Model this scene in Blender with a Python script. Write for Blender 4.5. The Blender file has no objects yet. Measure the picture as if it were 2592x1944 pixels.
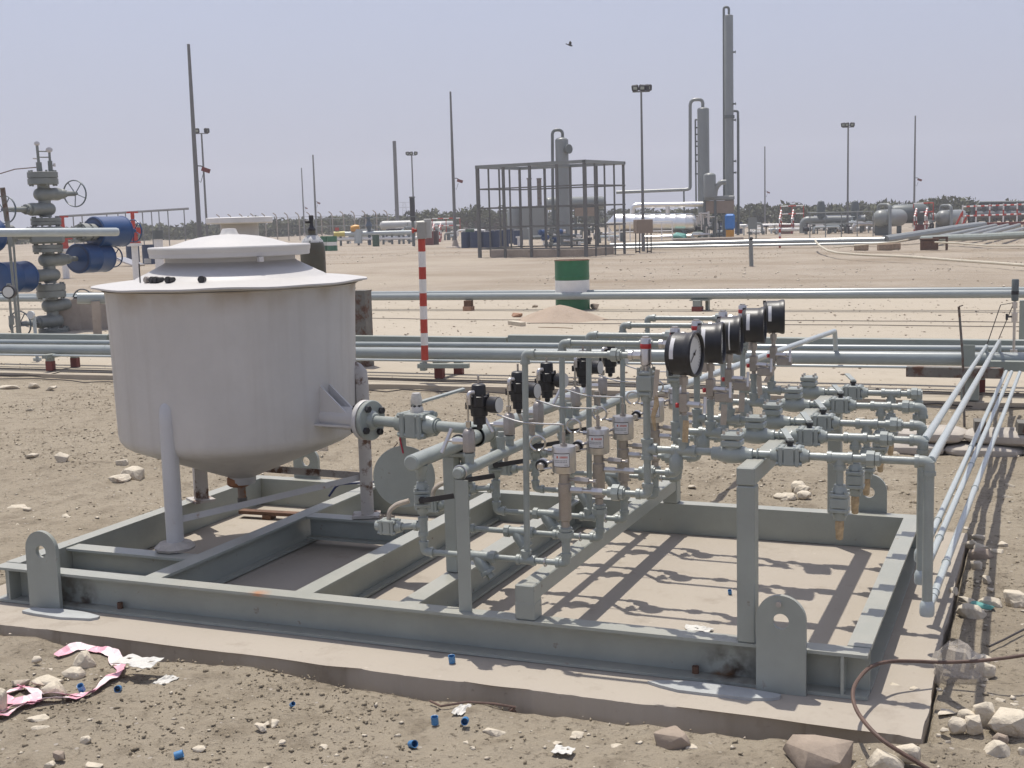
import bpy, bmesh, math, random
import numpy as np
from mathutils import Vector, Matrix
from math import sin, cos, pi, radians, sqrt, atan2

SC = bpy.context.scene
COL = SC.collection
random.seed(7)
rng = np.random.default_rng(11)

# ------------------------------------------------------------------ camera, sky, sun, exposure
W_, H_ = 2592.0, 1944.0                      # the photograph's own pixel grid, used for surveying
FPX = 3231.94
YAW, PITCH, ROLL = -.39396615, .12925969, -.02741887
CAM = Vector((4.0621, -4.0033, 1.63))
c_f = Vector((sin(YAW)*cos(PITCH), cos(YAW)*cos(PITCH), -sin(PITCH)))
c_r = Vector((cos(YAW), -sin(YAW), 0)); c_u = c_r.cross(c_f)
c_r, c_u = cos(ROLL)*c_r + sin(ROLL)*c_u, -sin(ROLL)*c_r + cos(ROLL)*c_u
cam = bpy.data.cameras.new('camera'); camo = bpy.data.objects.new('camera', cam); COL.objects.link(camo)
m = Matrix.Identity(4)
for i in range(3):
    m[i][0], m[i][1], m[i][2], m[i][3] = c_r[i], c_u[i], -c_f[i], CAM[i]
camo.matrix_world = m
cam.sensor_width = 36; cam.lens = FPX/W_*36; cam.clip_end = 6000; cam.clip_start = .05
SC.camera = camo

SUN_DIR = Vector((-.215, .22, 1.0)).normalized()          # towards the sun
EXPOSURE = 0.30
HAZE = 0.0013
SUN_STRENGTH = 3.9
SKY_STRENGTH = 0.095
sun = bpy.data.lights.new('sun', 'SUN'); suno = bpy.data.objects.new('sun', sun); COL.objects.link(suno)
sun.energy = SUN_STRENGTH; sun.angle = radians(.55); sun.color = (1, .955, .88)
suno.rotation_euler = SUN_DIR.to_track_quat('Z', 'Y').to_euler(); suno.location = (0, 0, 30)
world = bpy.data.worlds.new('World'); SC.world = world; world.use_nodes = True
wn, wl = world.node_tree.nodes, world.node_tree.links
wn.clear()
sky = wn.new('ShaderNodeTexSky'); sky.sky_type = 'NISHITA'; sky.sun_disc = False
sky.sun_elevation = math.asin(SUN_DIR.z); sky.sun_rotation = atan2(SUN_DIR.x, SUN_DIR.y)
sky.altitude = 0; sky.air_density = 1.2; sky.dust_density = 4.0; sky.ozone_density = 2.0
hs = wn.new('ShaderNodeHueSaturation'); hs.inputs['Saturation'].default_value = .8
mixs = wn.new('ShaderNodeMix'); mixs.data_type = 'RGBA'; mixs.inputs[0].default_value = .62
mixs.inputs[7].default_value = (4.35, 4.85, 7.0, 1)        # even desert haze over the whole sky
bg = wn.new('ShaderNodeBackground'); bg.inputs['Strength'].default_value = SKY_STRENGTH
wo = wn.new('ShaderNodeOutputWorld')
wl.new(sky.outputs[0], hs.inputs['Color']); wl.new(hs.outputs[0], mixs.inputs[6])
wl.new(mixs.outputs[2], bg.inputs['Color']); wl.new(bg.outputs[0], wo.inputs['Surface'])
vs = SC.view_settings; vs.view_transform = 'Standard'; vs.look = 'None'; vs.gamma = 1; vs.use_curve_mapping = False
vs.exposure = EXPOSURE
SC.render.engine = 'CYCLES'
SC.cycles.max_bounces = 5; SC.cycles.diffuse_bounces = 3; SC.cycles.glossy_bounces = 3; SC.cycles.transparent_max_bounces = 6; SC.cycles.volume_bounces = 0; SC.cycles.use_denoising = True; SC.cycles.use_adaptive_sampling = True; SC.cycles.adaptive_threshold = .02

# ------------------------------------------------------------------ surveying: pixel of the photograph -> point of the place
def ray(x, y): return c_f + ((x-W_/2)/FPX)*c_r + ((H_/2-y)/FPX)*c_u
def on(x, y, ax, val):
    i = 'xyz'.index(ax); d = ray(x, y); return CAM + d*((val-CAM[i])/d[i])
def gp(x, y, z=0.0): return on(x, y, 'z', z)
def atd(x, dist, y=None):
    """ground point in the image column x at horizontal distance dist"""
    d = ray(x, 560 if y is None else y); h = Vector((d.x, d.y, 0)).normalized(); p = CAM + h*dist; return Vector((p.x, p.y, 0))
class Site:
    """a thing's own frame: x to the right across the line of sight, y away, z up; q() reads pixels on the plane through its base"""
    def __init__(s, P):
        s.P = Vector((P[0], P[1], P[2] if len(P) > 2 else 0)); h = s.P - CAM; h.z = 0
        s.dist = h.length; s.fy = h.normalized(); s.fx = Vector((s.fy.y, -s.fy.x, 0)); s.rz = atan2(-s.fy.x, s.fy.y); s.k = s.dist/FPX
    def q(s, px, py, dy=0):
        d = ray(px, py); t = (s.dist+dy)/d.dot(s.fy); p = CAM + d*t - s.P
        return Vector((p.dot(s.fx), dy, p.z))
    def x(s, px, py=600): return s.q(px, py).x
    def z(s, px, py): return s.q(px, py).z

# ------------------------------------------------------------------ mesh kit
class MB:
    def __init__(s): s.v = []; s.f = []
    def add(s, vs, fs):
        o = len(s.v); s.v += [Vector(v) for v in vs]; s.f += [tuple(i+o for i in f) for f in fs]; return s
    def box(s, c, sz, rz=0, R=None, ch=0):
        hx, hy, hz = sz[0]/2, sz[1]/2, sz[2]/2
        R = R or Matrix.Rotation(rz, 3, 'Z'); c = Vector(c); vs = []; fs = []
        if ch <= 0:
            for i in range(8): vs.append(c + R @ Vector((hx*(1 if i & 1 else -1), hy*(1 if i & 2 else -1), hz*(1 if i & 4 else -1))))
            fs = [(0,2,3,1),(4,5,7,6),(0,1,5,4),(2,6,7,3),(0,4,6,2),(1,3,7,5)]
        else:
            idx = {}
            for sx in (-1,1):
                for sy in (-1,1):
                    for sz_ in (-1,1):
                        for a in range(3):
                            p = [sx*(hx-ch), sy*(hy-ch), sz_*(hz-ch)]; p[a] = (sx*hx, sy*hy, sz_*hz)[a]
                            idx[sx,sy,sz_,a] = len(vs); vs.append(c + R @ Vector(p))
                        fs.append(tuple(idx[sx,sy,sz_,a] for a in range(3)))
            for a in range(3):
                b, d = (a+1) % 3, (a+2) % 3
                def key(sa, sb, sd, w):
                    k = [0,0,0]; k[a] = sa; k[b] = sb; k[d] = sd; return idx[k[0],k[1],k[2],w]
                for sa in (-1,1): fs.append((key(sa,-1,-1,a), key(sa,1,-1,a), key(sa,1,1,a), key(sa,-1,1,a)))
                for sb in (-1,1):
                    for sd in (-1,1): fs.append((key(-1,sb,sd,b), key(1,sb,sd,b), key(1,sb,sd,d), key(-1,sb,sd,d)))
        return s.add(vs, fs)
    def _fr(s, ax):
        ax = Vector(ax).normalized(); t = Vector((0,0,1)) if abs(ax.z) < .9 else Vector((1,0,0)); u = ax.cross(t).normalized(); return ax, u, ax.cross(u)
    def lathe(s, prof, base, axis=(0,0,1), n=16, cap=True, ph=0):
        ax, u, w = s._fr(axis); base = Vector(base); vs = []; fs = []
        for r, h in prof:
            for i in range(n):
                a = 2*pi*i/n+ph; vs.append(base + ax*h + (u*cos(a)+w*sin(a))*r)
        for j in range(len(prof)-1):
            for i in range(n): fs.append((j*n+i, j*n+(i+1) % n, (j+1)*n+(i+1) % n, (j+1)*n+i))
        if cap:
            if prof[0][0] > 1e-6: fs.append(tuple(range(n)))
            if prof[-1][0] > 1e-6: fs.append(tuple((len(prof)-1)*n+i for i in range(n)))
        return s.add(vs, fs)
    def cyl(s, a, b, r, r2=None, n=14, cap=True, ph=0):
        a = Vector(a); b = Vector(b); L = (b-a).length
        return s.lathe([(r,0),(r if r2 is None else r2, L)], a, b-a, n, cap, ph)
    def tube(s, pts, r, n=10, cap=True, closed=False):
        P = [Vector(p) for p in pts]; N = len(P); vs = []; fs = []; u = None
        rr = r if isinstance(r, (list, tuple)) else [r]*N
        for i in range(N):
            if closed: t = P[(i+1) % N]-P[i-1]
            else: t = P[min(i+1,N-1)]-P[max(i-1,0)]
            t.normalize()
            if u is None: _, u, _ = s._fr(t)
            u = (u - t*u.dot(t)); u.normalize(); w = t.cross(u)
            for k in range(n):
                a = 2*pi*k/n; vs.append(P[i] + (u*cos(a)+w*sin(a))*rr[i])
        M = N if closed else N-1
        for i in range(M):
            for k in range(n):
                j = (i+1) % N; fs.append((i*n+k, i*n+(k+1) % n, j*n+(k+1) % n, j*n+k))
        if cap and not closed: fs += [tuple(range(n)), tuple((N-1)*n+k for k in range(n))]
        return s.add(vs, fs)
    def ring(s, c, axis, R, r, n=24, m=6):
        ax, u, w = s._fr(axis); c = Vector(c)
        return s.tube([c+(u*cos(2*pi*i/n)+w*sin(2*pi*i/n))*R for i in range(n)], r, m, closed=True)
    def prism(s, poly, o, ux, uy, th):
        """outline poly in (ux,uy) pulled th along ux x uy"""
        o = Vector(o); ux = Vector(ux); uy = Vector(uy); nn = ux.cross(uy).normalized()*th; n = len(poly)
        vs = [o+ux*p[0]+uy*p[1] for p in poly]; vs += [v+nn for v in vs]
        return s.add(vs, [tuple(range(n)), tuple(range(n,2*n))]+[(i,(i+1) % n,n+(i+1) % n,n+i) for i in range(n)])
    def plate_hole(s, outer, hole, o, ux, uy, th):
        """plate with one hole; both outlines have the same count and matching order"""
        o = Vector(o); ux = Vector(ux); uy = Vector(uy); nn = ux.cross(uy).normalized()*th; n = len(outer)
        A = [o+ux*p[0]+uy*p[1] for p in outer]; B = [o+ux*p[0]+uy*p[1] for p in hole]
        vs = A+B+[v+nn for v in A]+[v+nn for v in B]; fs = []
        for i in range(n):
            j = (i+1) % n
            fs += [(i,j,n+j,n+i),(2*n+i,2*n+j,3*n+j,3*n+i),(i,j,2*n+j,2*n+i),(n+i,n+j,3*n+j,3*n+i)]
        return s.add(vs, fs)
    def ibeam(s, a, b, h, w, tf=.011, tw=.009):
        """I section between a and b (top centre line); h deep"""
        a = Vector(a); b = Vector(b); t = (b-a).normalized(); sd = t.cross(Vector((0,0,1))).normalized()
        pr = [(-w/2,0),(w/2,0),(w/2,-tf),(tw/2,-tf),(tw/2,-h+tf),(w/2,-h+tf),(w/2,-h),(-w/2,-h),(-w/2,-h+tf),(-tw/2,-h+tf),(-tw/2,-tf),(-w/2,-tf)]
        n = len(pr); vs = [p+sd*x+Vector((0,0,z)) for p in (a,b) for x,z in pr]
        fs = [(i,(i+1) % n,n+(i+1) % n,n+i) for i in range(n)]
        for o in (0,n): fs += [(o,o+1,o+2,o+11),(o+2,o+3,o+10,o+11),(o+3,o+4,o+9,o+10),(o+4,o+5,o+8,o+9),(o+5,o+6,o+7,o+8)]
        return s.add(vs, fs)
    def moved(s, d): s.v = [v+Vector(d) for v in s.v]; return s
    def mesh(s, name, off=None, smooth=True, ang=35):
        me = bpy.data.meshes.new(name); o = off or Vector((0,0,0))
        me.from_pydata([tuple(v-o) for v in s.v], [], s.f); me.update()
        bm = bmesh.new(); bm.from_mesh(me); bmesh.ops.recalc_face_normals(bm, faces=bm.faces); bm.to_mesh(me); bm.free()
        if smooth:
            me.polygons.foreach_set('use_smooth', [True]*len(me.polygons)); me.set_sharp_from_angle(angle=radians(ang))
        return me

def tag(o, label=None, cat=None, group=None, kind=None):
    for k, v in (('label',label),('category',cat),('group',group),('kind',kind)):
        if v: o[k] = v
    return o
def thing(name, label, cat, loc=(0,0,0), rz=0, group=None):
    o = bpy.data.objects.new(name, None); COL.objects.link(o); o.location = loc; o.rotation_euler = (0,0,rz); o.empty_display_size = .1
    return tag(o, label, cat, group)
def put(name, mb, mt, parent=None, local=False, smooth=True, ang=35, label=None):
    """a mesh object; children of a thing are given in world coordinates unless local"""
    off = Vector((0,0,0))
    if parent is not None and not local:
        r = parent
        while r.parent: r = r.parent
        off = Vector(r.location)
    me = mb if isinstance(mb, bpy.types.Mesh) else mb.mesh(name, off, smooth, ang)
    if mt is not None: me.materials.clear(); me.materials.append(mt)
    o = bpy.data.objects.new(name, me); COL.objects.link(o); o.parent = parent
    if label: o['label'] = label
    return o
def solo(name, mb, mt, label, cat, group=None, smooth=True, ang=35, base=None):
    """a thing that is one mesh: origin moved to its base"""
    if base is None:
        vs = mb.v; base = Vector((sum(v.x for v in vs)/len(vs), sum(v.y for v in vs)/len(vs), min(v.z for v in vs)))
    me = mb.mesh(name, base, smooth, ang); me.materials.append(mt)
    o = bpy.data.objects.new(name, me); COL.objects.link(o); o.location = base
    return tag(o, label, cat, group)
def kids(o): return [c for c in bpy.data.objects if c.parent == o]
def copy_tree(o, parent=None):
    c = o.copy(); COL.objects.link(c); c.parent = parent
    for ch in kids(o): copy_tree(ch, c)
    return c

# ------------------------------------------------------------------ materials
def pm(name, col, rough=.5, metal=0, var=.10, scale=9, bump=0, bscale=60, spots=None, spots_amt=.58, sscale=14, spec=.5, dust=0, coat=0):
    """procedural paint/metal/plastic: two-scale tone change, optional worn spots, dust on upward faces, fine relief"""
    mt = bpy.data.materials.new(name); mt.use_nodes = True; nt = mt.node_tree; N, L = nt.nodes, nt.links
    b = N['Principled BSDF']; b.inputs['Roughness'].default_value = rough; b.inputs['Metallic'].default_value = metal
    b.inputs['Specular IOR Level'].default_value = spec; b.inputs['Coat Weight'].default_value = coat
    tc = N.new('ShaderNodeTexCoord')
    no = N.new('ShaderNodeTexNoise'); no.inputs['Scale'].default_value = scale; no.inputs['Detail'].default_value = 6; no.inputs['Roughness'].default_value = .65
    L.new(tc.outputs['Object'], no.inputs['Vector'])
    mr = N.new('ShaderNodeMapRange'); mr.inputs[1].default_value = .3; mr.inputs[2].default_value = .7; mr.inputs[3].default_value = 1-var; mr.inputs[4].default_value = 1+var
    L.new(no.outputs['Fac'], mr.inputs[0])
    mx = N.new('ShaderNodeMix'); mx.data_type = 'RGBA'; mx.blend_type = 'MULTIPLY'; mx.inputs[0].default_value = 1
    mx.inputs[6].default_value = (*col, 1); L.new(mr.outputs[0], mx.inputs[7]); out = mx.outputs[2]
    if spots:
        n2 = N.new('ShaderNodeTexNoise'); n2.inputs['Scale'].default_value = sscale; n2.inputs['Detail'].default_value = 8; n2.inputs['Roughness'].default_value = .7
        L.new(tc.outputs['Object'], n2.inputs['Vector'])
        m2 = N.new('ShaderNodeMapRange'); m2.inputs[1].default_value = spots_amt; m2.inputs[2].default_value = spots_amt+.09
        L.new(n2.outputs['Fac'], m2.inputs[0])
        x2 = N.new('ShaderNodeMix'); x2.data_type = 'RGBA'; L.new(m2.outputs[0], x2.inputs[0]); L.new(out, x2.inputs[6]); x2.inputs[7].default_value = (*spots, 1); out = x2.outputs[2]
        r2 = N.new('ShaderNodeMix'); r2.inputs[2].default_value = rough; r2.inputs[3].default_value = .85; L.new(m2.outputs[0], r2.inputs[0]); L.new(r2.outputs[0], b.inputs['Roughness'])
    if dust > 0:
        ge = N.new('ShaderNodeNewGeometry'); sx = N.new('ShaderNodeSeparateXYZ'); L.new(ge.outputs['Normal'], sx.inputs[0])
        m3 = N.new('ShaderNodeMapRange'); m3.inputs[1].default_value = .5; m3.inputs[2].default_value = 1; m3.inputs[4].default_value = dust; L.new(sx.outputs[2], m3.inputs[0])
        mu = N.new('ShaderNodeMath'); mu.operation = 'MULTIPLY'; L.new(m3.outputs[0], mu.inputs[0]); L.new(no.outputs['Fac'], mu.inputs[1])
        x3 = N.new('ShaderNodeMix'); x3.data_type = 'RGBA'; L.new(mu.outputs[0], x3.inputs[0]); L.new(out, x3.inputs[6]); x3.inputs[7].default_value = (.42,.34,.26,1); out = x3.outputs[2]
    L.new(out, b.inputs['Base Color'])
    if bump:
        n3 = N.new('ShaderNodeTexNoise'); n3.inputs['Scale'].default_value = bscale; n3.inputs['Detail'].default_value = 4
        L.new(tc.outputs['Object'], n3.inputs['Vector'])
        bp = N.new('ShaderNodeBump'); bp.inputs['Strength'].default_value = bump; bp.inputs['Distance'].default_value = .01; L.new(n3.outputs['Fac'], bp.inputs['Height']); L.new(bp.outputs[0], b.inputs['Normal'])
    return mt
RUST = (.125,.065,.038)
M = {}
M['paint'] = pm('grey_paint', (.292,.312,.280), .38, 0, .10, 4, .06, 90, spots=(.17,.115,.08), spots_amt=.64, sscale=16, dust=.45)
M['pipe'] = pm('pipe_paint', (.292,.318,.292), .30, 0, .09, 14, .06, 120, spots=(.22,.165,.12), spots_amt=.67, sscale=22, dust=.2)
M['pale_pipe'] = pm('pale_pipe_paint', (.40,.44,.435), .26, 0, .06, 10, .03, 90, dust=.25)
M['line'] = pm('pipeline_paint', (.27,.30,.295), .25, 0, .08, 2.5, .03, 60, spots=(.28,.22,.16), spots_amt=.69, sscale=4, dust=.25)
M['line2'] = pm('green_grey_paint', (.245,.275,.245), .45, 0, .1, 3, dust=.3)
M['grp'] = pm('fibreglass', (.495,.478,.455), .5, 0, .04, 5, .10, 45, spots=(.36,.30,.24), spots_amt=.70, sscale=7, dust=.12)
M['grpwall'] = None
M['white'] = pm('white_paint', (.72,.70,.66), .5, 0, .06, 8, .03)
M['leg'] = pm('leg_paint', (.50,.49,.475), .5, 0, .06, 9, .04, 60, spots=(.30,.17,.09), spots_amt=.63, sscale=8)
M['rustleg'] = pm('rusty_leg_paint', (.45,.42,.385), .6, 0, .1, 9, .06, 60, spots=RUST, spots_amt=.5, sscale=9)
M['rust'] = pm('rust', RUST, .85, 0, .35, 18, .25, 80)
M['rustpost'] = pm('rusty_grey', (.16,.15,.13), .8, 0, .2, 12, .12, 70, spots=(.105,.055,.035), spots_amt=.5, sscale=9)
M['steel'] = pm('stainless', (.56,.53,.50), .3, .85, .06, 20, .02, 120)
M['bronze'] = pm('weathered_steel', (.36,.325,.29), .38, .6, .12, 25, .03, 120)
M['chrome'] = pm('bright_tube', (.50,.48,.45), .24, .95, .05)
M['black'] = pm('black_plastic', (.016,.016,.018), .42, 0, .1, 20, .04, 150, dust=.12)
M['dark'] = pm('dark_metal', (.035,.034,.036), .5, .2, .1, 20, .05, 120, dust=.1)
M['redband'] = pm('red_tape', (.42,.03,.03), .5, 0, .1)
M['redpost'] = pm('red_paint', (.44,.05,.03), .5, 0, .16, 9, dust=.2)
M['redbase'] = pm('red_oxide', (.16,.035,.028), .6, 0, .15, 8, dust=.2)
M['blue'] = pm('blue_actuator', (.012,.054,.16), .38, 0, .1, 6, dust=.25)
M['bluedrum'] = pm('blue_drum', (.016,.035,.085), .5, 0, .15, 5, dust=.15)
M['green'] = pm('green_drum', (.016,.13,.055), .42, 0, .12, 6, dust=.15, spots=(.10,.06,.03), spots_amt=.7)
M['dkgreen'] = pm('dark_green', (.02,.065,.03), .5, 0, .15, 6)
M['tape'] = pm('caution_tape', (.78,.62,.62), .45, 0, .1, 40)
M['tapered'] = pm('caution_tape_pink', (.72,.36,.42), .45, 0, .15, 40)
M['cap'] = pm('blue_cap', (.06,.20,.40), .4, 0, .12, 60)
M['tag'] = pm('paper_tag', (.42,.31,.18), .8, 0, .3, 60, .1, 200)
M['card'] = pm('card_tag', (.42,.36,.29), .8, 0, .12, 30)
M['label'] = pm('white_label', (.62,.61,.60), .6, 0, .08, 60)
M['dial'] = pm('dial_face', (.55,.55,.52), .5, 0, .04)
M['alu'] = pm('aluminium_cladding', (.84,.82,.77), .34, 1, .05, 4, .02, 8)
M['vessel'] = pm('vessel_paint', (.215,.228,.215), .4, 0, .06, 1.2, dust=.15)
M['vesseldk'] = pm('vessel_grey', (.115,.13,.125), .5, 0, .08, 1.5)
M['mast'] = pm('galvanised', (.17,.17,.165), .6, .1, .12, 2)
M['cage'] = pm('cage_steel', (.135,.135,.127), .6, .1, .15, 3, dust=.3)
M['concrete'] = pm('old_concrete', (.34,.29,.24), .9, 0, .14, 4, .25, 50, spots=(.25,.21,.17), spots_amt=.6, sscale=6)
M['brownbox'] = pm('tan_panel', (.26,.20,.15), .6, 0, .08, 3)
M['brick'] = pm('brick', (.34,.20,.13), .9, 0, .2, 20, .2, 80)
M['wood'] = pm('old_wood', (.30,.22,.15), .9, 0, .25, 12, .2, 60)
M['rock'] = pm('limestone', (.53,.465,.362), .9, 0, .22, 14, .8, 55, spots=(.30,.23,.17), spots_amt=.56, sscale=6)
M['rockdk'] = pm('brown_stone', (.30,.24,.185), .9, 0, .18, 9, .35, 40)
M['paper'] = pm('white_paper', (.56,.54,.49), .8, 0, .08, 20)
M['bark'] = pm('bark', (.11,.085,.06), .9, 0, .2, 6)
M['orange'] = pm('yellow_orange_paint', (.55,.26,.02), .45, 0, .1, 6)
M['yellow'] = pm('yellow_paint', (.50,.42,.10), .5, 0, .1, 6)
M['brightblue'] = pm('bright_blue_plastic', (.02,.17,.50), .45, 0, .08, 4)
M['teal'] = pm('teal_plastic', (.10,.30,.26), .6, 0, .15, 12)
M['hose'] = pm('cream_hose', (.52,.47,.36), .5, 0, .08, 4)
M['sacks'] = pm('cement_sack', (.40,.36,.31), .9, 0, .12, 6, .2, 40)
M['wire'] = pm('dark_wire', (.05,.04,.035), .6, 0, .2)
M['rustwire'] = pm('rusty_wire', (.115,.07,.052), .7, 0, .25, 20)
M['mortar'] = pm('mortar_pat', (.42,.38,.33), .9, 0, .15, 20, .3, 80)
M['olive'] = pm('olive_cylinder', (.085,.078,.052), .45, 0, .2, 6, spots=(.10,.075,.05), spots_amt=.58)
M['putty'] = pm('grey_grout', (.36,.37,.36), .8, 0, .1, 12, .1, 40)

def stain(mt, spots_):
    """rust runs with a place of their own on one part: (object point, radius, colour)"""
    nt = mt.node_tree; N, L = nt.nodes, nt.links; b = N['Principled BSDF']; src = b.inputs['Base Color'].links[0].from_socket
    tc = N.new('ShaderNodeTexCoord'); no = N.new('ShaderNodeTexNoise'); no.inputs['Scale'].default_value = 22; no.inputs['Detail'].default_value = 7; L.new(tc.outputs['Object'], no.inputs['Vector'])
    for pt, r, col in spots_:
        vd = N.new('ShaderNodeVectorMath'); vd.operation = 'DISTANCE'; L.new(tc.outputs['Object'], vd.inputs[0]); vd.inputs[1].default_value = pt
        mr = N.new('ShaderNodeMapRange'); mr.inputs[1].default_value = r; mr.inputs[2].default_value = r*.15; mr.inputs[3].default_value = 0; mr.inputs[4].default_value = 1; L.new(vd.outputs['Value'], mr.inputs[0])
        mu = N.new('ShaderNodeMath'); mu.operation = 'MULTIPLY'; L.new(mr.outputs[0], mu.inputs[0]); m2 = N.new('ShaderNodeMapRange'); m2.inputs[1].default_value = .35; m2.inputs[2].default_value = .62; L.new(no.outputs['Fac'], m2.inputs[0]); L.new(m2.outputs[0], mu.inputs[1])
        x = N.new('ShaderNodeMix'); x.data_type = 'RGBA'; L.new(mu.outputs[0], x.inputs[0]); L.new(src, x.inputs[6]); x.inputs[7].default_value = (*col,1); src = x.outputs[2]
    L.new(src, b.inputs['Base Color']); return mt
def streaks(mt, amount, zdirt=None):
    """runs down the wall and grime under a rim at object height zdirt"""
    nt = mt.node_tree; N, L = nt.nodes, nt.links; b = N['Principled BSDF']; src = b.inputs['Base Color'].links[0].from_socket
    tc = N.new('ShaderNodeTexCoord'); mp = N.new('ShaderNodeMapping'); mp.inputs['Scale'].default_value = (16,16,.9); L.new(tc.outputs['Object'], mp.inputs['Vector'])
    no = N.new('ShaderNodeTexNoise'); no.inputs['Scale'].default_value = 1; no.inputs['Detail'].default_value = 6; L.new(mp.outputs[0], no.inputs['Vector'])
    mr = N.new('ShaderNodeMapRange'); mr.inputs[1].default_value = .5; mr.inputs[2].default_value = .72; mr.inputs[4].default_value = amount; L.new(no.outputs['Fac'], mr.inputs[0])
    x = N.new('ShaderNodeMix'); x.data_type = 'RGBA'; L.new(mr.outputs[0], x.inputs[0]); L.new(src, x.inputs[6]); x.inputs[7].default_value = (.30,.265,.22,1); src = x.outputs[2]
    if zdirt:
        sx = N.new('ShaderNodeSeparateXYZ'); L.new(tc.outputs['Object'], sx.inputs[0]); m2 = N.new('ShaderNodeMapRange'); m2.inputs[1].default_value = zdirt-.09; m2.inputs[2].default_value = zdirt; L.new(sx.outputs[2], m2.inputs[0])
        n2 = N.new('ShaderNodeTexNoise'); n2.inputs['Scale'].default_value = 6; n2.inputs['Detail'].default_value = 8; L.new(tc.outputs['Object'], n2.inputs['Vector']); m3 = N.new('ShaderNodeMapRange'); m3.inputs[1].default_value = .42; m3.inputs[2].default_value = .68; m3.inputs[4].default_value = .75; L.new(n2.outputs['Fac'], m3.inputs[0])
        mu = N.new('ShaderNodeMath'); mu.operation = 'MULTIPLY'; L.new(m2.outputs[0], mu.inputs[0]); L.new(m3.outputs[0], mu.inputs[1])
        x = N.new('ShaderNodeMix'); x.data_type = 'RGBA'; L.new(mu.outputs[0], x.inputs[0]); L.new(src, x.inputs[6]); x.inputs[7].default_value = (.30,.235,.165,1); src = x.outputs[2]
    L.new(src, b.inputs['Base Color']); return mt
def ground_mat(name, base, dark, light, pebble=.5, rough=.95, bstr=.5, far=False):
    mt = bpy.data.materials.new(name); mt.use_nodes = True; nt = mt.node_tree; N, L = nt.nodes, nt.links
    b = N['Principled BSDF']; b.inputs['Roughness'].default_value = rough; b.inputs['Specular IOR Level'].default_value = .2
    tc = N.new('ShaderNodeTexCoord')
    def noise(sc, det=6, ro=.6):
        n = N.new('ShaderNodeTexNoise'); n.inputs['Scale'].default_value = sc; n.inputs['Detail'].default_value = det; n.inputs['Roughness'].default_value = ro; L.new(tc.outputs['Object'], n.inputs['Vector']); return n
    def ramp(src, a, b_):
        r = N.new('ShaderNodeMapRange'); r.inputs[1].default_value = a; r.inputs[2].default_value = b_; L.new(src, r.inputs[0]); return r.outputs[0]
    def mix(f, a, b_):
        x = N.new('ShaderNodeMix'); x.data_type = 'RGBA'; L.new(f, x.inputs[0])
        for k, c in ((6,a),(7,b_)):
            if isinstance(c, tuple): x.inputs[k].default_value = (*c,1)
            else: L.new(c, x.inputs[k])
        return x.outputs[2]
    n1 = noise(.55, 8, .65); n2 = noise(5, 8, .7); n3 = noise(38, 6, .7); n4 = noise(.09, 5, .6)
    c = mix(ramp(n1.outputs['Fac'], .38, .62), base, light)
    c = mix(ramp(n4.outputs['Fac'], .42, .6), c, tuple(.5*(x+y) for x, y in zip(base, light)))
    c = mix(ramp(n2.outputs['Fac'], .50 if far else .55, .68 if far else .78), c, dark)
    f3 = ramp(n3.outputs['Fac'], .55 if far else .63, .66 if far else .76); c = mix(f3, c, tuple(x*.66 for x in dark))
    if far:      # the levelled sand beyond the apron is paler than the dug soil round the skid
        sxy = N.new('ShaderNodeSeparateXYZ'); L.new(tc.outputs['Object'], sxy.inputs[0])
        mp = N.new('ShaderNodeMapping'); mp.inputs['Scale'].default_value = (.05,.22,1); mp.inputs['Rotation'].default_value = (0,0,.18); L.new(tc.outputs['Object'], mp.inputs['Vector'])
        band = N.new('ShaderNodeTexNoise'); band.inputs['Scale'].default_value = 1; band.inputs['Detail'].default_value = 7; band.inputs['Roughness'].default_value = .62; L.new(mp.outputs[0], band.inputs['Vector'])
        fr = ramp(sxy.outputs[1], 6.0, 16.0)
        fs = mix(ramp(n1.outputs['Fac'], .36, .64), (.294,.244,.188), (.344,.294,.234)); fs = mix(ramp(n2.outputs['Fac'], .56, .78), fs, (.235,.19,.143)); fs = mix(ramp(band.outputs['Fac'], .47, .62), fs, (.255,.205,.150)); fs = mix(ramp(n4.outputs['Fac'], .52, .62), fs, (.352,.300,.235))
        c = mix(fr, c, fs)
    vo = N.new('ShaderNodeTexVoronoi'); vo.inputs['Scale'].default_value = 42; L.new(tc.outputs['Object'], vo.inputs['Vector'])
    pick = N.new('ShaderNodeSeparateColor'); L.new(vo.outputs['Color'], pick.inputs[0])
    g1 = N.new('ShaderNodeMath'); g1.operation = 'GREATER_THAN'; g1.inputs[1].default_value = 1-.10*pebble; L.new(pick.outputs[0], g1.inputs[0])
    g2 = N.new('ShaderNodeMath'); g2.operation = 'LESS_THAN'; g2.inputs[1].default_value = .30; L.new(vo.outputs['Distance'], g2.inputs[0])
    g3 = N.new('ShaderNodeMath'); g3.operation = 'MULTIPLY'; L.new(g1.outputs[0], g3.inputs[0]); L.new(g2.outputs[0], g3.inputs[1])
    c = mix(g3.outputs[0], c, (.42,.37,.31))
    L.new(c, b.inputs['Base Color'])
    ad = N.new('ShaderNodeMath'); ad.operation = 'MULTIPLY_ADD'; ad.inputs[1].default_value = .5; L.new(n3.outputs['Fac'], ad.inputs[0]); L.new(n2.outputs['Fac'], ad.inputs[2])
    n6 = noise(130, 4, .7); ad3 = N.new('ShaderNodeMath'); ad3.operation = 'MULTIPLY_ADD'; ad3.inputs[1].default_value = .22; L.new(n6.outputs['Fac'], ad3.inputs[0]); L.new(ad.outputs[0], ad3.inputs[2]); ad = ad3
    ad2 = N.new('ShaderNodeMath'); ad2.operation = 'MULTIPLY_ADD'; ad2.inputs[1].default_value = .6; L.new(g3.outputs[0], ad2.inputs[0]); L.new(ad.outputs[0], ad2.inputs[2])
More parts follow.
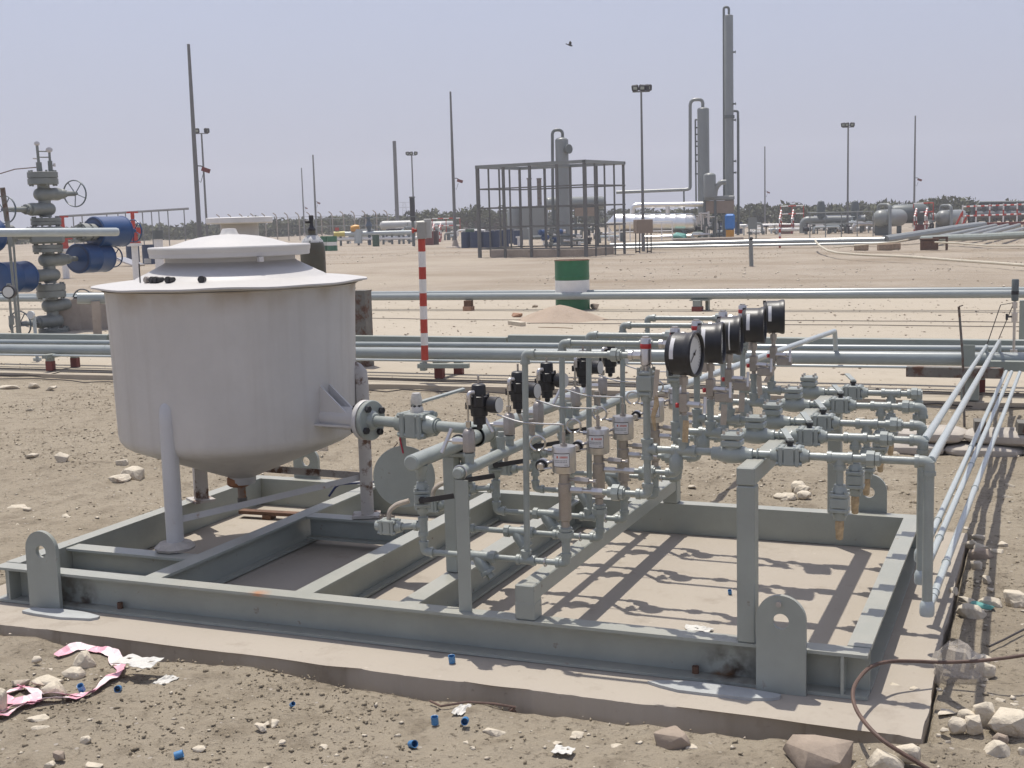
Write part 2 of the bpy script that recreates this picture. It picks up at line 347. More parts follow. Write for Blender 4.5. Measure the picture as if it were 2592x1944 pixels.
    bp = N.new('ShaderNodeBump'); bp.inputs['Strength'].default_value = bstr; bp.inputs['Distance'].default_value = .03; L.new(ad2.outputs[0], bp.inputs['Height']); L.new(bp.outputs[0], b.inputs['Normal'])
    return mt
M['dirt'] = ground_mat('dry_dirt', (.292,.245,.180), (.212,.175,.126), (.340,.290,.218), .35, bstr=1.0, far=True)
M['padmat'] = ground_mat('pad_concrete', (.345,.302,.248), (.262,.223,.177), (.382,.338,.280), .08, bstr=.12)
M['slabmat'] = ground_mat('sandy_slab', (.368,.319,.250), (.298,.254,.195), (.40,.35,.278), .2, bstr=.2)
M['sand'] = ground_mat('heaped_sand', (.36,.28,.21), (.28,.22,.16), (.40,.32,.25), .6, bstr=.5)

# ------------------------------------------------------------------ numpy value noise for relief
def vnoise(x, y, seed=0):
    x = np.asarray(x, float); y = np.asarray(y, float)
    xi = np.floor(x).astype(np.int64); yi = np.floor(y).astype(np.int64); fx = x-xi; fy = y-yi
    def h(a, b):
        n = (a*374761393 + b*668265263 + seed*982451653) & 0x7fffffff
        n = (n ^ (n >> 13))*1274126177 & 0x7fffffff
        return ((n ^ (n >> 16)) & 0xffff)/65535.0
    sx = fx*fx*(3-2*fx); sy = fy*fy*(3-2*fy)
    return (h(xi,yi)*(1-sx)+h(xi+1,yi)*sx)*(1-sy)+(h(xi,yi+1)*(1-sx)+h(xi+1,yi+1)*sx)*sy
def fbm(x, y, oct=4, seed=0):
    s = 0; a = 1; t = 0
    for o in range(oct): s = s+a*vnoise(x*2**o, y*2**o, seed+o*17); t += a; a *= .55
    return s/t-.5

# ------------------------------------------------------------------ the ground: one sheet, fine where the camera stands, coarse towards the horizon
SK_W, SK_D = 3.5885, 1.9855
PAD = (-.16, 3.77, -.25, 2.32)
SLAB_Y = 7.0
def slab_edge(x): return SLAB_Y + .45*fbm(np.asarray(x)*.35, np.asarray(x)*0+3.3, 3, 5) + .10*fbm(np.asarray(x)*3, np.asarray(x)*0+9, 2, 8)
def ground_z(x, y):
    x = np.asarray(x, float); y = np.asarray(y, float)
    d = np.hypot(x-CAM.x, y-CAM.y)
    z = .10*fbm(x*.35, y*.35, 3, 1)*np.clip(1-d/60, .25, 1) + .050*fbm(x*2.2, y*2.2, 4, 2) + .042*fbm(x*8, y*8, 5, 3)*np.clip(1.6-d/14, 0, 1)
    z = z + .10*np.clip(fbm(x*.12, y*.12, 3, 40), 0, 1)*np.clip((d-22)/20, 0, 1)
    front = np.clip((.15-y)/.4, 0, 1)
    z = z + (.018*front + .050*(1-front))*np.clip((6.8-y)/1.5, 0, 1)*np.clip(1.4-d/14, 0, 1) + .018*np.exp(-((x-4.3)/.7)**2)*(y < 5)*(y > -.6)
    inpad = (x > PAD[0]-.02) & (x < PAD[1]+.02) & (y > PAD[2]-.02) & (y < PAD[3]+.02)
    z = np.where(inpad, -.03, z)
    # banked soil under the front pad edge
    dy = PAD[2]-y
    z = z + (.012*np.sin(x*2.1+.6)+.016*np.sin(x*5.3))*np.exp(-np.clip(dy, 0, 9)/.22)*(dy > 0) + .020*np.clip((x-2.9)/.8, 0, 1)*np.exp(-np.clip(dy, 0, 9)/.3)*(dy > 0)
    inslab = (y > slab_edge(x)+.03) & (y < 19.4)
    z = np.where(inslab, -.05, z)
    return np.where((~inpad) & (~inslab), np.clip(z, -.06, np.where(y < 3, .076, .09)), z)
def gz(x, y):
    if SLAB_Y+.3 < y < 19.4: return .055
    if PAD[0] < x < PAD[1] and PAD[2] < y < PAD[3]: return .08
    return float(ground_z(np.array([x]), np.array([y]))[0])
def axis_pts(fine, coarse):
    pts = []
    for a, b, st in fine: pts.append(np.arange(a, b, st))
    pts.append(np.array(coarse, float)); return np.unique(np.round(np.concatenate(pts), 4))
gx = axis_pts([(-3, 6, .035), (-9, 10, .12), (-40, 30, .7), (-140, 90, 4)], [-900,-700,-500,-350,-250,-200,-170,120,160,250,400,600,900])
gy = axis_pts([(-3.2, 4.6, .03), (4.6, 8, .07), (8, 21, .3), (21, 60, .5), (60, 160, 3)], [-60,-30,-15,-8,-5,-4,175,200,240,300,400,550,700,900,1100])
X, Y = np.meshgrid(gx, gy); Z = ground_z(X, Y)
nx, ny = len(gx), len(gy)
idx = np.arange(nx*ny).reshape(ny, nx)
fc = np.stack([idx[:-1,:-1], idx[:-1,1:], idx[1:,1:], idx[1:,:-1]], -1).reshape(-1, 4)
me = bpy.data.meshes.new('ground'); me.vertices.add(nx*ny); me.vertices.foreach_set('co', np.stack([X,Y,Z], -1).ravel())
me.loops.add(fc.size); me.loops.foreach_set('vertex_index', fc.ravel()); me.polygons.add(len(fc)); me.polygons.foreach_set('loop_start', np.arange(0, fc.size, 4)); me.polygons.foreach_set('loop_total', np.full(len(fc), 4))
me.polygons.foreach_set('use_smooth', np.ones(len(fc), bool)); me.update(calc_edges=True); me.validate()
me.materials.append(M['dirt'])
o = bpy.data.objects.new('ground', me); COL.objects.link(o); tag(o, kind='structure')

# concrete pad with a worn, broken front edge
def slab_grid(name, xs, ys, top, depth, edge, mt, seed):
    """solid slab; edge(x,y) wears the outline inwards and down"""
    nx, ny = len(xs), len(ys); v = []; f = []
    for j, y in enumerate(ys):
        for i, x in enumerate(xs):
            dx, dy, dz = edge(x, y, i in (0, nx-1), j in (0, ny-1))
            v.append((x+dx, y+dy, top+dz))
    for j in range(ny-1):
        for i in range(nx-1): f.append((j*nx+i, j*nx+i+1, (j+1)*nx+i+1, (j+1)*nx+i))
    rim = [i for i in range(nx)] + [j*nx+nx-1 for j in range(1,ny)] + [(ny-1)*nx+i for i in range(nx-2,-1,-1)] + [j*nx for j in range(ny-2,0,-1)]
    base = len(v)
    for k, r in enumerate(rim):
        x, y, z = v[r]; w = .5*float(vnoise(x*6, y*6, seed+3))
        v.append((x, y, z-.004-.02*w))
    b2 = len(v)
    for k, r in enumerate(rim):
        x, y, z = v[r]; v.append((x+.012*float(vnoise(x*5+9, y*5, seed))-.006, y+.03*float(vnoise(x*4, y*4+7, seed+1))-.015, top-depth))
    n = len(rim)
    for k in range(n):
        k2 = (k+1) % n
        f.append((rim[k], rim[k2], base+k2, base+k)); f.append((base+k, base+k2, b2+k2, b2+k))
    me = bpy.data.meshes.new(name); me.from_pydata(v, [], f); me.polygons.foreach_set('use_smooth', [True]*len(f)); me.set_sharp_from_angle(angle=radians(40)); me.materials.append(mt)
    o = bpy.data.objects.new(name, me); COL.objects.link(o); tag(o, kind='structure'); return o
def pad_edge(x, y, ex, ey):
    dz = .006*float(fbm(x*1.3, y*1.3, 3, 21)); dx = dy = 0
    if ey and y < 0:
        chip = max(0, float(fbm(x*2.3, 4.2, 3, 33)))*.17 + .035*max(0,float(fbm(x*14, 1.5, 3, 35))) + .012*float(fbm(x*40, 1.5, 2, 36)) + (.05*max(0, sin(x*4.3))*max(0, min(1, (x-2.3)*1.2)))
        dy = chip; dz -= chip*.16
    elif ey: dy = .03*float(fbm(x*5, 1, 2, 4))
    if ex: dx = .025*float(fbm(y*5, 2, 3, 6))
    if not ey and y < -.2: dz -= max(0, float(fbm(x*2.3, 4.2, 3, 33)))*.02
    return dx, dy, dz
slab_grid('concrete_pad', list(np.linspace(PAD[0], PAD[1], 330)), [PAD[2], PAD[2]+.018] + list(np.linspace(PAD[2]+.05, PAD[3], 60)), .08, .16, pad_edge, M['padmat'], 50)
def slab_e(x, y, ex, ey):
    if ey and y < 10: return 0, float(slab_edge(x))-SLAB_Y, -.012
    return 0, 0, .012*float(fbm(x*.8, y*.8, 3, 61)) if y > SLAB_Y+.5 else 0
slab_grid('concrete_apron', list(np.arange(-34, 30, .22)), [SLAB_Y, SLAB_Y+.62] + list(np.linspace(SLAB_Y+1, 19.5, 30)), .055, .14, slab_e, M['slabmat'], 70)

# ================================================================== the skid
def fillet(pts, R, seg=6):
    P = [Vector(p) for p in pts]; out = [P[0]]
    for i in range(1, len(P)-1):
        a = (P[i-1]-P[i]); b = (P[i+1]-P[i]); la, lb = a.length, b.length; a.normalize(); b.normalize()
        r = min(R, la*.49, lb*.49); p0 = P[i]+a*r; p1 = P[i]+b*r
        for k in range(seg+1):
            t = k/seg; out.append(p0*(1-t)**2 + P[i]*2*t*(1-t) + p1*t*t)
    out.append(P[-1]); return out
def chan(a, b, h, w, side, tf=.011, tw=.010):
    """channel: web along a-b (top edge of web's back), flanges towards side"""
    a = Vector(a); b = Vector(b); sd = Vector(side); z = Vector((0,0,1))
    pr = [(0,0),(w,0),(w,-tf),(tw,-tf),(tw,-h+tf),(w,-h+tf),(w,-h),(0,-h)]
    n = len(pr); mb = MB(); vs = [p+sd*x+z*y for p in (a,b) for x,y in pr]
    fs = [(i,(i+1) % n,n+(i+1) % n,n+i) for i in range(n)]
    for o in (0,n): fs += [(o,o+1,o+2,o+3),(o,o+3,o+4,o+7),(o+4,o+5,o+6,o+7)]
    return mb.add(vs, fs)
ZT = .23
skid = thing('skid_frame', 'large grey painted steel skid frame of channel beams on the concrete pad', 'skid frame', (SK_W/2, SK_D/2, .08))
M['paint_front'] = stain(pm('grey_paint_stained', (.292,.312,.280), .38, 0, .10, 4, .06, 90, spots=(.17,.115,.08), spots_amt=.64, sscale=16, dust=.45), [(tuple(on(x_,y_,'y',.07)-Vector(skid.location)), r_, c_) for x_, y_, r_, c_ in ((212,1518,.11,(.035,.022,.012)),(200,1530,.05,(.16,.08,.03)),(1850,1694,.13,(.035,.022,.012)),(1828,1705,.05,(.16,.08,.03)),(160,1490,.10,(.10,.06,.035)))] + [(tuple(gp(652,1502,ZT)-Vector(skid.location)), .06, (.42,.20,.10))])
put('front_beam', chan((.002,.075,ZT),(SK_W-.002,.075,ZT), .148, .075, (0,-1,0)), M['paint_front'], skid)
put('rear_beam', chan((.002,SK_D-.075,ZT),(SK_W-.002,SK_D-.075,ZT), .148, .075, (0,1,0)), M['paint'], skid)
put('side_beam', chan((SK_W-.075,.078,ZT+.002),(SK_W-.075,SK_D-.078,ZT+.002), .150, .075, (1,0,0)), M['paint'], skid)
put('side_beam', chan((.075,.078,ZT+.002),(.075,SK_D-.078,ZT+.002), .150, .075, (-1,0,0)), M['paint'], skid)
# closing stubs of the side beams at the corners (web end plates)
for x in (.080, SK_W-.080): put('end_stiffener', MB().box((x,.038,.155),(.010,.074,.126)), M['paint'], skid)
for x in (.765, 1.475, 1.925): put('cross_beam', MB().ibeam((x,.077,ZT-.003),(x,SK_D-.077,ZT-.003), .140, .08), M['paint'], skid)
put('cross_beam', MB().ibeam((.079,.395,ZT-.004),(.724,.395,ZT-.004), .11, .085), M['paint'], skid)
put('cross_beam', MB().ibeam((.806,1.23,ZT-.004),(1.434,1.23,ZT-.004), .11, .085), M['paint'], skid)
def lug(x, y, thick):
    n = 36; out = []; hol = []; w = .080; ztop = .408
    for i in range(n):
        a = 2*pi*i/n; hol.append((.026*cos(a), .026*sin(a)-.006))
        ca, sa = cos(a), sin(a)
        if sa >= 0: out.append((w*ca, w*sa))
        else:
            t = min(w/max(abs(ca),1e-6), .246/max(abs(sa),1e-6)); out.append((t*ca, t*sa))
    # exact lower corners
    for cx in (-w, w):
        k = min(range(n), key=lambda i: (out[i][0]-cx)**2+(out[i][1]+.246)**2); out[k] = (cx, -.246)
    return MB().plate_hole(out, hol, (x,y,ztop-w), (1,0,0), (0,0,1), thick)
for x, y in ((.288,-.004),(3.318,-.004),(.32,SK_D+.020),(3.35,SK_D+.020)):
    lg = put('lifting_lug', lug(x, y, .018), M['paint'], skid)
    if y < 1: put('doubler_plate', MB().box((x,-.013,.125),(.156,.016,.088)), M['paint'], lg)
# posts: box section posts and beams carrying the piping
put('support_beam', MB().box((2.42, SK_D/2-.01, .325),(.062,SK_D-.135+.06,.062), ch=.004), M['paint'], skid)
put('post', MB().box((2.42,.042,.262),(.075,.072,.064), ch=.004), M['paint'], skid)
for y in (.042, SK_D-.042):
    put('post', MB().box((2.42,y,.2935),(.072,.070,.126), ch=.004), M['paint'], skid)
zl = .815
put('support_beam', MB().box((3.2,SK_D/2,zl-.031),(.060,SK_D-.010,.060), ch=.004), M['paint'], skid)
for y in (.034, SK_D-.034):
    put('post', MB().box((3.2,y,(zl-.062+ZT)/2),(.060,.060,zl-.0625-ZT), ch=.004), M['paint'], skid)
HX, HZ = 1.948, .750; AX, AZ = 2.165, .735
for y in (.52, 1.86):
    ps = put('post', MB().ibeam((1.925,y-.036,ZT),(1.925,y-.0359,ZT),.01,.01) if False else MB().box((1.912,y,(ZT+HZ-.05)/2),(.050,.064,HZ-.05-ZT), ch=.003), M['paint'], skid)
    put('saddle', MB().box((1.938,y,HZ-.041),(.085,.075,.016), ch=.003), M['paint'], ps)
    put('u_bolt', MB().ring((HX,y,HZ),(0,1,0),.034,.004,20,6), M['dark'], ps)
for y in (.055, 1.93):
    mb = MB()      # angle iron post
    mb.prism([(0,0),(.05,0),(.05,.006),(.006,.006),(.006,.05),(0,.05)], (AX-.010,y-.025,ZT), (1,0,0), (0,1,0), AZ-.022-ZT)
    ps = put('post', mb, M['paint'], skid)
    put('u_bolt', MB().ring((AX,y,AZ),(0,1,0),.025,.003,18,6), M['steel'], ps)
for x, y in ((.62,-.07),(3.06,.03)):
    b = MB().cyl((x if x < 1 else 3.02, .045, .092),(x if x < 1 else 3.02, .045, .118),.012,n=6)
    put('anchor_bolt', b, M['rust'], skid)

put('lug_plug', MB().cyl((3.312,-.030,.380),(3.312,-.022,.380),.009,n=12), M['mortar'], skid)
# grout pats under the lugs
for x, y, w, d, lab in ((.42,-.075,.30,.085,'thin grey grout patch under the left lifting lug'),(3.12,-.07,.34,.085,'thin grey grout patch under the right lifting lug')):
    pts = [(w/2*cos(a)*(1+.25*random.random())*(1.0 if abs(cos(a)) < .8 else 1.15), d/2*sin(a)*(1+.4*random.random())) for a in [2*pi*i/14 for i in range(14)]]
    solo('grout_patch', MB().prism(pts, (x,y,.081), (1,0,0), (0,1,0), .010), M['putty'], lab, 'grout patch')

# ================================================================== the tank
TX, TY = .572, 1.02
tank = thing('chemical_tank', 'white fibreglass tank with cone bottom and domed lid on the skid', 'tank', (TX,TY,ZT))
def lat(prof, n=72): return MB().lathe([(r, z) for r, z in prof], (TX,TY,0), (0,0,1), n, True)
shell = put('shell', lat([(.060,.446),(.075,.452),(.16,.486),(.30,.542),(.44,.598),(.505,.625),(.533,.642),(.547,.662),(.552,.690),(.556,.85),(.560,1.05),(.565,1.2),(.570,1.32),(.573,1.345),(.585,1.352)], 96), streaks(pm('fibreglass_wall', (.502,.484,.455), .5, 0, .07, 3, .16, 45, spots=(.40,.34,.265), spots_amt=.67, sscale=5), .22, 1.335-ZT), tank)
rim = lat([(.570,1.352),(.600,1.358),(.622,1.364),(.6285,1.364),(.6285,1.371),(.60,1.376),(.56,1.381),(.50,1.387),(.455,1.391),(.438,1.394),(.424,1.403),(.40,1.414),(.36,1.434),(.325,1.452),(.305,1.462),(.297,1.470),(.297,1.494)], 96)
for v in rim.v:   # hand-laid rim: slightly wavy
    dx, dy = v.x-TX, v.y-TY; r = sqrt(dx*dx+dy*dy)
    if r > .58: v.z += .0022*sin(5*atan2(dy,dx)+.7)+.0016*sin(11*atan2(dy,dx))
put('top_cone', rim, M['grp'], tank)
lid = put('lid', lat([(.297,1.492),(.352,1.490),(.362,1.491),(.3655,1.494),(.3665,1.512),(.369,1.515),(.371,1.534),(.368,1.539),(.30,1.541),(.272,1.543),(.25,1.549),(.20,1.565),(.14,1.579),(.07,1.588),(.040,1.589)], 96), M['grp'], tank)
put('knob', lat([(.050,1.587),(.040,1.594),(.033,1.612),(.029,1.617),(.0,1.618)], 32), M['grp'], lid)
for a in (100, 220, 325):
    put('lid_bracket', MB().box((TX+.372*cos(radians(a)),TY+.372*sin(radians(a)),1.480),(.03,.02,.022), radians(a)), M['grp'], tank)
for px in (353, 376, 390, 400, 430, 511):
    fh = Vector((TX-CAM.x,TY-CAM.y,0)).normalized(); lt = Vector((fh.y,-fh.x,0)); la = (px-584)/FPX*5.55; p = Vector((TX,TY,0))-fh*sqrt(.455**2-la*la)+lt*la
    d = Vector((p.x-TX,p.y-TY,0)).normalized(); pz = Vector((p.x,p.y,1.404))
    fit = MB().cyl(pz-d*.03, pz+d*.020, .0115, n=10).cyl(pz+d*.003, pz+d*.015, .0155, n=12)
    if px in (353,): fit = MB().cyl((p.x,p.y,1.388),(p.x,p.y,1.475),.003,n=8)
    put('rim_fitting', fit, M['dark'] if px != 376 else M['bronze'], tank)
# legs
def leg_at(a, top, mt, rad=.566):
    a = radians(a); d = Vector((cos(a),sin(a),0)); t = Vector((-sin(a),cos(a),0)); c = Vector((TX,TY,0))
    mb = MB(); poly = []
    for k in range(9):
        b = pi*k/8; poly.append((.034*cos(b), .036*sin(b)))
    poly += [(-.034,-.022),(.034,-.022)]
    P = c+d*rad
    mb.prism(poly, (P.x,P.y,ZT+.016), t, d, 0)  # placeholder end to keep outline order
    mb = MB(); n = len(poly)
    ring = lambda z, s=1.0, off=0: [P + t*x*s + d*(y*s+off) + Vector((0,0,z)) for x, y in poly]
    zs = [(ZT+.014,1,0),(top-.10,1,0),(top-.03,.95,-.004),(top,.6,-.016),(top+.012,.2,-.022)]
    vs = []; fs = []
    for z, s_, o_ in zs: vs += ring(z, s_, o_)
    for j in range(len(zs)-1):
        for i in range(n): fs.append((j*n+i, j*n+(i+1) % n, (j+1)*n+(i+1) % n, (j+1)*n+i))
    fs += [tuple(range(n)), tuple((len(zs)-1)*n+i for i in range(n))]
    mb.add(vs, fs)
    lg = put('leg', mb, mt, tank)
    put('foot_plate', MB().box((P.x,P.y,ZT+.007),(.13,.11,.013), a), M['rustleg'] if mt != M['leg'] else M['leg'], lg)
    return P
A1, A2, A3 = -89.4, 24.5, 147
L1 = leg_at(A1, .885, M['leg'], .545); L2 = leg_at(A2, .965, M['rustleg'], .580); L3 = leg_at(A3, .93, M['rustleg'], .570)
def brace(p, q, z0, z1, w=.035):
    p = Vector((p.x,p.y,z0)); q = Vector((q.x,q.y,z1)); d = (q-p).normalized(); s = d.cross(Vector((0,0,1))).normalized()
    R = Matrix((d, s, d.cross(s)*-1)).transposed(); return MB().box((p+q)/2, ((q-p).length-.06,.005,w), R=R)
put('brace', brace(L3, L2, .425, .425), M['rustleg'], tank)
put('brace', brace(L1, L2, .355, .425, .028), M['leg'], tank)
put('mortar_pat', MB().lathe([(.085,ZT+.0005),(.09,ZT+.012),(.07,ZT+.030),(.045,ZT+.034)], (L1.x,L1.y,0), (0,0,1), 11), M['mortar'], tank, smooth=False)
# drain spout
M['rust2'] = pm('brown_rust_paint', (.26,.19,.14), .8, 0, .2, 14, .1, spots=(.30,.13,.05), spots_amt=.5, sscale=20)
dr = put('drain_spout', MB().lathe([(.064,.478),(.063,.424),(.058,.412),(.020,.410)], (TX,TY,0), (0,0,1), 24), M['grp'], tank)
put('drain_collar', MB().lathe([(.050,.444),(.056,.438),(.056,.410),(.044,.400),(.018,.396)], (TX-.016,TY-.010,0), (0,0,1), 16), pm('orange_rust',(.30,.13,.055),.8,0,.3,16,.2,spots=(.42,.38,.33),spots_amt=.6,sscale=20), dr)
put('drain_pipe', MB().tube([(TX-.004,TY-.010,.42),(TX,TY-.012,.37),(TX,TY-.012,.335)], .019, 14), M['rust2'], dr)
put('drain_cap', MB().cyl((TX,TY-.012,.345),(TX,TY-.012,.300),.023, n=14), M['rustpost'], dr)
# outlet nozzle with gussets and flange pair
JX, JY, NZ = 1.948, .742, .768
ND = Vector((1.357-TX,.865-TY,0)).normalized(); NT = Vector((-ND.y,ND.x,0)); NF = Vector((1.352,.866,NZ))
noz = put('outlet_nozzle', MB().cyl(Vector((TX,TY,NZ))+ND*.50, NF-ND*.028, .052, n=28), M['grp'], tank)
put('nozzle_flange', MB().lathe([(.052,0),(.086,0),(.088,.003),(.088,.021),(.086,.024)], NF-ND*.030, ND, 40), M['grp'], noz)
for s in (-1, 1):
    g = MB(); o = Vector((TX,TY,NZ)) + NT*s*.030
    g.prism([(.52,-.028),(.752,-.028),(.752,-.005),(.70,.035),(.545,.155),(.52,.160)], o+NT*(-.004), ND, Vector((0,0,1)), .008); put('gusset', g, M['grp'], noz)
put('gusset', MB().prism([(.52,-.085),(.75,-.052),(.75,.052),(.52,.085)], Vector((TX,TY,NZ-.030)), ND, NT, .008), M['grp'], noz)

# rusty angle iron lying on the pad under the spout
p = gp(*(lambda a: (200+a[0]/2.9105, 960+a[1]/2.9105))((1400,1000)), .10)
solo('rusty_angle_iron', MB().box((p.x,p.y,.112),(.34,.05,.018), .06).box((p.x,p.y,.092),(.05,.06,.024), .06), M['rust'], 'rusty steel offcut lying on the pad below the tank spout', 'scrap steel')

solo('blue_bar', MB().tube(fillet([(.62,1.72,.20),(.66,1.74,.262),(.93,1.80,.285)], .03), .006, 8), pm('dark_blue_paint',(.01,.02,.08),.5), 'thin dark blue bar leaning inside the skid behind the tank spout', 'bar')
# ================================================================== piping kit
STEEL = M['steel']
def elbow(mb, p, d1, d2, r=.0135, L=.036):
    p = Vector(p); d1 = Vector(d1); d2 = Vector(d2)
    mb.tube(fillet([p+d1*L, p, p+d2*L], L*.8, 6), r*1.32, 14)
    for d in (d1, d2): mb.cyl(p+d*(L-.009), p+d*(L+.004), r*1.55, n=16)
    return mb
def tee(mb, p, d, s, r=.0135, L=.034):
    p = Vector(p); d = Vector(d); s = Vector(s)
    mb.cyl(p-d*L, p+d*L, r*1.32, n=16).cyl(p, p+s*L, r*1.32, n=16)
    for q in (p+d*L, p-d*L, p+s*L):
        e = (q-p).normalized(); mb.cyl(q-e*.012, q+e*.002, r*1.55, n=16)
    return mb
def union(mb, p, d, r=.0135, k=1.0):
    p = Vector(p); d = Vector(d)
    mb.cyl(p-d*.028*k, p+d*.028*k, r*1.35, n=16).cyl(p-d*.013*k, p+d*.010*k, r*2.05, n=8).cyl(p+d*.012*k, p+d*.024*k, r*1.75, n=8)
    return mb
def ball_valve(parent, p, d, up, lever_dir, s=1.0, mt=None, lever=True, lever_mt=None):
    """three-piece bolted ball valve centred on p along d"""
    p = Vector(p); d = Vector(d).normalized(); up = Vector(up).normalized(); w = d.cross(up); mt = mt or M['pipe']
    R = Matrix((d, w, up)).transposed()
    body = MB().box(p, (.034*s,.060*s,.060*s), R=R, ch=.003*s).box(p, (.060*s,.044*s,.044*s), R=R)
    for q in (-1, 1):
        body.box(p+d*q*.0255*s, (.014*s,.062*s,.062*s), R=R, ch=.003*s)
        body.lathe([(.026*s,0),(.024*s,.012*s),(.020*s,.018*s),(.020*s,.026*s)], p+d*q*.034*s, d*q, 16)
    v = put('ball_valve', body, mt, parent)
    for a in (-1, 1):
        for b in (-1, 1):
            put('bolt', MB().cyl(p-d*.040*s+w*a*.023*s+up*b*.023*s, p+d*.040*s+w*a*.023*s+up*b*.023*s, .0068*s, n=6), mt, v)
    if lever:
        st = p+up*.028*s
        put('stem', MB().cyl(st, st+up*.026*s, .009*s, n=10).cyl(st+up*.012*s, st+up*.020*s, .014*s, n=6), M['dark'], v)
        ld = Vector(lever_dir).normalized(); lw = ld.cross(up)
        Rl = Matrix((ld, lw, up)).transposed()
        put('lever', MB().box(st+up*.023*s+ld*.055*s, (.135*s,.020*s,.005*s), R=Rl), lever_mt or M['dark'], v)
    return v

# ------------------------------------------------------------------ suction line from the tank into the big header
suc = thing('suction_line', 'thick grey header pipe fed through a bolted ball valve from the tank', 'pipe', (1.7,.8,ZT+.4))
FL = NF+ND*.002
fl = put('flange', MB().lathe([(.030,0),(.086,0),(.088,.003),(.088,.019),(.085,.022),(.044,.022),(.036,.034),(.030,.040)], FL, ND, 40), M['pipe'], suc)
for i in range(4):
    a = 2*pi*i/4+.60; q = FL+(NT*cos(a)+Vector((0,0,1))*sin(a))*.066
    put('bolt', MB().cyl(q-ND*.045, q+ND*.038, .009, n=8).cyl(q+ND*.020, q+ND*.038, .0155, n=6).cyl(q-ND*.048, q-ND*.031, .0155, n=6), M['dark'], fl)
J = Vector((JX,JY,NZ)); PD = (J-FL); PD.z = 0; PL = PD.length; PD.normalize()
put('pipe', MB().cyl(FL+ND*.03, J, .0225, n=24), M['pipe'], suc)
put('coupling', MB().cyl(FL+PD*.165, FL+PD*.20, .029, n=20).cyl(FL+PD*.345, FL+PD*.385, .029, n=20), M['pipe'], suc)
bv = ball_valve(suc, FL+PD*.27, PD, (0,0,1), (.75,.66,.22), 1.78, M['pipe'], True, M['pipe'])
put('stem_cover', MB().lathe([(.03,0),(.028,.02),(.022,.03),(.026,.05),(.018,.085)], FL+PD*.27+Vector((0,0,.05)), (0,0,1), 12), pm('clear_film',(.55,.52,.46),.25,0,.2,40,.2), bv)
put('tee', MB().cyl((HX,JY-.06,HZ),(HX,JY+.06,HZ),.0395,n=24).cyl(J-PD*.075,J,.031,n=20).cyl((HX,JY-.06,HZ),(HX,JY-.045,HZ),.043,n=24).cyl((HX,JY+.045,HZ),(HX,JY+.06,HZ),.043,n=24), M['pipe'], suc)
put('header', MB().lathe([(.0,0),(.024,.001),(.0300,.006),(.0302,1.92),(.024,1.926),(.0,1.927)], (HX,.095,HZ), (0,1,0), 28), M['pipe'], suc)

# red wire tie and the steel disc hanging from the suction pipe
DC = Vector((1.530,.842,.530)); dn = Vector((.28,-.96,0)).normalized()
disc = thing('spade_disc', 'round grey steel disc hanging from the tank outlet pipe by red wire', 'disc', (DC.x,DC.y,ZT+.14))
put('plate', MB().lathe([(.0,0),(.134,0),(.136,.002),(.136,.008),(.134,.010),(.0,.010)], DC, dn, 48), M['paint'], disc)
dw = Vector((-dn.y,dn.x,0))
put('handle_tab', MB().box(DC+Vector((0,0,.155))+dn*.005, (.028,.009,.07), atan2(dw.y,dw.x)), M['paint'], disc)
put('red_tie', MB().tube(fillet([DC+Vector((.005,-.012,.105)), DC+Vector((-.006,-.016,.17)), (1.545,.795,.755), (1.556,.800,.797), (1.556,.85,.792), (1.548,.862,.75), (1.54,.80,.745)], .02), .0035, 6).tube([(1.56,.80,.73),(1.568,.80,.797),(1.568,.85,.79)], .003, 6), pm('red_plastic',(.42,.03,.06),.4,0,.1), disc)
put('wire', MB().tube([DC+Vector((-.02,-.01,.15)), DC+Vector((-.10,-.02,.06))], .0022, 6), M['rustwire'], disc)

# ------------------------------------------------------------------ air header with needle valves
air = thing('air_header', 'thinner grey header pipe carrying five needle valves across the skid', 'pipe', (AX,1.0,AZ-.03))
put('header', MB().lathe([(.0,0),(.017,.001),(.0212,.005),(.0212,1.94),(.0,1.942)], (AX,.03,AZ), (0,1,0), 24), M['pipe'], air)
YK = [.175,.555,.870,1.325,1.710]
for k, y in enumerate(YK):
    yy = y-.035
    st = put('branch', MB().cyl((AX,yy,AZ+.015),(AX,yy,AZ+.055),.0165,n=16).cyl((AX,yy,AZ+.042),(AX,yy,AZ+.056),.021,n=16).cyl((AX,yy,AZ+.055),(AX,yy,AZ+.062),.014,n=14), M['pipe'], air)
    nv = put('needle_valve', MB().lathe([(.012,0),(.0245,.006),(.0245,.075),(.018,.086),(.010,.090)], (AX,yy,AZ+.055), (0,0,1), 6, ph=.3), M['bronze'], air)
    sd = -1 if k != 1 else -1
    put('bonnet', MB().cyl((AX-.018,yy,AZ+.098),(AX-.062,yy-.004,AZ+.098),.0125,n=6).cyl((AX-.06,yy-.004,AZ+.098),(AX-.086,yy-.006,AZ+.098),.0045,n=8), STEEL, nv)
    put('plugged_tee', MB().cyl((AX,yy-.085,AZ+.01),(AX,yy-.085,AZ+.06),.0155,n=14).cyl((AX,yy-.085,AZ+.05),(AX,yy-.085,AZ+.066),.020,n=8).cyl((AX,yy-.085,AZ+.066),(AX,yy-.085,AZ+.085),.013,n=6), M['pipe'] if k % 2 else M['bronze'], air) if k else None
    hd = (Vector((-.012,-.02,-.042)), Vector((.022,-.006,-.030)), Vector((.012,.01,-.04)), Vector((.01,.02,.03)), Vector((0,.02,.035)))[k]
    c = Vector((AX-.086,yy-.006,AZ+.098)); put('handle', MB().cyl(c-hd, c+hd, .0075, n=12), STEEL, nv)
    put('riser_tube', MB().cyl((AX,yy,AZ+.14),(AX,yy,AZ+.255),.0042,n=8).cyl((AX,yy,AZ+.150),(AX,yy,AZ+.172),.010,n=6), M['chrome'], nv)

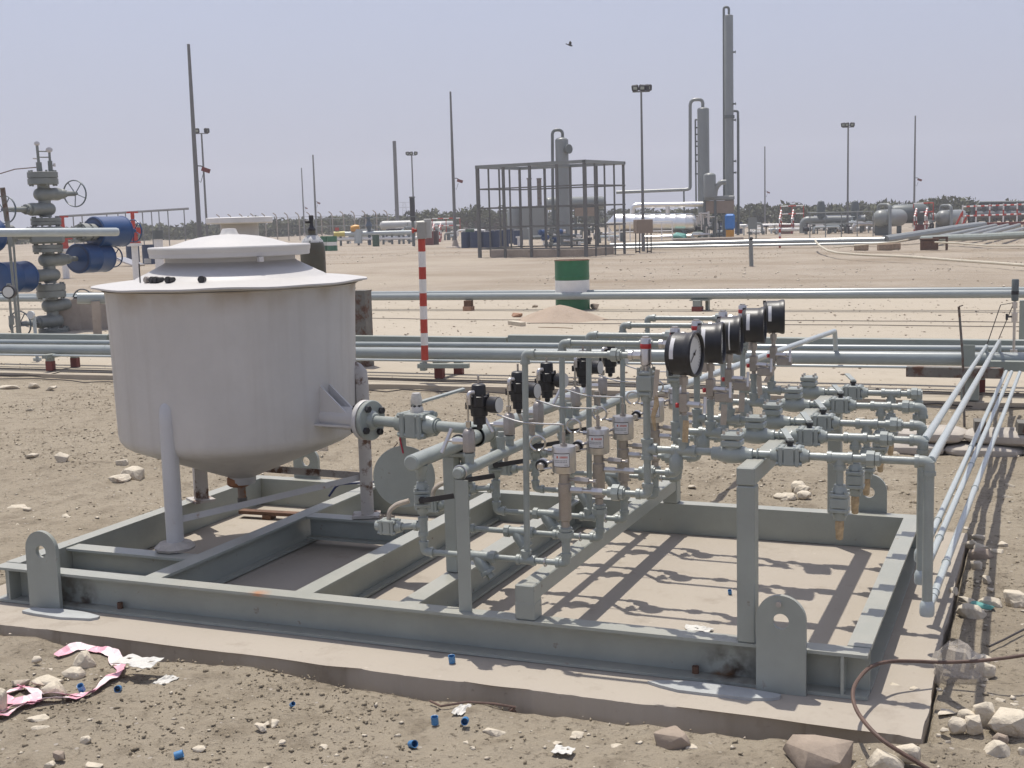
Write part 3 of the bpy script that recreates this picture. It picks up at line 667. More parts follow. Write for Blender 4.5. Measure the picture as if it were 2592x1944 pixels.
# ------------------------------------------------------------------ pressure regulators with side gauge
ORD = ['nearest', 'second', 'third', 'fourth', 'farthest']
def regulator():
    t = thing('pressure_regulator', '', 'regulator', (AX+.02,YK[0]+.02,.915), 0, 'black pressure regulators in a row')
    c = (AX+.02, YK[0]+.02, 0)
    put('body', MB().lathe([(.008,.868),(.012,.872),(.012,.885),(.026,.888),(.026,.918),(.034,.920),(.036,.940),(.036,.955),(.041,.958),(.043,.972),(.043,.995),(.038,.998)], c, (0,0,1), 24).box((c[0]-.045,c[1],.957),(.022,.026,.026)), M['black'], t)
    for i in range(8):
        a = 2*pi*i/8; put('cap_screw', MB().cyl((c[0]+.040*cos(a),c[1]+.040*sin(a),.960),(c[0]+.040*cos(a),c[1]+.040*sin(a),1.003),.0055,n=6), M['dark'], t)
    bn = put('bonnet', MB().lathe([(.030,.996),(.029,1.032),(.027,1.038),(.020,1.042),(.008,1.043)], c, (0,0,1), 24), M['black'], t)
    put('adjusting_screw', MB().cyl((c[0],c[1],1.042),(c[0],c[1],1.072),.0048,n=8), M['bronze'], bn)
    g = put('side_gauge', MB().lathe([(.006,.03),(.006,.05),(.029,.052),(.031,.056),(.031,.094),(.028,.096)], (c[0],c[1],.965), (.985,-.17,0), 28), M['black'], t)
    put('dial', MB().lathe([(.0,.0962),(.0285,.0962),(.0295,.0978),(.0,.0985)], (c[0],c[1],.965), (.985,-.17,0), 28), M['dial'], g)
    put('inlet_elbow', MB().tube(fillet([(AX,YK[0]-.035,.985),(AX,YK[0]-.035,1.012),(AX+.012,YK[0]-.012,1.012)],.012),.009,10).cyl((AX,YK[0]-.035,.968),(AX,YK[0]-.035,.990),.0105,n=6), STEEL, t)
    return t
r0 = regulator(); regs = [r0]
for k in range(1,5): c = copy_tree(r0); c.location.y = r0.location.y+YK[k]-YK[0]; regs.append(c)
for k, r in enumerate(regs):
    r.scale = (.90,.90,.96)
    r['label'] = ('black pressure regulator with side gauge, nearest the tank valve and camera', 'second black pressure regulator in the row counted from the camera', 'third black pressure regulator in the row, behind a thin riser', 'fourth black pressure regulator in the row, partly behind the grey top pipes', 'farthest black pressure regulator at the back end of the row')[k]

# ------------------------------------------------------------------ one dosing train; the other four are copies moved back
y0 = YK[0]
XD, YD, ZD = Vector((1,0,0)), Vector((0,1,0)), Vector((0,0,1))
LZ, OZ, TZ, DZ = .399, .828, 1.152, .668         # low run, outlet run, top run, pump discharge
def V(x, z, dy=0): return Vector((x, y0+dy, z))
def train():
    t = thing('dosing_line', '', 'pipework', (2.7,y0,ZT), 0, 'five parallel dosing lines')
    iv_x = 1.950
    put('inlet_drop', MB().cyl(V(iv_x,HZ-.02), V(iv_x,LZ), .0125, n=14).lathe([(.026,0),(.024,.02),(.019,.032),(.019,.05)], V(iv_x,HZ-.022), (0,0,-1), 16), M['pipe'], t)
    v = ball_valve(t, V(iv_x,.605), ZD, -YD+XD*.5, XD*.9+YD*.2+ZD*.15, 1.0, M['pipe'], True, M['dark'])
    put('tee', tee(MB(), V(iv_x,.496), ZD, -XD, .0125), M['pipe'], t)
    put('pipe', MB().cyl(V(iv_x-.03,.496), V(1.84,.486), .0115, n=14), M['pipe'], t)
    dv = ball_valve(t, V(1.806,.486), XD, ZD, XD*.6+YD*.5+ZD*.2, .92, M['pipe'], False)
    put('taped_lever', MB().tube(fillet([V(1.806,.512), V(1.808,.545), V(1.835,.570,.01), V(1.885,.585,.02)], .02), [.008]*2+[.010]*12+[.006]*3 if False else .0095, 8), M['card'], dv)
    put('elbow', elbow(MB(), V(iv_x,LZ), ZD, XD, .0125), M['pipe'], t)
    put('low_pipe', MB().cyl(V(iv_x,LZ), V(2.517,LZ), .0112, n=14), M['pipe'], t)
    ys = MB().cyl(V(2.125,LZ), V(2.235,LZ), .019, n=18).cyl(V(2.120,LZ), V(2.140,LZ), .0245, n=8).cyl(V(2.222,LZ), V(2.242,LZ), .0245, n=8)
    bd = (XD*.62-ZD*.78-YD*.05).normalized(); bp = V(2.165,LZ)
    ys.lathe([(.018,0),(.025,.02),(.026,.065),(.029,.068),(.029,.080)], bp, bd, 16).cyl(bp+bd*.08, bp+bd*.098, .014, n=6)
    put('strainer', ys, M['pipe'], t)
    put('tee', tee(MB(), V(2.362,LZ), XD, ZD, .0125), M['pipe'], t)
    put('u_bolt', MB().ring(V(2.437,LZ-.002), XD, .0155, .0028, 16, 6), STEEL, t)
    put('elbow', elbow(MB(), V(2.517,LZ), -XD, ZD, .0125, .034), M['pipe'], t)
    put('pump_stub', MB().cyl(V(2.517,LZ), V(2.517,.50), .0150, n=16), M['pipe'], t)
    put('union', union(MB(), V(2.517,.507), ZD, .0150, .9), M['pipe'], t)
    put('riser', MB().cyl(V(2.366,LZ), V(2.378,TZ), .0113, n=14), M['pipe'], t)
    put('elbow', elbow(MB(), V(2.378,TZ), -ZD, XD, .0113, .034), M['pipe'], t)
    put('top_pipe', MB().cyl(V(2.378,TZ), V(2.800,TZ), .0113, n=14), M['pipe'], t)
    put('union', union(MB(), V(2.712,TZ), XD, .0115, .9), M['pipe'], t)
    # pump discharge to the column
    put('discharge_fitting', MB().cyl(V(2.54,DZ), V(2.585,DZ), .0115, n=6).cyl(V(2.585,DZ), V(2.645,DZ), .0085, n=10).cyl(V(2.62,DZ), V(2.66,DZ), .013, n=6), STEEL, t)
    put('union', union(MB(), V(2.71,DZ), XD, .0145, 1.1), M['pipe'], t)
    put('discharge_pipe', MB().cyl(V(2.66,DZ), V(2.823,DZ), .0105, n=14), M['pipe'], t)
    put('elbow', elbow(MB(), V(2.823,DZ), -XD, ZD, .0125), M['pipe'], t)
    put('column', MB().cyl(V(2.823,DZ), V(2.823,1.03), .0125, n=16), M['pipe'], t)
    put('tee', tee(MB(), V(2.823,OZ), ZD, XD, .0135), M['pipe'], t)
    put('outlet_pipe', MB().cyl(V(2.823,OZ), V(3.60,OZ), .0130, n=16), M['pipe'], t)
    g = MB(); tee(g, V(2.953,OZ), XD, ZD, .0135, .04); put('tee', g, M['pipe'], t)
    put('gauge_column', MB().cyl(V(2.953,OZ), V(2.953,.945), .0125, n=14).cyl(V(2.953,.93), V(2.953,.95), .017, n=6), M['pipe'], t)
    dp = put('drip_leg', MB().lathe([(.0,0),(.020,.003),(.024,.012),(.024,.05),(.019,.058),(.019,.085)], V(2.925,OZ-.075), ZD, 18), M['pipe'], t)
    # swing check valve
    cv = MB().lathe([(.019,-.07),(.0225,-.068),(.0225,-.05),(.027,-.04),(.032,-.012),(.032,.012),(.027,.04),(.0225,.05),(.023,.068),(.019,.07)], V(3.12,OZ-.004), XD, 20)
    cv.cyl(V(3.12,OZ), V(3.12,OZ+.040), .028, n=20)
    c = put('check_valve', cv, M['pipe'], t)
    bn = put('bonnet', MB().box(V(3.12,OZ+.035), (.068,.066,.022), ch=.004).box(V(3.12,OZ+.058), (.068,.066,.020), ch=.004), M['pipe'], c)
    for a in (-1,1):
        for b in (-1,1): put('bolt', MB().cyl(V(3.12+.024*a,OZ+.03,.024*b), V(3.12+.024*a,OZ+.078,.024*b), .0055, n=6), STEEL, c)
    put('u_bolt', MB().ring(V(3.205,OZ), XD, .0165, .003, 16, 6), M['pipe'], t)
    bv = ball_valve(t, V(3.312,OZ), XD, ZD, XD*-.35+YD*.95+ZD*.1, 1.05, M['pipe'], True, M['pipe'])
    put('tee', tee(MB(), V(3.473,OZ), XD, -ZD, .0135, .038), M['pipe'], t)
    put('union', union(MB(), V(3.572,OZ), XD, .0135, 1.1), M['pipe'], t)
    # bleed drop with its own bolted valve and a taped end
    put('drop_pipe', MB().cyl(V(3.473,OZ), V(3.473,.71), .0120, n=14), M['pipe'], t)
    ball_valve(t, V(3.473,.680), ZD, -YD, XD, .98, M['pipe'], False)
    put('taped_end', MB().lathe([(.011,0),(.012,.02),(.014,.024),(.015,.05),(.013,.055),(.012,.082),(.006,.086)], V(3.473,.640), (0,0,-1), 10), M['tag'], t)
    return t
t0 = train(); trains = [t0]
for k in range(1,5): c = copy_tree(t0); c.location.y = YK[k]-YK[0]+t0.location.y; trains.append(c)
EX = [3.750,3.700,3.672,3.636,3.585]; EZ = [.350,.345,.340,.50,.50]
for k, t in enumerate(trains):
    y = YK[k]; P = Vector((EX[k],y,OZ))
    t['label'] = '%s grey dosing line with strainer, check valve and ball valve' % (ORD[k] if k in (0,4) else ORD[k]+' nearest')
    if k < 4: put('outlet_tail', MB().cyl((3.595,y,OZ),P,.0130,n=16), M['pipe'], t)
    e = MB(); elbow(e, P, -XD, -ZD, .0140, .040); put('elbow', e, M['pipe'], t)
    if k < 3:
        put('down_pipe', MB().cyl(P,(EX[k],y,EZ[k]),.0165,n=18), M['pipe'], t)
        e = MB().lathe([(.021,0),(.0235,.008),(.0235,.035),(.019,.045),(.0165,.05)], (EX[k],y,EZ[k]-.026), ZD, 18); put('bottom_elbow', e, M['pale_pipe'], t)
    else:
        put('down_pipe', MB().cyl(P,(EX[k],y,.69),.0135,n=16).cyl((EX[k],y,.70),(EX[k],y,.74),.022,n=16), M['pipe'], t)
# tubes running back from the trains to the pipeline
PY = 7.45      # the near pipeline
ends = [(3.93,6.62,.33),(3.87,6.64,.33),(3.83,6.66,.33)]
for k in range(3):
    a = Vector((EX[k]+.006,YK[k]+.02,EZ[k])); b = Vector(ends[k]); d = (b-a).normalized()
    mb = MB().cyl(a, b, .0135, n=12)
    o = solo('outlet_tube', mb, M['pale_pipe'], ('rightmost low pale tube running from the skid back to the pipeline','middle of the three low pale tubes running back to the pipeline','left and greener of the three low tubes running back to the pipeline')[k], 'tube', 'tubes from skid to pipeline')
    for s in (.10,.16,.55,1.9+.2*k): put('coupling', MB().cyl(a+d*s,a+d*(s+.012),.0165,n=12).moved(-o.location), M['pale_pipe'], o, local=True)
for k, (end, st) in enumerate((((3.757,7.40,.50),(EX[0]+.004,YK[0]+.02,OZ)), ((3.655,7.40,.455),(EX[1]+.004,YK[1]+.02,OZ)))):
    solo('outlet_tube', MB().tube(fillet([st, end, (end[0],end[1]+.03,end[2]-.10)], .02), .0145, 12), M['pale_pipe'], ('upper pale tube from the nearest dosing line sloping back to the pipeline','upper pale tube from the second dosing line sloping back to the pipeline')[k], 'tube', 'tubes from skid to pipeline')
solo('supply_tube', MB().tube(fillet([(2.165,1.96,.735),(2.165,2.05,.735),(2.8,1.9,.845) if False else (2.30,2.5,.72),(2.41,7.35,.575),(2.41,7.42,.40)], .03), .021, 14), M['pale_pipe'], 'pale grey tube rising from the back of the skid and dropping onto the pipeline', 'tube')

# ------------------------------------------------------------------ dosing pumps
def pump():
    t = thing('dosing_pump', '', 'pump', (2.517,y0,.53), 0, 'air driven dosing pumps')
    x = 2.517
    put('plunger_tube', MB().lathe([(.0155,.528),(.0155,.555),(.0225,.560),(.0225,.628),(.0235,.632),(.0235,.690),(.0195,.694),(.0195,.735)], (x,y0,0), ZD, 24), M['bronze'], t)
    cyl = put('air_cylinder', MB().lathe([(.030,.728),(.040,.732),(.0425,.737),(.0425,.822),(.041,.826),(.0,.827)], (x,y0,0), ZD, 36), STEEL, t)
    # label plate wrapped on the front of the cylinder
    va = atan2(CAM.y-y0, CAM.x-x)-.15
    def wrap(a0, a1, z0, z1, r, n=10):
        v = []; f = []
        for i in range(n+1):
            a = va+a0+(a1-a0)*i/n
            for z, rr in ((z0,r),(z1,r),(z1,r-.002),(z0,r-.002)): v.append((x+rr*cos(a), y0+rr*sin(a), z))
        for i in range(n):
            for k in range(4): f.append((i*4+k,(i+1)*4+k,(i+1)*4+(k+1) % 4,i*4+(k+1) % 4))
        return MB().add(v, f)
    rim = put('nameplate', wrap(-.86,.62,.756,.806,.0432), M['black'], cyl)
    put('plate_face', wrap(-.82,.58,.7585,.8035,.0436), M['label'], rim)
    red = pm('red_print',(.5,.10,.06),.6); gry = pm('grey_print',(.22,.22,.22),.6)
    pr = wrap(-.50,-.36,.788,.796,.0439,3); put('red_mark', pr, red, rim)
    pr = MB()
    for i in range(7): a = -.20+.095*i; q = wrap(a,a+.06,.7885,.7955,.0439,1); pr.add(q.v, q.f)
    put('red_lettering', pr, red, rim)
    pr = MB()
    for z in (.780,.774):
        for i in range(9):
            a = -.72+.125*i; q = wrap(a,a+.085,z-.0016,z+.0014,.0439,1); pr.add(q.v, q.f)
    for i in range(4): q = wrap(.18+.08*i,.22+.08*i,.762,.766,.0439,1); pr.add(q.v, q.f)
    put('grey_lettering', pr, gry, rim)
    rod = put('pilot_rod', MB().cyl((x,y0,.826),(x,y0,.834),.0125,n=6).cyl((x,y0,.832),(x,y0,.876),.0065,n=10), M['bronze'], t)
    # coiled pilot tube
    h = []
    for i in range(33):
        a = 2*pi*i/32*1.0; h.append((x-.090-.026*cos(a)*1.0+.0, y0-.012+.010*i/32-.005, .835+.026*sin(a)*.9))
    coil = [(x-.043,y0-.004,.808),(x-.060,y0-.006,.809),(x-.078,y0-.010,.812)] + [(x-.092+.028*sin(a), y0-.012-.010*a/6, .835-.026*cos(a)) for a in [i*.32 for i in range(20)]]
    put('coil_tube', MB().tube(coil, .0042, 8).cyl((x-.043,y0-.004,.808),(x-.058,y0-.006,.809),.0085,n=6), M['chrome'], t)
    kn = put('speed_knob', MB().cyl((x-.040,y0-.006,.770),(x-.070,y0-.030,.762),.0055,n=8).lathe([(.0,0),(.012,.001),(.0135,.006),(.0135,.016),(.021,.018),(.021,.024),(.0195,.026),(.0195,.050),(.010,.054),(.010,.072)], (x-.072,y0-.052,.755), (-.1,.98,.12), 20), STEEL, t)
    put('grip_ring', MB().lathe([(.0205,.016),(.0215,.017),(.0215,.025),(.0205,.026)], (x-.072,y0-.052,.755), (-.1,.98,.12), 20), M['black'], kn)
    put('stop_rod', MB().cyl((x-.040,y0-.02,.748),(x-.080,y0-.05,.747),.0045,n=8), M['chrome'], kn)
    put('bleed_valve', MB().cyl((x+.02,y0,.706),(x+.042,y0,.705),.006,n=8).cyl((x+.040,y0,.705),(x+.092,y0,.703),.0125,n=6).cyl((x+.09,y0,.703),(x+.115,y0,.702),.006,n=8).cyl((x+.108,y0,.702),(x+.118,y0,.702),.010,n=6), M['bronze'], t)
    # air tube from the regulator
    put('air_tube', MB().tube(fillet([(AX+.10,y0-.005,.930),(AX+.19,y0-.01,.905),(AX+.29,y0-.01,.903),(AX+.345,y0-.005,.903),(x-.001,y0-.001,.895) if False else (x,y0-.002,.902),(x,y0-.002,.868)], .03), .0032, 8), M['chrome'], t)
    return t
p0 = pump(); pumps = [p0]
for k in range(1,5): c = copy_tree(p0); c.location.y = YK[k]-YK[0]+p0.location.y; pumps.append(c)
for k, t in enumerate(pumps): t['label'] = ('nearest air driven dosing pump with white nameplate on its steel cylinder', 'second dosing pump with nameplate, just behind the nearest one', 'third dosing pump with nameplate, in the middle of the row', 'fourth dosing pump, mostly hidden behind a grey column', 'farthest dosing pump at the back of the row')[k]

# ------------------------------------------------------------------ relief valves on the columns
def relief():
    t = thing('relief_valve', '', 'relief valve', (2.823,y0,.99), 0, 'relief valves on the columns')
    x = 2.823
    put('body', MB().box((x,y0,1.058),(.058,.058,.055), ch=.005).box((x,y0,1.022),(.054,.054,.014), ch=.004).box((x,y0,1.093),(.054,.054,.014), ch=.004).lathe([(.018,0),(.020,.01),(.020,.022)], (x,y0,.995), ZD, 14), M['pipe'], t)
    for a in (-1,1):
        for b in (-1,1): put('bolt', MB().cyl((x+.021*a,y0+.021*b,1.010),(x+.021*a,y0+.021*b,1.112),.006,n=6), M['pipe'], t)
    sp = put('spring_housing', MB().cyl((x,y0,1.10),(x,y0,1.118),.016,n=6).lathe([(.0155,0),(.0185,.004),(.0185,.092),(.0165,.096)], (x,y0,1.116), ZD, 24).cyl((x,y0,1.210),(x,y0,1.218),.013,n=6), STEEL, t)
    put('red_band', MB().lathe([(.0186,0),(.0193,.001),(.0193,.016),(.0186,.017)], (x,y0,1.176), ZD, 24), M['redband'], sp)
    put('side_port', MB().cyl((x-.016,y0,1.152),(x-.048,y0,1.152),.0145,n=6).cyl((x-.046,y0,1.152),(x-.060,y0,1.152),.0175,n=16), STEEL, sp)
    tg = put('card_tag', MB().box((x+.045,y0-.034,1.062),(.016,.003,.095), R=Matrix.Rotation(.10,3,'Y')), M['card'], t)
    put('tag_wire', MB().tube([(x+.006,y0-.019,1.118),(x+.026,y0-.028,1.13),(x+.040,y0-.034,1.108)], .0014, 5), M['wire'], tg)
    return t
v0 = relief(); rel = [v0]
for k in range(1,5): c = copy_tree(v0); c.location.y = YK[k]-YK[0]+v0.location.y; rel.append(c)
for k, t in enumerate(rel): t['label'] = ('nearest relief valve with red tape band round its steel spring housing', 'second relief valve, its steel top showing just above the nearest gauge', 'third relief valve, its steel top showing between the black gauges', 'fourth relief valve with red band, behind the middle black gauge', 'farthest relief valve, its top behind the fourth black gauge')[k]

# ------------------------------------------------------------------ pressure gauges
GD = [(.990,-.10,0),(.993,.11,0),(.993,.11,0),(.995,.10,0),(.98,.20,0)]
GXZ = [(2.955,1.160),(2.955,1.158),(2.952,1.157),(2.953,1.156),(2.962,1.160)]
for k in range(5):
    gx_, gz_ = GXZ[k]; y = YK[k]; c = Vector((gx_,y,gz_)); d = Vector(GD[k]).normalized(); u = Vector((-d.y,d.x,0))
    t = thing('pressure_gauge', ('nearest black pressure gauge with a pale dial and white strip label', 'second black pressure gauge, close behind the nearest', 'third black pressure gauge, its case overlapped by the second', 'fourth black pressure gauge, raised clear behind the third', 'farthest black pressure gauge at the right end of the row')[k], 'pressure gauge', (gx_,y,.945), 0, 'black pressure gauges in a row')
    b0 = c-d*.045
    case = put('case', MB().lathe([(.0,0),(.065,.001),(.068,.005),(.0695,.014),(.072,.017),(.072,.062),(.0737,.072),(.077,.080),(.0775,.089),(.0745,.091),(.0694,.089),(.0683,.080)], b0, d, 48), M['black'], t)
    put('mount_ear', MB().box(b0+Vector((0,0,.065))+d*.006,(.010,.020,.016)).box(b0+Vector((0,0,-.065))+d*.006-u*.02,(.012,.018,.016)), M['black'], case)
    dl = put('dial', MB().lathe([(.0,.079),(.0689,.079),(.0689,.0815),(.0,.0815)], b0, d, 48), M['dial'], t)
    f = b0+d*.082; tk = MB()
    for i in range(27):
        a = radians(225-270*i/26); L_ = .010 if i % 5 == 0 else .006; q = f+(u*cos(a)*1+Vector((0,0,1))*sin(a))*.060
        e = (u*cos(a)+Vector((0,0,1))*sin(a)); R = Matrix((e, e.cross(d), d)).transposed(); tk.box(q, (L_,.0014,.0008), R=R)
    put('scale_marks', tk, M['wire'], dl)
    a = radians(215-60*k*.3); e = (u*cos(a)+Vector((0,0,1))*sin(a)); R = Matrix((e, e.cross(d), d)).transposed()
    put('needle', MB().box(f+d*.002+e*.011,(.064,.003,.001), R=R).cyl(f,f+d*.004,.005,n=10), M['wire'], dl)
    put('bezel', MB().ring(b0+d*.090, d, .0724, .0042, 40, 6), M['black'], t)
    # strip label on the camera side of the case
    ax, uu, ww = d, u, Vector((0,0,1)); sg = -1 if u.y > 0 else 1
    def lab(a0, a1, h0, h1, r, n=8):
        v = []; fs = []
        for i in range(n+1):
            a = a0+(a1-a0)*i/n; rad = uu*sg*cos(a)+ww*sin(a)
            for h, rr in ((h0,r),(h1,r),(h1,r-.002),(h0,r-.002)): v.append(b0+ax*h+rad*rr)
        for i in range(n):
            for q in range(4): fs.append((i*4+q,(i+1)*4+q,(i+1)*4+(q+1) % 4,i*4+(q+1) % 4))
        return MB().add(v, fs)
    put('strip_label', lab(-.15,.90,.020,.034,.0728) if k < 3 else lab(-.2,.80,.022,.036,.0728), M['label'], case)
    if k == 2: put('tape_strip', lab(-.8,.9,.050,.055,.0728), M['label'], case)
    # gauge cock with red plug and hanging tags
    cock = put('gauge_cock', MB().cyl((gx_,y,.945),(gx_,y,1.095),.009,n=10).box((gx_,y,.995),(.030,.034,.066), ch=.003).cyl((gx_,y,1.055),(gx_,y,1.082),.0155,n=6), M['bronze'], t)
    put('red_plug', MB().cyl((gx_-.015,y-.004,.985),(gx_-.027,y-.010,.985),.0085,n=12), M['redband'], cock)
    put('bonnet', MB().cyl((gx_+.012,y-.006,.99),(gx_+.062,y-.020,.99),.011,n=6).cyl((gx_+.06,y-.02,.99),(gx_+.078,y-.025,.99),.005,n=8), STEEL, cock)
    put('t_bar', MB().cyl((gx_+.078,y-.030,.962),(gx_+.078,y-.020,1.018),.006,n=10), STEEL, cock)
    blk = put('cross_block', MB().box((gx_+.052,y-.016,.962),(.066,.022,.034), ch=.003), M['bronze'], cock) if k in (1,2,3,4) else None
    if k in (0,1,2): put('card_tag', MB().box((gx_+(.012 if k == 0 else .055),y-.030,.900),(.020 if k == 0 else .022,.003,.075), R=Matrix.Rotation(.05,3,'Y')), M['tag'] if k == 0 else M['card'], cock)
    if k in (3,4): put('card_tag', MB().box((gx_+(.03 if k == 3 else -.01),y-.028,.905),(.020,.003,.080), R=Matrix.Rotation(-.05 if k == 3 else .5,3,'Y')), M['card'], cock)
# tarpaulin tape bundle hanging on the nearest column
solo('hanging_tape', MB().tube([(2.866,y0-.03,1.02),(2.868,y0-.034,.99),(2.856,y0-.036,.95),(2.862,y0-.036,.90)], [.006,.010,.008,.004], 7), M['tag'], 'frayed brown tape hanging beside the nearest relief valve', 'tape')

# ================================================================== the near pipeline behind the skid (runs along X)
def lin(px0, py0, px1, py1, y): return on(px0,py0,'y',y), on(px1,py1,'y',y)
def longpipe(name, label, y, pL, pR, r, mt, joints=True, n=20, x0=-13, x1=9, cat='pipe', group=None):
    a, b = on(*pL,'y',y), on(*pR,'y',y); s = (b.z-a.z)/(b.x-a.x); z = lambda x: a.z+s*(x-a.x)
    o = solo(name, MB().cyl((x0,y,z(x0)),(x1,y,z(x1)),r,n=n), mt, label, cat, group)
    if joints:
        x = x0+1.3
        while x < x1:
            put('weld_band', MB().cyl((x,y,z(x)),(x+.012,y,z(x)),r*1.035,n=n).moved(-o.location), mt, o, local=True); x += 3.05
    return z
zbig = longpipe('pipeline', 'thickest of the grey pipes crossing just behind the skid', 7.42, (0,884),(2200,906), .060, M['line'])
longpipe('pipeline', 'medium grey pipe just behind the thickest pipe in the near pipe run', 7.62, (0,865.5),(2200,881), .030, M['line'])
longpipe('pipeline', 'thin grey pipe along the front underside of the near pipe run', 7.30, (0,898),(2200,928), .0125, M['pale_pipe'], False)
a, b = on(0,842,'y',7.85), on(2200,859,'y',7.85)
ch = thing('cable_channel', 'grey steel cable channel lying behind the near pipes', 'cable channel', (-2,7.85,.35))
for i, (xa, xb) in enumerate(((-13,-5.9),(-5.88,-.9),(-.88,9))):
    z = lambda x: a.z+(b.z-a.z)/(b.x-a.x)*(x-a.x)
    mb = MB(); s = Vector((xb-xa,0,z(xb)-z(xa)))
    mb.box((((xa+xb)/2),7.85,z((xa+xb)/2)-.045+.004*i),(xb-xa,.09,.085), ch=.004)
    put('channel_length', mb, M['line2'], ch)
def pipe_support(x, y, h, label, arm=.5, red=True, w=.085, zb=.055):
    t = thing('pipe_support', label, 'pipe support', (x,y,zb))
    for dx, dy in ((0,0),(.055,.34)):
        p = put('post', MB().box((x+dx,y+dy,zb+(h-zb)/2),(w,.06,h-zb), ch=.003), M['line2'], t)
        if red: put('red_foot', MB().box((x+dx,y+dy,zb+.055),(w+.006,.066,.11), ch=.003), M['redbase'], p)
    put('cross_arm', MB().box((x+.01,y+.15,h+.022),(.075,arm,.045), ch=.003), M['line2'], t)
    return t
sx = -1.49
pipe_support(sx, 7.47, .20, 'red footed pipe support beside the striped post')
pipe_support(-6.30, 7.30, .20, 'red footed pipe support at the left behind the tank')
pipe_support(3.55, 7.10, .22, 'red footed pipe support at the right edge of the near pipe run')
tA = thing('pipe_bracket', 'dark steel bracket beam under the pipes by the right pipe support', 'bracket', (3.45,6.9,.25))
put('beam', MB().box((3.43,6.92,.285),(.75,.08,.085), ch=.004), M['rustpost'], tA)
put('beam', MB().box((4.15,7.30,.30),(1.0,.08,.085), ch=.004), M['line2'], tA)
put('post', MB().box((3.55,6.98,.15),(.14,.10,.19)), M['line2'], tA)
put('clamp_plate', MB().box((3.52,7.30,.36),(.10,.02,.22)), M['line2'], tA)

# striped post on its bracket, with the emergency button box
SP = on(1076, 925, 'y', 7.18)
post = thing('striped_post', 'red and white banded post with a red push button box on top', 'striped post', (SP.x,7.18,.30))
ztop = on(1067, 603, 'y', 7.18).z; zb0 = on(1076,918,'y',7.18).z
ys_b = [918, 876, 832, 787, 743, 702, 674, 640, 603]  # band edges read off the photograph
zz = [on(1072,v,'y',7.18).z for v in (911, 873.6, 842.7, 807.6, 774.7, 741.7, 706.6, 675.7, 636.5, 605)]
tx = on(1067,603,'y',7.18).x
for i in range(9):
    f0, f1 = (zz[i]-zz[0])/(zz[9]-zz[0]), (zz[i+1]-zz[0])/(zz[9]-zz[0])
    x0_, x1_ = SP.x+(tx-SP.x)*f0, SP.x+(tx-SP.x)*f1
    put('red_band' if i % 2 == 0 else 'white_band', MB().cyl((x0_,7.18,zz[i]),(x1_,7.18,zz[i+1]),.036,n=20,cap=(i in (0,8))), M['redpost'] if i % 2 == 0 else M['white'], post)
bx_ = put('button_box', MB().box((tx+.005,7.18,zz[9]+.085),(.085,.10,.165), .35, ch=.006), pm('box_grey',(.33,.32,.29),.5), post)
put('back_plate', MB().box((tx+.055,7.21,zz[9]+.10),(.07,.05,.185), .35, ch=.004), pm('box_pale',(.45,.44,.41),.5), bx_)
put('red_button', MB().cyl((tx-.03,7.15,zz[9]+.085),(tx-.052,7.13,zz[9]+.085),.014,n=14).lathe([(.0,0),(.026,.003),(.028,.010),(.022,.018)], (tx-.068,7.115,zz[9]+.085), (.72,.69,0), 20), M['redpost'], bx_)
put('hood', MB().cyl((tx-.03,7.14,zz[9]+.145),(tx+.03,7.19,zz[9]+.150),.028,n=16), pm('hood_pale',(.62,.60,.50),.4), bx_)
put('bracket', MB().box((SP.x+.19,7.20,zb0-.03),(.52,.055,.045), .17, ch=.003), M['line2'], post)
put('socket', MB().box((SP.x-.012,7.17,zb0-.035),(.055,.06,.085), ch=.003), M['line2'], post)

# rusty square post right of the tank
p = on(918, 843, 'z', .42); p = on(918,843,'y',8.3); zt = on(918,735,'y',8.3).z
solo('rusty_post', MB().box((p.x,8.3,(zt+.05)/2),(.175,.16,zt-.05), ch=.006).box((p.x,8.3,zt-.004),(.182,.166,.012)), M['rustpost'], 'rust-streaked square steel post just right of the white tank', 'post')
# gas cylinder behind the tank
S = Site(atd(788, 11.7)); zt = S.z(788, 600)
gc = thing('gas_cylinder', 'dark olive gas cylinder with a brass valve behind the tank lid', 'gas cylinder', S.P, S.rz)
put('bottle', MB().lathe([(.09,0),(.11,.01),(.112,.03),(.112,1.38),(.108,1.43),(.095,1.47),(.070,1.50),(.045,1.525),(.034,1.54),(.034,1.575)], (0,0,0), ZD, 32), M['olive'], gc, local=True)
put('collar', MB().lathe([(.034,1.56),(.036,1.58),(.020,1.60),(.016,1.62),(.016,1.66),(.022,1.665),(.022,1.70),(.010,1.705)], (0,0,0), ZD, 14).cyl((-.005,0,1.645),(-.055,-.01,1.645),.014,n=10), M['dark'], gc, local=True)
put('shoulder_paint', MB().lathe([(.1000,1.460),(.0955,1.4745),(.0715,1.502),(.050,1.524)], (0,0,0), ZD, 32, False), pm('chipped_grey',(.42,.42,.41),.4,0,.1,10,spots=(.06,.06,.05),spots_amt=.54,sscale=12), gc, local=True)
# white mushroom vent behind the lid
S = Site(atd(606, 12.6)); z0_, z1_ = S.z(606,566), S.z(606,550)
vt = thing('vent_stack', 'white round vent with a wide flat cap behind the tank lid', 'vent', S.P, S.rz)
put('pipe', MB().lathe([(.19,0),(.18,.02),(.178,z0_+.01)], (0,0,0), ZD, 32), M['grp'], vt, local=True)
put('cap', MB().lathe([(.02,z0_),(.305,z0_),(.314,z0_+.01),(.314,z1_-.004),(.30,z1_),(.0,z1_+.004)], (0,0,0), ZD, 48), M['white'], vt, local=True)

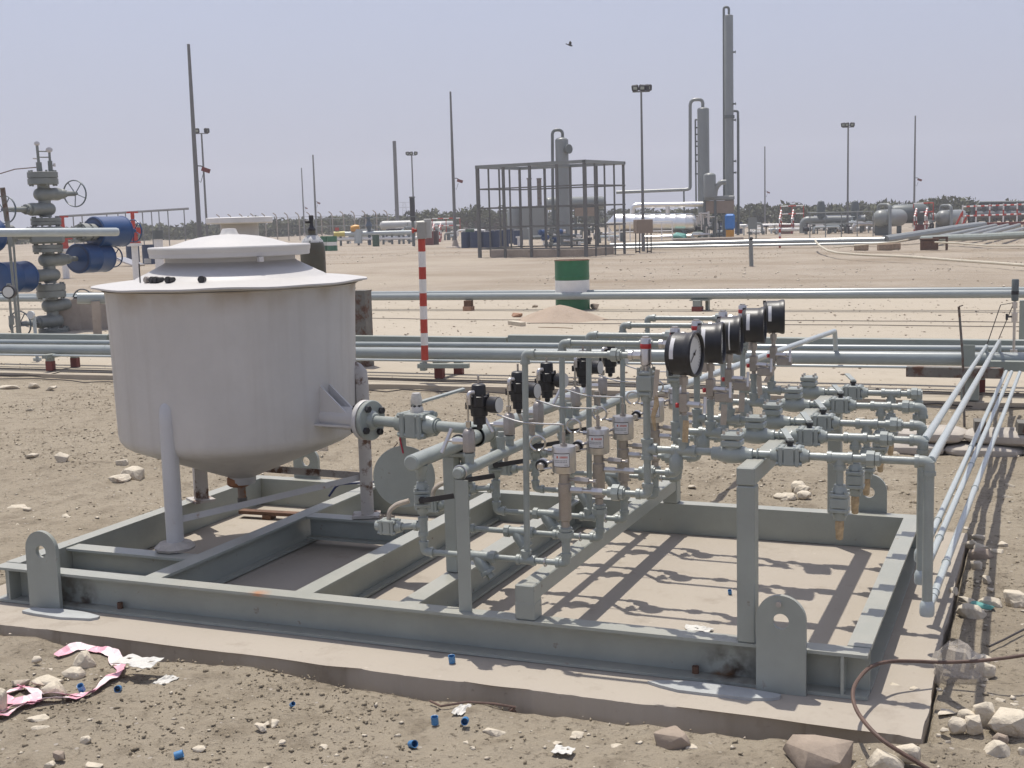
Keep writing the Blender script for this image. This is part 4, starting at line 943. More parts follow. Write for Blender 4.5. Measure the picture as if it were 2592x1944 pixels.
# second pipeline with its supports
for i, (y, r, dz) in enumerate(((16.2,.062,0),(16.5,.055,.03))):
    a, b = on(1000, 751.5,'y',16.2), on(2525, 744,'y',16.2); s = (b.z-a.z)/(b.x-a.x); z = lambda x: a.z+s*(x-a.x)+dz
    solo('pipeline', MB().cyl((-24,y,z(-24)),(16,y,z(16)),r,n=20), M['line'], ('front grey pipe of the far pair crossing below the green drum','rear grey pipe of the far pair crossing below the green drum')[i], 'pipe')
for i, (x, lab, mt) in enumerate(((-5.09,'short rusty pipe support under the far pipes, left of the green drum',M['rust']),(-1.04,'red footed support under the far pipes behind the gauges',M['line2']))):
    t = thing('pipe_support', lab, 'pipe support', (x,16.2,.05))
    put('post', MB().box((x,16.15,.14),(.13,.12,.19), ch=.004), mt, t)
    put('foot', MB().box((x,16.15,.09),(.16,.15,.09), ch=.004), M['redbase'] if i else M['brick'], t)
    if i: put('post', MB().box((x+.10,16.42,.14),(.05,.12,.19), ch=.004), M['line2'], t); put('cap_plate', MB().box((x+.03,16.25,.236),(.30,.3,.016)), M['line2'], t)

# instrument on the pipe at the right edge
S = Site((3.93,7.45,0)); I0 = on(2569, 762, 'y', 7.45)
ins = thing('pressure_transmitter', 'grey cylindrical transmitter standing on the pipe at the right edge', 'transmitter', (I0.x,7.45,.4))
put('housing', MB().lathe([(.020,I0.z),(.028,I0.z+.004),(.029,I0.z+.02),(.029,I0.z+.175),(.024,I0.z+.183),(.0,I0.z+.184)], (I0.x,7.45,0), ZD, 20), M['vesseldk'], ins)
put('band', MB().cyl((I0.x,7.45,I0.z+.055),(I0.x,7.45,I0.z+.085),.0305,n=20), M['dark'], ins)
put('manifold', MB().cyl((I0.x,7.45,.36),(I0.x,7.45,I0.z+.01),.012,n=10).cyl((I0.x,7.45,I0.z-.06),(I0.x,7.45,I0.z-.01),.022,n=8).cyl((I0.x,7.45,I0.z-.17),(I0.x,7.45,I0.z-.10),.026,n=8).cyl((I0.x,7.45,.36),(I0.x,7.45,.42),.03,n=12), M['steel'], ins)
put('needle_valve', MB().cyl((I0.x,7.45,I0.z-.13),(I0.x-.06,7.43,I0.z-.13),.008,n=8).cyl((I0.x-.06,7.43,I0.z-.155),(I0.x-.06,7.43,I0.z-.105),.010,n=8), M['dark'], ins)
put('impulse_tube', MB().tube([(I0.x,7.45,I0.z-.012),(I0.x-.11,7.42,I0.z-.03),(I0.x-.22,7.40,.43)], .004, 6).tube([(I0.x-.01,7.45,I0.z-.02),(I0.x-.16,7.40,.40)], .004, 6), M['wire'], ins)
q = on(2587,805,'y',9.6)
t = thing('pipe_support', 'grey post with red foot at the right edge beyond the transmitter', 'pipe support', (q.x,9.6,.05))
zt_ = on(2587,760,'y',9.6).z
put('post', MB().box((q.x+.02,9.6,(zt_+.05)/2),(.09,.09,zt_-.05)), M['line2'], t); put('red_foot', MB().box((q.x+.02,9.6,.13),(.10,.10,.14)), M['redbase'], t)
a = gp(2442,1080); b = on(2427,776,'y',a.y)
solo('ground_rod', MB().tube([a+Vector((0,0,-.05)), a*.4+b*.6+Vector((.01,0,0)), b], .009, 8).cyl(b,b+Vector((.03,0,.01)),.005,n=6), M['rustpost'], 'thin dark rod stuck upright in the dirt by the right tubes', 'rod')

# hardened cement sacks under the tubes
random.seed(5)
k = 0
for layer, (z, ys_) in enumerate(((.0,4.72),(.085,4.76))):
    for i in range(4):
        x = 3.28+.47*i+(.12 if layer else 0); sg = [1,-1][i % 2]
        mb = MB(); nu, nv = 22, 10; L_, Wd, Hh = .245, .16, .047; vs = []; fs = []
        for a in range(nu):
            th = 2*pi*a/nu
            for j in range(nv+1):
                ph = -pi/2+pi*j/nv; e = .45
                f = lambda c, p: math.copysign(abs(c)**p, c)
                fl = 1+.03*sin(7*th+i*2+layer)+.02*sin(3*th)
                vs.append((x+L_*f(cos(th),e)*f(cos(ph),.6)*fl, ys_+Wd*f(sin(th),e)*f(cos(ph),.6)*fl, z+.005+Hh+Hh*f(sin(ph),.75)*(1+.12*sin(14*(L_*f(cos(th),e))+i))))
        for a in range(nu):
            for j in range(nv): fs.append((a*(nv+1)+j, ((a+1) % nu)*(nv+1)+j, ((a+1) % nu)*(nv+1)+j+1, a*(nv+1)+j+1))
        o = solo('cement_sack', mb.add(vs, fs), M['sacks'], 'hardened grey cement sack, %s from the left in the %s layer under the tubes' % (('first','second','third','fourth')[i], ('bottom','top')[layer]), 'cement sack', 'stacked cement sacks')
for x in (3.72, 3.98):
    solo('wooden_prop', MB().box((x,4.70,.215),(.07,.16,.07), .1), M['rustpost'], 'dark block propping the %s under the low tubes' % ('left tube' if x < 3.8 else 'right tubes'), 'block')

# ------------------------------------------------------------------ drums
def drum(P, h, r, bands, label, group=None, rz=0, lidmt=None, name='oil_drum'):
    t = thing(name, label, 'drum', (P[0],P[1],P[2] if len(P) > 2 else 0), rz, group)
    z = 0
    for i, (fr, mt) in enumerate(bands):
        z1 = z+h*fr; pr = []
        n = max(2, int(10*fr))
        def R(zz):
            u = zz/h; b = max(0, 1-abs(u-.34)/.022)+max(0, 1-abs(u-.67)/.022); return r*(1+.022*b)+(r*.02 if (u < .02 or u > .98) else 0)
        N = 24
        pr = [(R(z+(z1-z)*q/N), z+(z1-z)*q/N) for q in range(N+1)]
        put('band' if len(bands) > 1 else 'body', MB().lathe(pr, (0,0,0), ZD, 32, False), mt, t, local=True); z = z1
    put('head', MB().lathe([(r*1.0,h-.002),(r*.97,h-.003),(r*.955,h-.022),(0,h-.020)], (0,0,0), ZD, 32).cyl((r*.6,0,h-.022),(r*.6,0,h-.008),r*.09,n=10), lidmt or bands[-1][1], t, local=True)
    put('rim_ring', MB().ring((0,0,h), ZD, r*1.005, r*.025, 32, 6), bands[-1][1] if lidmt is None else lidmt, t, local=True)
    return t
d0 = gp(1450,783,.055); S = Site(d0)
hh = S.z(1449,650)-.0; rr = (S.x(1493,700)-S.x(1404,700))/2
drum((d0.x,d0.y,.055), hh-.055, rr*.98, ((.17,M['green']),(.17,M['green']),(.26,M['white']),(.40,M['green'])), 'green oil drum with one white band standing beyond the pipes', lidmt=M['rust'])
# sand heap and bits around it
c = gp(1412,812,.055); mb = MB(); vs = []; fs = []; na, nr = 40, 10
for j in range(nr+1):
    u = j/nr
    for i in range(na):
        a = 2*pi*i/na; R = .74*(1+.10*sin(3*a)+.06*sin(7*a+1))*u; zz = .25*(1-u**1.25)**1.1
        vs.append((c.x+R*cos(a), c.y+.10+R*.7*sin(a), .050+zz+.02*float(fbm(R*cos(a)*4+9, R*sin(a)*4, 3, 77))*(u < .98)))
for j in range(nr):
    for i in range(na): fs.append((j*na+i, j*na+(i+1) % na, (j+1)*na+(i+1) % na, (j+1)*na+i))
o = solo('sand_heap', mb.add(vs, fs), M['sand'], 'low heap of coarse sand in front of the green drum', 'sand heap')
def lump(cx, cy, cz, sx, sy, sz, seed, n=14):
    r = random.Random(seed); bm = bmesh.new()
    for i in range(n):
        v = Vector((r.gauss(0,1), r.gauss(0,1), r.gauss(0,1))).normalized()
        v = Vector([math.copysign(abs(c_)**.7, c_) for c_ in v])
        v = Vector((v.x*sx*(.8+.4*r.random()), v.y*sy*(.8+.4*r.random()), v.z*sz*(.8+.4*r.random())))
        bm.verts.new(v)
    res = bmesh.ops.convex_hull(bm, input=bm.verts); bmesh.ops.delete(bm, geom=[g for g in res['geom_interior'] if isinstance(g, bmesh.types.BMVert)], context='VERTS')
    bm.verts.ensure_lookup_table(); bm.verts.index_update()
    mb = MB(); zmin = min(v.co.z for v in bm.verts)
    mb.add([(cx+v.co.x, cy+v.co.y, cz+v.co.z-zmin*.75) for v in bm.verts], [tuple(v.index for v in f.verts) for f in bm.faces]); bm.free(); return mb
for px, py, sx, sy, sz, lab, mt in ((1506,782,.09,.07,.06,'brown stone beside the foot of the green drum',M['rockdk']),(1309,803,.10,.05,.05,'brown brick left of the sand heap',M['brick']),(1353,778,.06,.05,.03,'small brown clod above the sand heap',M['rockdk'])):
    p = gp(px,py,.055); solo('stone', lump(p.x,p.y,.055,sx,sy,sz,px), mt, lab, 'stone', smooth=False)
p = gp(1308,824,.055); ax = Vector((.75,-.66,0)); mb = MB().box((p.x,p.y,.085),(.42,.09,.065), -.72, ch=.004)
bl = solo('timber_block', mb, pm('cream_timber',(.50,.44,.34),.7,0,.1,8), 'short cream timber block lying in front of the sand heap', 'timber')
p = gp(1416,831,.055); solo('stick', MB().tube([(p.x-.35,p.y+.07,.062),(p.x,p.y,.066),(p.x+.22,p.y-.05,.062)], .006, 6), M['wood'], 'thin dry stick lying on the apron below the sand heap', 'stick')

# ------------------------------------------------------------------ wellhead on the left
def wheel(mb, c, ax, R, r=.010):
    ax = Vector(ax).normalized(); mb.ring(c, ax, R, r, 32, 8); _, u, w = mb._fr(ax)
    for k in range(5):
        a = 2*pi*k/5+.4; mb.cyl(Vector(c)+ax*.01, Vector(c)+(u*cos(a)+w*sin(a))*R, r*.7, n=6)
    return mb.cyl(Vector(c)-ax*.04, Vector(c)+ax*.03, r*2.6, n=12)
def stud_flange(mb, z, r, h, n=10, c=(0,0,0)):
    mb.lathe([(r*.95,z),(r,z+.005),(r,z+h*.46),(r*.93,z+h*.48),(r*.93,z+h*.52),(r,z+h*.54),(r,z+h-.005),(r*.95,z+h)], c, ZD, 28)
    for i in range(n):
        a = 2*pi*i/n; mb.cyl((c[0]+r*.84*cos(a),c[1]+r*.84*sin(a),z-.025),(c[0]+r*.84*cos(a),c[1]+r*.84*sin(a),z+h+.025),.016,n=6)
    return mb
def valve_unit(t, z, d, L, tail=.10, wheel_R=None, actuator=None):
    """gate valve on the vertical run at height z with bonnet along d"""
    d = Vector(d).normalized(); c = Vector((0,0,z))
    b = MB().lathe([(.0,-.125),(.05,-.12),(.095,-.09),(.118,-.04),(.118,.04),(.105,.08),(.100,.12),(.105,.20),(.095,.23),(.06,.25)], c, d, 24)
    b.cyl((0,0,z-.13),(0,0,z+.13),.075,n=20)
    v = put('gate_valve', b, M['vesselw'], t, local=True)
    p = c+d*.24
    bo = MB().lathe([(.075,0),(.082,.01),(.082,.05),(.045,.06),(.040,L-.24)], p, d, 18)
    for i in range(8):
        _, u, w = bo._fr(d); a = 2*pi*i/8; q = p+(u*cos(a)+w*sin(a))*.066; bo.cyl(q-d*.02, q+d*.07, .012, n=6)
    put('bonnet', bo, M['vesselw'], v, local=True)
    if actuator:
        Ra, La = actuator; q = c+d*L
        put('actuator', MB().lathe([(.05,-.03),(Ra*.97,-.012),(Ra*1.02,0),(Ra*1.02,.02),(Ra,.022),(Ra,La*.5-.006),(Ra*1.015,La*.5),(Ra,La*.5+.006),(Ra,La-.02),(Ra*1.02,La-.018),(Ra*1.02,La),(Ra*.9,La+.012),(.05,La+.03)], q, d, 36), M['blue'], v, local=True)
        put('actuator_face', MB().lathe([(.04,0),(Ra*.96,0),(Ra*.96,.006)], q-d*.016, d, 36), pm('navy_plate',(.008,.03,.10),.45) if 'navy' not in M else M['navy'], v, local=True)
        end = q+d*(La+.16)
        if wheel_R: put('stem_yoke', MB().cyl(q+d*La, end, .045, n=14), M['vesselw'], v, local=True)
    else: end = c+d*L
    if wheel_R: put('hand_wheel', wheel(MB(), end, d, wheel_R), M['blue'] if actuator else M['wheelgrey'], v, local=True)
M['vesselw'] = pm('wellhead_grey', (.19,.205,.19), .45, 0, .14, 5, .05, 40, spots=(.10,.075,.05), spots_amt=.62, sscale=7, dust=.3)
M['wheelgrey'] = pm('wheel_grey', (.10,.125,.14), .45)
M['navy'] = pm('navy_plate', (.010,.035,.11), .45, 0, .1)
WH = gp(137,841,.055); S = Site(WH)
wh = thing('wellhead_tree', 'tall grey wellhead tree with blue actuators and hand wheels at left', 'wellhead', (WH.x,WH.y,.05), S.rz)
u_ = .002318
Zr = lambda y: (1495-y)*u_
put('base_flange', stud_flange(MB(), 0, .19, .075, 10), M['vesselw'], wh, local=True)
DV = Vector((.78,.62,0)).normalized()
valve_unit(wh, Zr(1412), -DV, .50, wheel_R=.205)
valve_unit(wh, Zr(1305), DV+Vector((0,0,.05)), .50, wheel_R=.205)
put('spool_flange', stud_flange(MB(), Zr(1245), .18, .215, 10), M['vesselw'], wh, local=True)
valve_unit(wh, Zr(1090), -DV, .36, actuator=(.245,.40))
valve_unit(wh, Zr(985), DV, .46, wheel_R=.175, actuator=(.245,.42))
put('spool_flange', stud_flange(MB(), Zr(930), .185, .12, 10), M['vesselw'], wh, local=True)
put('cross_block', MB().box((0,0,Zr(812)),(.42,.40,.27), ch=.03), M['vesselw'], wh, local=True)
put('upper_flange', MB().cyl((0,0,Zr(745)),(0,0,Zr(700)),.12,n=20), M['vesselw'], wh, local=True)
put('spool_flange', stud_flange(MB(), Zr(742), .185, .115, 10), M['vesselw'], wh, local=True)
# wings
for sgn, d in ((1,Vector((.86,.50,0)).normalized()),(-1,Vector((-.86,-.50,0)).normalized())):
    c = Vector((0,0,Zr(800))); wg = MB()
    wg.cyl(c+d*.15, c+d*.62, .085, n=20).cyl(c+d*.48, c+d*.56, .15, n=24).cyl(c+d*.60, c+d*.66, .14, n=24)
    for i in range(8):
        _, u, w = wg._fr(d); a = 2*pi*i/8; q = c+(u*cos(a)+w*sin(a))*.118; wg.cyl(q+d*.45, q+d*.70, .016, n=6)
    wv = put('wing_valve', wg, M['vesselw'], wh, local=True)
    q = c+d*.68+Vector((0,.05,0))
    Ra, La = .255, .42
    put('actuator', MB().lathe([(.05,-.03),(Ra*.97,-.012),(Ra*1.02,0),(Ra*1.02,.02),(Ra,.022),(Ra,La-.02),(Ra*1.02,La-.018),(Ra*1.02,La),(Ra*.9,La+.012),(.05,La+.03)], q, d, 36), M['blue'], wv, local=True)
    put('actuator_face', MB().lathe([(.12,0),(Ra*.96,0),(Ra*.96,.006)], q-d*.016, d, 36), M['navy'], wv, local=True)
    put('hand_wheel', wheel(MB(), q+d*(La+.17), d, .19).cyl(q+d*La, q+d*(La+.17), .045, n=12), M['blue'], wv, local=True)
valve_unit(wh, Zr(632), -DV, .60, wheel_R=.215)
valve_unit(wh, Zr(530), DV+Vector((0,0,.03)), .48, wheel_R=.215)
put('top_flange', stud_flange(MB(), Zr(462), .185, .20, 10), M['vesselw'], wh, local=True)
put('neck', MB().cyl((0,0,Zr(495)),(0,0,Zr(455)),.075,n=18), M['vesselw'], wh, local=True)
top = put('gauge_risers', MB().cyl((-.03,-.02,Zr(375)),(-.035,-.02,Zr(310)),.035,n=12).cyl((-.035,-.02,Zr(310)),(-.04,-.02,Zr(195)),.018,n=10).cyl((.10,.02,Zr(372)),(.10,.02,Zr(300)),.028,n=12).cyl((.10,.02,Zr(310)),(.10,.02,Zr(240)),.016,n=10).cyl((-.04,-.02,Zr(235)),(.10,.02,Zr(235)),.010,n=8).cyl((-.04,-.02,Zr(275)),(.10,.02,Zr(275)),.010,n=8), M['vesselw'], wh, local=True)
put('riser_gauge', MB().lathe([(.0,0),(.035,.003),(.035,.03),(0,.032)], (-.04,-.035,Zr(183)), (0,1,0), 16).lathe([(.0,0),(.042,.003),(.042,.03),(0,.032)], (.10,.0,Zr(225)), (0,1,0), 16), M['steel'], top, local=True)
put('needle_valve', MB().cyl((.10,.02,Zr(330)),(.15,0,Zr(330)),.012,n=8).cyl((.15,0,Zr(340)),(.15,0,Zr(318)),.014,n=8).cyl((-.04,-.02,Zr(285)),(-.10,-.03,Zr(283)),.012,n=8), M['steel'], top, local=True)
a = S.q(98,402); b = S.q(0,426)
put('impulse_line', MB().tube([a, a*.5+b*.5+Vector((0,0,.04)), b, b+(b-a)], .009, 6), M['rustwire'], wh, local=True)
wh.scale = (1.22,1.22,.955)
# things round the wellhead
S2 = Site(atd(150, 18.6)); q0, q1 = S2.q(-60,589), S2.q(303,587)
t = thing('flow_pipe', 'pale horizontal pipe with rounded end crossing in front of the wellhead tree', 'pipe', S2.P, S2.rz)
put('pipe', MB().lathe([(.058,0),(.058,(q1-q0).length-.04),(.045,(q1-q0).length-.01),(0,(q1-q0).length)], q0, q1-q0, 20), M['pale_pipe'], t, local=True)
put('prop', MB().cyl((q0.x+.45,.1,0),(q0.x+.45,.1,q0.z),.016,n=10), M['vesselw'], t, local=True)
S2 = Site(atd(24, 18.2)); zg = S2.z(24,740); zb = S2.z(24,862)
t = thing('gauge_stand', 'dark framed round gauge on a thin standpipe at the left edge', 'gauge', S2.P, S2.rz)
put('case', MB().lathe([(.0,0),(.085,.002),(.088,.01),(.088,.10),(.0,.105)], S2.q(24,739)+Vector((.02,.08,0)), (-.35,-.94,0), 24), M['dark'], t, local=True)
put('dial', MB().lathe([(.0,0),(.070,.0),(.070,.004),(.0,.004)], S2.q(24,739)+Vector((-.017,-.020,0)), (-.35,-.94,0), 24), M['dial'], t, local=True)
x_ = S2.x(28,800)
put('standpipe', MB().cyl((x_,.05,.05),(x_,.05,zg-.06),.018,n=10).cyl((x_,.05,.40),(x_,.05,.52),.035,n=8).cyl((x_,.05,.75),(x_,.05,.95),.028,n=8).cyl((x_-.13,.03,.84),(x_,.05,.84),.010,n=8).cyl((x_,.05,.05),(x_,.05,.10),.05,n=12), M['vesselw'], t, local=True)
S2 = Site(atd(80, 16.6)); gq = S2.q(76,797)
t = thing('gauge_stand', 'small white faced gauge on a short stand left of the tank', 'gauge', S2.P, S2.rz)
put('dial_case', MB().lathe([(.0,0),(.048,.002),(.05,.03),(.0,.034)], gq, (.6,.8,-.1), 22), M['dial'], t, local=True)
put('standpipe', MB().cyl((gq.x+.045,.02,.05),(gq.x+.045,.02,gq.z-.02),.022,n=10).cyl((gq.x+.045,.02,gq.z-.03),(gq.x,.02,gq.z),.012,n=8).cyl((gq.x+.045,.02,.05),(gq.x+.045,.02,.09),.05,n=12), M['pale_pipe'], t, local=True)
S2 = Site(atd(8, 20)); q = S2.q(6,475)
t = thing('vent_pipe', 'thin standpipe with a dark red tip at the left edge', 'standpipe', S2.P, S2.rz)
put('pipe', MB().cyl((q.x+.06,0,.0),(q.x+.03,0,q.z-.5),.022,n=10).cyl((q.x+.05,0,q.z-.85),(q.x+.03,0,q.z-.45),.032,n=8), M['vesselw'], t, local=True)
put('tip', MB().cyl((q.x+.03,0,q.z-.48),(q.x,0,q.z),.038,n=10), M['rustpost'], t, local=True)
def red_valve(px, pyt, pyb, dist, label):
    S = Site(atd(px,dist)); z0 = S.z(px,pyb); z1 = S.z(px,pyt); h = z1-z0; x = S.x(px,pyb)
    t = thing('hydrant_valve', label, 'valve', S.P, S.rz)
    put('post', MB().cyl((x,0,0),(x,0,z0),h*.10,n=18).cyl((x,0,z0-.06*h),(x,0,z0+.03*h),h*.22,n=20), M['white'], t, local=True)
    put('valve_body', MB().lathe([(h*.20,z0+.03*h),(h*.20,z0+.08*h),(h*.13,z0+.10*h),(h*.11,z0+.40*h),(h*.15,z0+.42*h),(h*.15,z0+.48*h),(h*.07,z0+.55*h),(h*.05,z0+.9*h)], (x,0,0), ZD, 18).box((x+h*.14,0,z0+.40*h),(h*.22,h*.16,h*.20)), M['redpost'], t, local=True)
    put('handle', MB().box((x,0,z0+h*.97),(h*.34,h*.08,h*.05), .3).cyl((x,0,z0+h*.8),(x,0,z0+h*.97),h*.06,n=10), M['redpost'], t, local=True)
red_valve(340, 535, 618, 32, 'red valve on a white post between the wellhead and the tank')
red_valve(163, 546, 632, 46, 'red valve on a white post half hidden behind the wellhead')
S2 = Site(atd(400, 40)); x_ = S2.x(400,600)
t = thing('marker_post', 'thick pale post with a dark top left of the tank lid', 'post', S2.P, S2.rz)
put('post', MB().cyl((x_,0,0),(x_,0,S2.z(400,605)),.13,n=20), M['white'], t, local=True)
put('dark_top', MB().cyl((x_,0,S2.z(400,605)),(x_,0,S2.z(400,583)),.16,n=20), M['vesseldk'], t, local=True)
for px, w, dist, lab in ((372,.30,60,'blue drum standing upright left of the tank lid'),(331,.30,62,'blue drum half behind the red valve post')):
    S2 = Site(atd(px,dist)); drum(S2.P, .88, w, ((1,M['bluedrum']),), lab)
S2 = Site(atd(320,58)); t = solo('scrap_sheet', MB().box(S2.P+Vector((0,0,.2)),(1.1,.8,.06), .4, R=Matrix.Rotation(.3,3,'Y')), M['steel'], 'tilted pale metal sheet by the blue drums left of the tank', 'sheet metal')
for i, (px, py, w, h_) in enumerate(((245,745,.5,.42),(160,745,.22,.3))):
    S2 = Site(atd(px,21.5)); q = S2.q(px,py); t = solo('concrete_block', MB().box(S2.P+Vector((0,0,.28)),(.9 if i == 0 else .35,.5,.56), S2.rz, ch=.02), M['concrete'], ('tan concrete block right of the wellhead tree','narrow concrete block at the foot of the wellhead tree')[i], 'concrete block')
S2 = Site(atd(245,19.5)); q0 = S2.q(195,755); q1 = S2.q(330,755)
t = thing('flow_pipe', 'grey pipe leading from behind the tank towards the wellhead foot', 'pipe', S2.P, S2.rz)
put('pipe', MB().cyl(q0, q1, .085, n=20), M['line'], t, local=True); put('prop', MB().box((q0.x+.25,0,q0.z/2-.02),(.12,.2,q0.z-.06)), M['concrete'], t, local=True)
# long light canopy frame beyond
S2 = Site(atd(330, 120)); 
t = thing('canopy_frame', 'long thin roof frame on slim posts in the left distance', 'frame', S2.P, S2.rz)
A_, B_ = S2.q(150,548), S2.q(478,528)
put('roof_beam', MB().tube([A_, B_], .11, 6), M['mast'], t, local=True)
for px in (184,206,268,296,315,358,381,400,423,465):
    f = (px-150)/(478-150); p = A_*(1-f)+B_*f; put('post', MB().cyl((p.x,random.uniform(-2,2)*0,0),(p.x,0,p.z),.055,n=6), M['mast'], t, local=True)

# ================================================================== masts and poles
def pole(px_top, py_top, dist, label, r0=.085, r1=.045, clamp=None, mt=None):
    S = Site(atd(px_top, dist)); q = S.q(px_top, py_top)
    # keep it upright: move the base so that the top lands on its column
    base = S.P + S.fx*q.x; 
    t = thing('lightning_pole', label, 'pole', base, S.rz, 'tall bare poles')
    put('shaft', MB().lathe([(r0,0),(r0*.9,q.z*.5),(r1,q.z),(0,q.z+.02)], (0,0,0), ZD, 10), mt or M['mast'], t, local=True)
    put('footing', MB().lathe([(r0*6,0),(r0*5.5,.07),(r0*2.2,.10),(r0*1.2,.45)], (0,0,0), ZD, 14), M['concrete'], t, local=True)
    if clamp:
        z = S.z(px_top, clamp)
        c = put('camera_bracket', MB().tube(fillet([(0,0,z+.15),(.25,-.05,z+.14),(.35,-.08,z)], .1), .025, 6).tube([(.02,0,z-.35),(.16,-.03,z-.5),(.28,-.06,z-.15)], .012, 5), M['dark'], t, local=True)
        put('floodlight', MB().box((.38,-.08,z-.02),(.34,.22,.16), R=Matrix.Rotation(.35,3,'Y')), M['redbase'], c, local=True)
    return t
pole(477,112,52,'tallest and nearest bare pole, left of the tank lid', .10, .06, 430)
pole(763,425,171,'short far pole, left one of the two thin poles behind the tank', .10, .065, 527)
pole(792,392,139,'thin far pole, right one of the two behind the tank', .12, .08, 514)
pole(998,357,119,'thick grey far pole left of the striped post', .20, .17)
pole(1140,232,74.5,'bare pole with a round footing left of the steel cage', .10, .055, 458)
pole(1936,371,148,'thin far pole right of the tall column', .09, .065, 487)
pole(2317,293,105,'thin pole beside the round separators at the right', .085, .055, 455)
def lampmast(px, py, dist, label, heads):
    S = Site(atd(px, dist)); q = S.q(px, py); base = S.P+S.fx*q.x; k = dist/57
    t = thing('floodlight_mast', label, 'floodlight mast', base, S.rz, 'floodlight masts'); z = q.z
    put('shaft', MB().lathe([(.085,0),(.065,z*.35),(.042*k**.5,z)], (0,0,0), ZD, 10), M['mast'], t, local=True)
    put('head_bar', MB().box((0,0,z),(.75,.06,.05)), M['mast'], t, local=True)
    for dx, rz, up in heads:
        dx *= .62; h = put('floodlight', MB().box((dx,-.05,z+.16),(.30,.20,.27), R=Matrix.Rotation(rz,3,'Z') @ Matrix.Rotation(up,3,'X') @ Matrix.Rotation(.12*(1 if dx > 0 else -1),3,'Y'), ch=.04), M['dark'], t, local=True)
        put('glass', MB().box((dx-.20*sin(-rz)*0,-.05-.10,z+.14),(.16,.02,.12), R=Matrix.Rotation(rz,3,'Z') @ Matrix.Rotation(up,3,'X')), M['lampglass'], h, local=True)
M['lampglass'] = pm('lamp_glass', (.30,.33,.28), .15, 0, .05)
lampmast(510,338,76,'floodlight mast beside the tallest left pole', ((-.42,.2,.2),(.48,-.6,.2)))
lampmast(1042,393,107,'far floodlight mast above the striped post', ((-.55,.1,.2),(-.05,0,.2),(.55,-.2,.2)))
lampmast(1623,232,57,'floodlight mast rising behind the tan box near the cage', ((-.42,.1,.15),(.08,0,.15),(.50,-.7,.1)))
lampmast(2147,322,88,'floodlight mast at the right in front of the pipe manifold', ((-.5,.1,.2),(-.12,0,.2),(.42,-.2,.2)))

# ================================================================== steel cage with a wellhead inside
FLc, Rc = gp(1215,653), gp(1581,643)
lo_, hi_ = 40.0, 53.0        # the near corner stands in column 1482 where the plan makes a right angle
for _ in range(40):
    mid_ = (lo_+hi_)/2; FRc = atd(1482, mid_)
    if (FLc-FRc).dot(Rc-FRc) > 0: lo_ = mid_
    else: hi_ = mid_
ex = (FRc-FLc); Lx = ex.length; ex.normalize(); ey = Vector((-ex.y,ex.x,0)); Ly = (Rc-FRc).dot(ey)
cg = thing('steel_cage', 'open rectangular steel cage of posts and rails standing on the sand', 'cage', FLc, atan2(ex.y,ex.x))
Hc = 3.75
def cgpost(x, y, w, h=None): put('post', MB().box((x,y,(h or Hc)/2),(w,w,h or Hc), ch=.005), M['cage'], cg, local=True)
for i in range(5): cgpost(Lx*i/4, 0, .125 if i in (0,4) else .10)
for i in range(5): cgpost(Lx*i/4, Ly, .09)
for i in range(1,4): cgpost(Lx, Ly*i/4, .06); cgpost(0, Ly*i/4, .06)
for z in (Hc-.05,): 
    for a, b in (((0,0),(Lx,0)),((0,Ly),(Lx,Ly)),((0,0),(0,Ly)),((Lx,0),(Lx,Ly)),((Lx/2,0),(Lx/2,Ly))):
        c = ((a[0]+b[0])/2,(a[1]+b[1])/2,z+.07); put('top_rail', MB().box(c,(abs(b[0]-a[0])+.14,abs(b[1]-a[1])+.14,.13)), M['vessel'], cg, local=True)  # paler material than the posts: the sunlit top is put into the colour
for z in (Hc*.76, Hc*.55, Hc*.335, Hc*.10):
    for a, b in (((0,-.07),(Lx,-.07)),((0,Ly+.07),(Lx,Ly+.07)),((-.07,0),(-.07,Ly)),((Lx+.07,0),(Lx+.07,Ly))):
        c = ((a[0]+b[0])/2,(a[1]+b[1])/2,z); put('rail', MB().box(c,(max(.04,abs(b[0]-a[0])),max(.04,abs(b[1]-a[1])),.055)), M['cage'], cg, local=True)
cb = thing('concrete_plinth', 'low tan concrete curb inside the steel cage', 'plinth', FLc+ex*(Lx*.5)+ey*(Ly*.5), atan2(ex.y,ex.x))
pw, pd = Lx*.86, Ly*.80
for c, s in (((0,-pd/2,.16),(pw,.14,.32)),((0,pd/2,.16),(pw,.14,.32)),((-pw/2+.07,0,.157),(.138,pd-.145,.31)),((pw/2-.07,0,.157),(.138,pd-.145,.31))): put('curb', MB().box(c,s,ch=.01), M['concrete'], cb, local=True)
w2 = copy_tree(wh); w2P = gp(1395,636); w2.location = w2P; w2.scale = (.60,.60,.56); w2.rotation_euler = (0,0,Site(w2P).rz+pi+.2)
w2['label'] = 'small grey wellhead with blue actuators inside the steel cage'

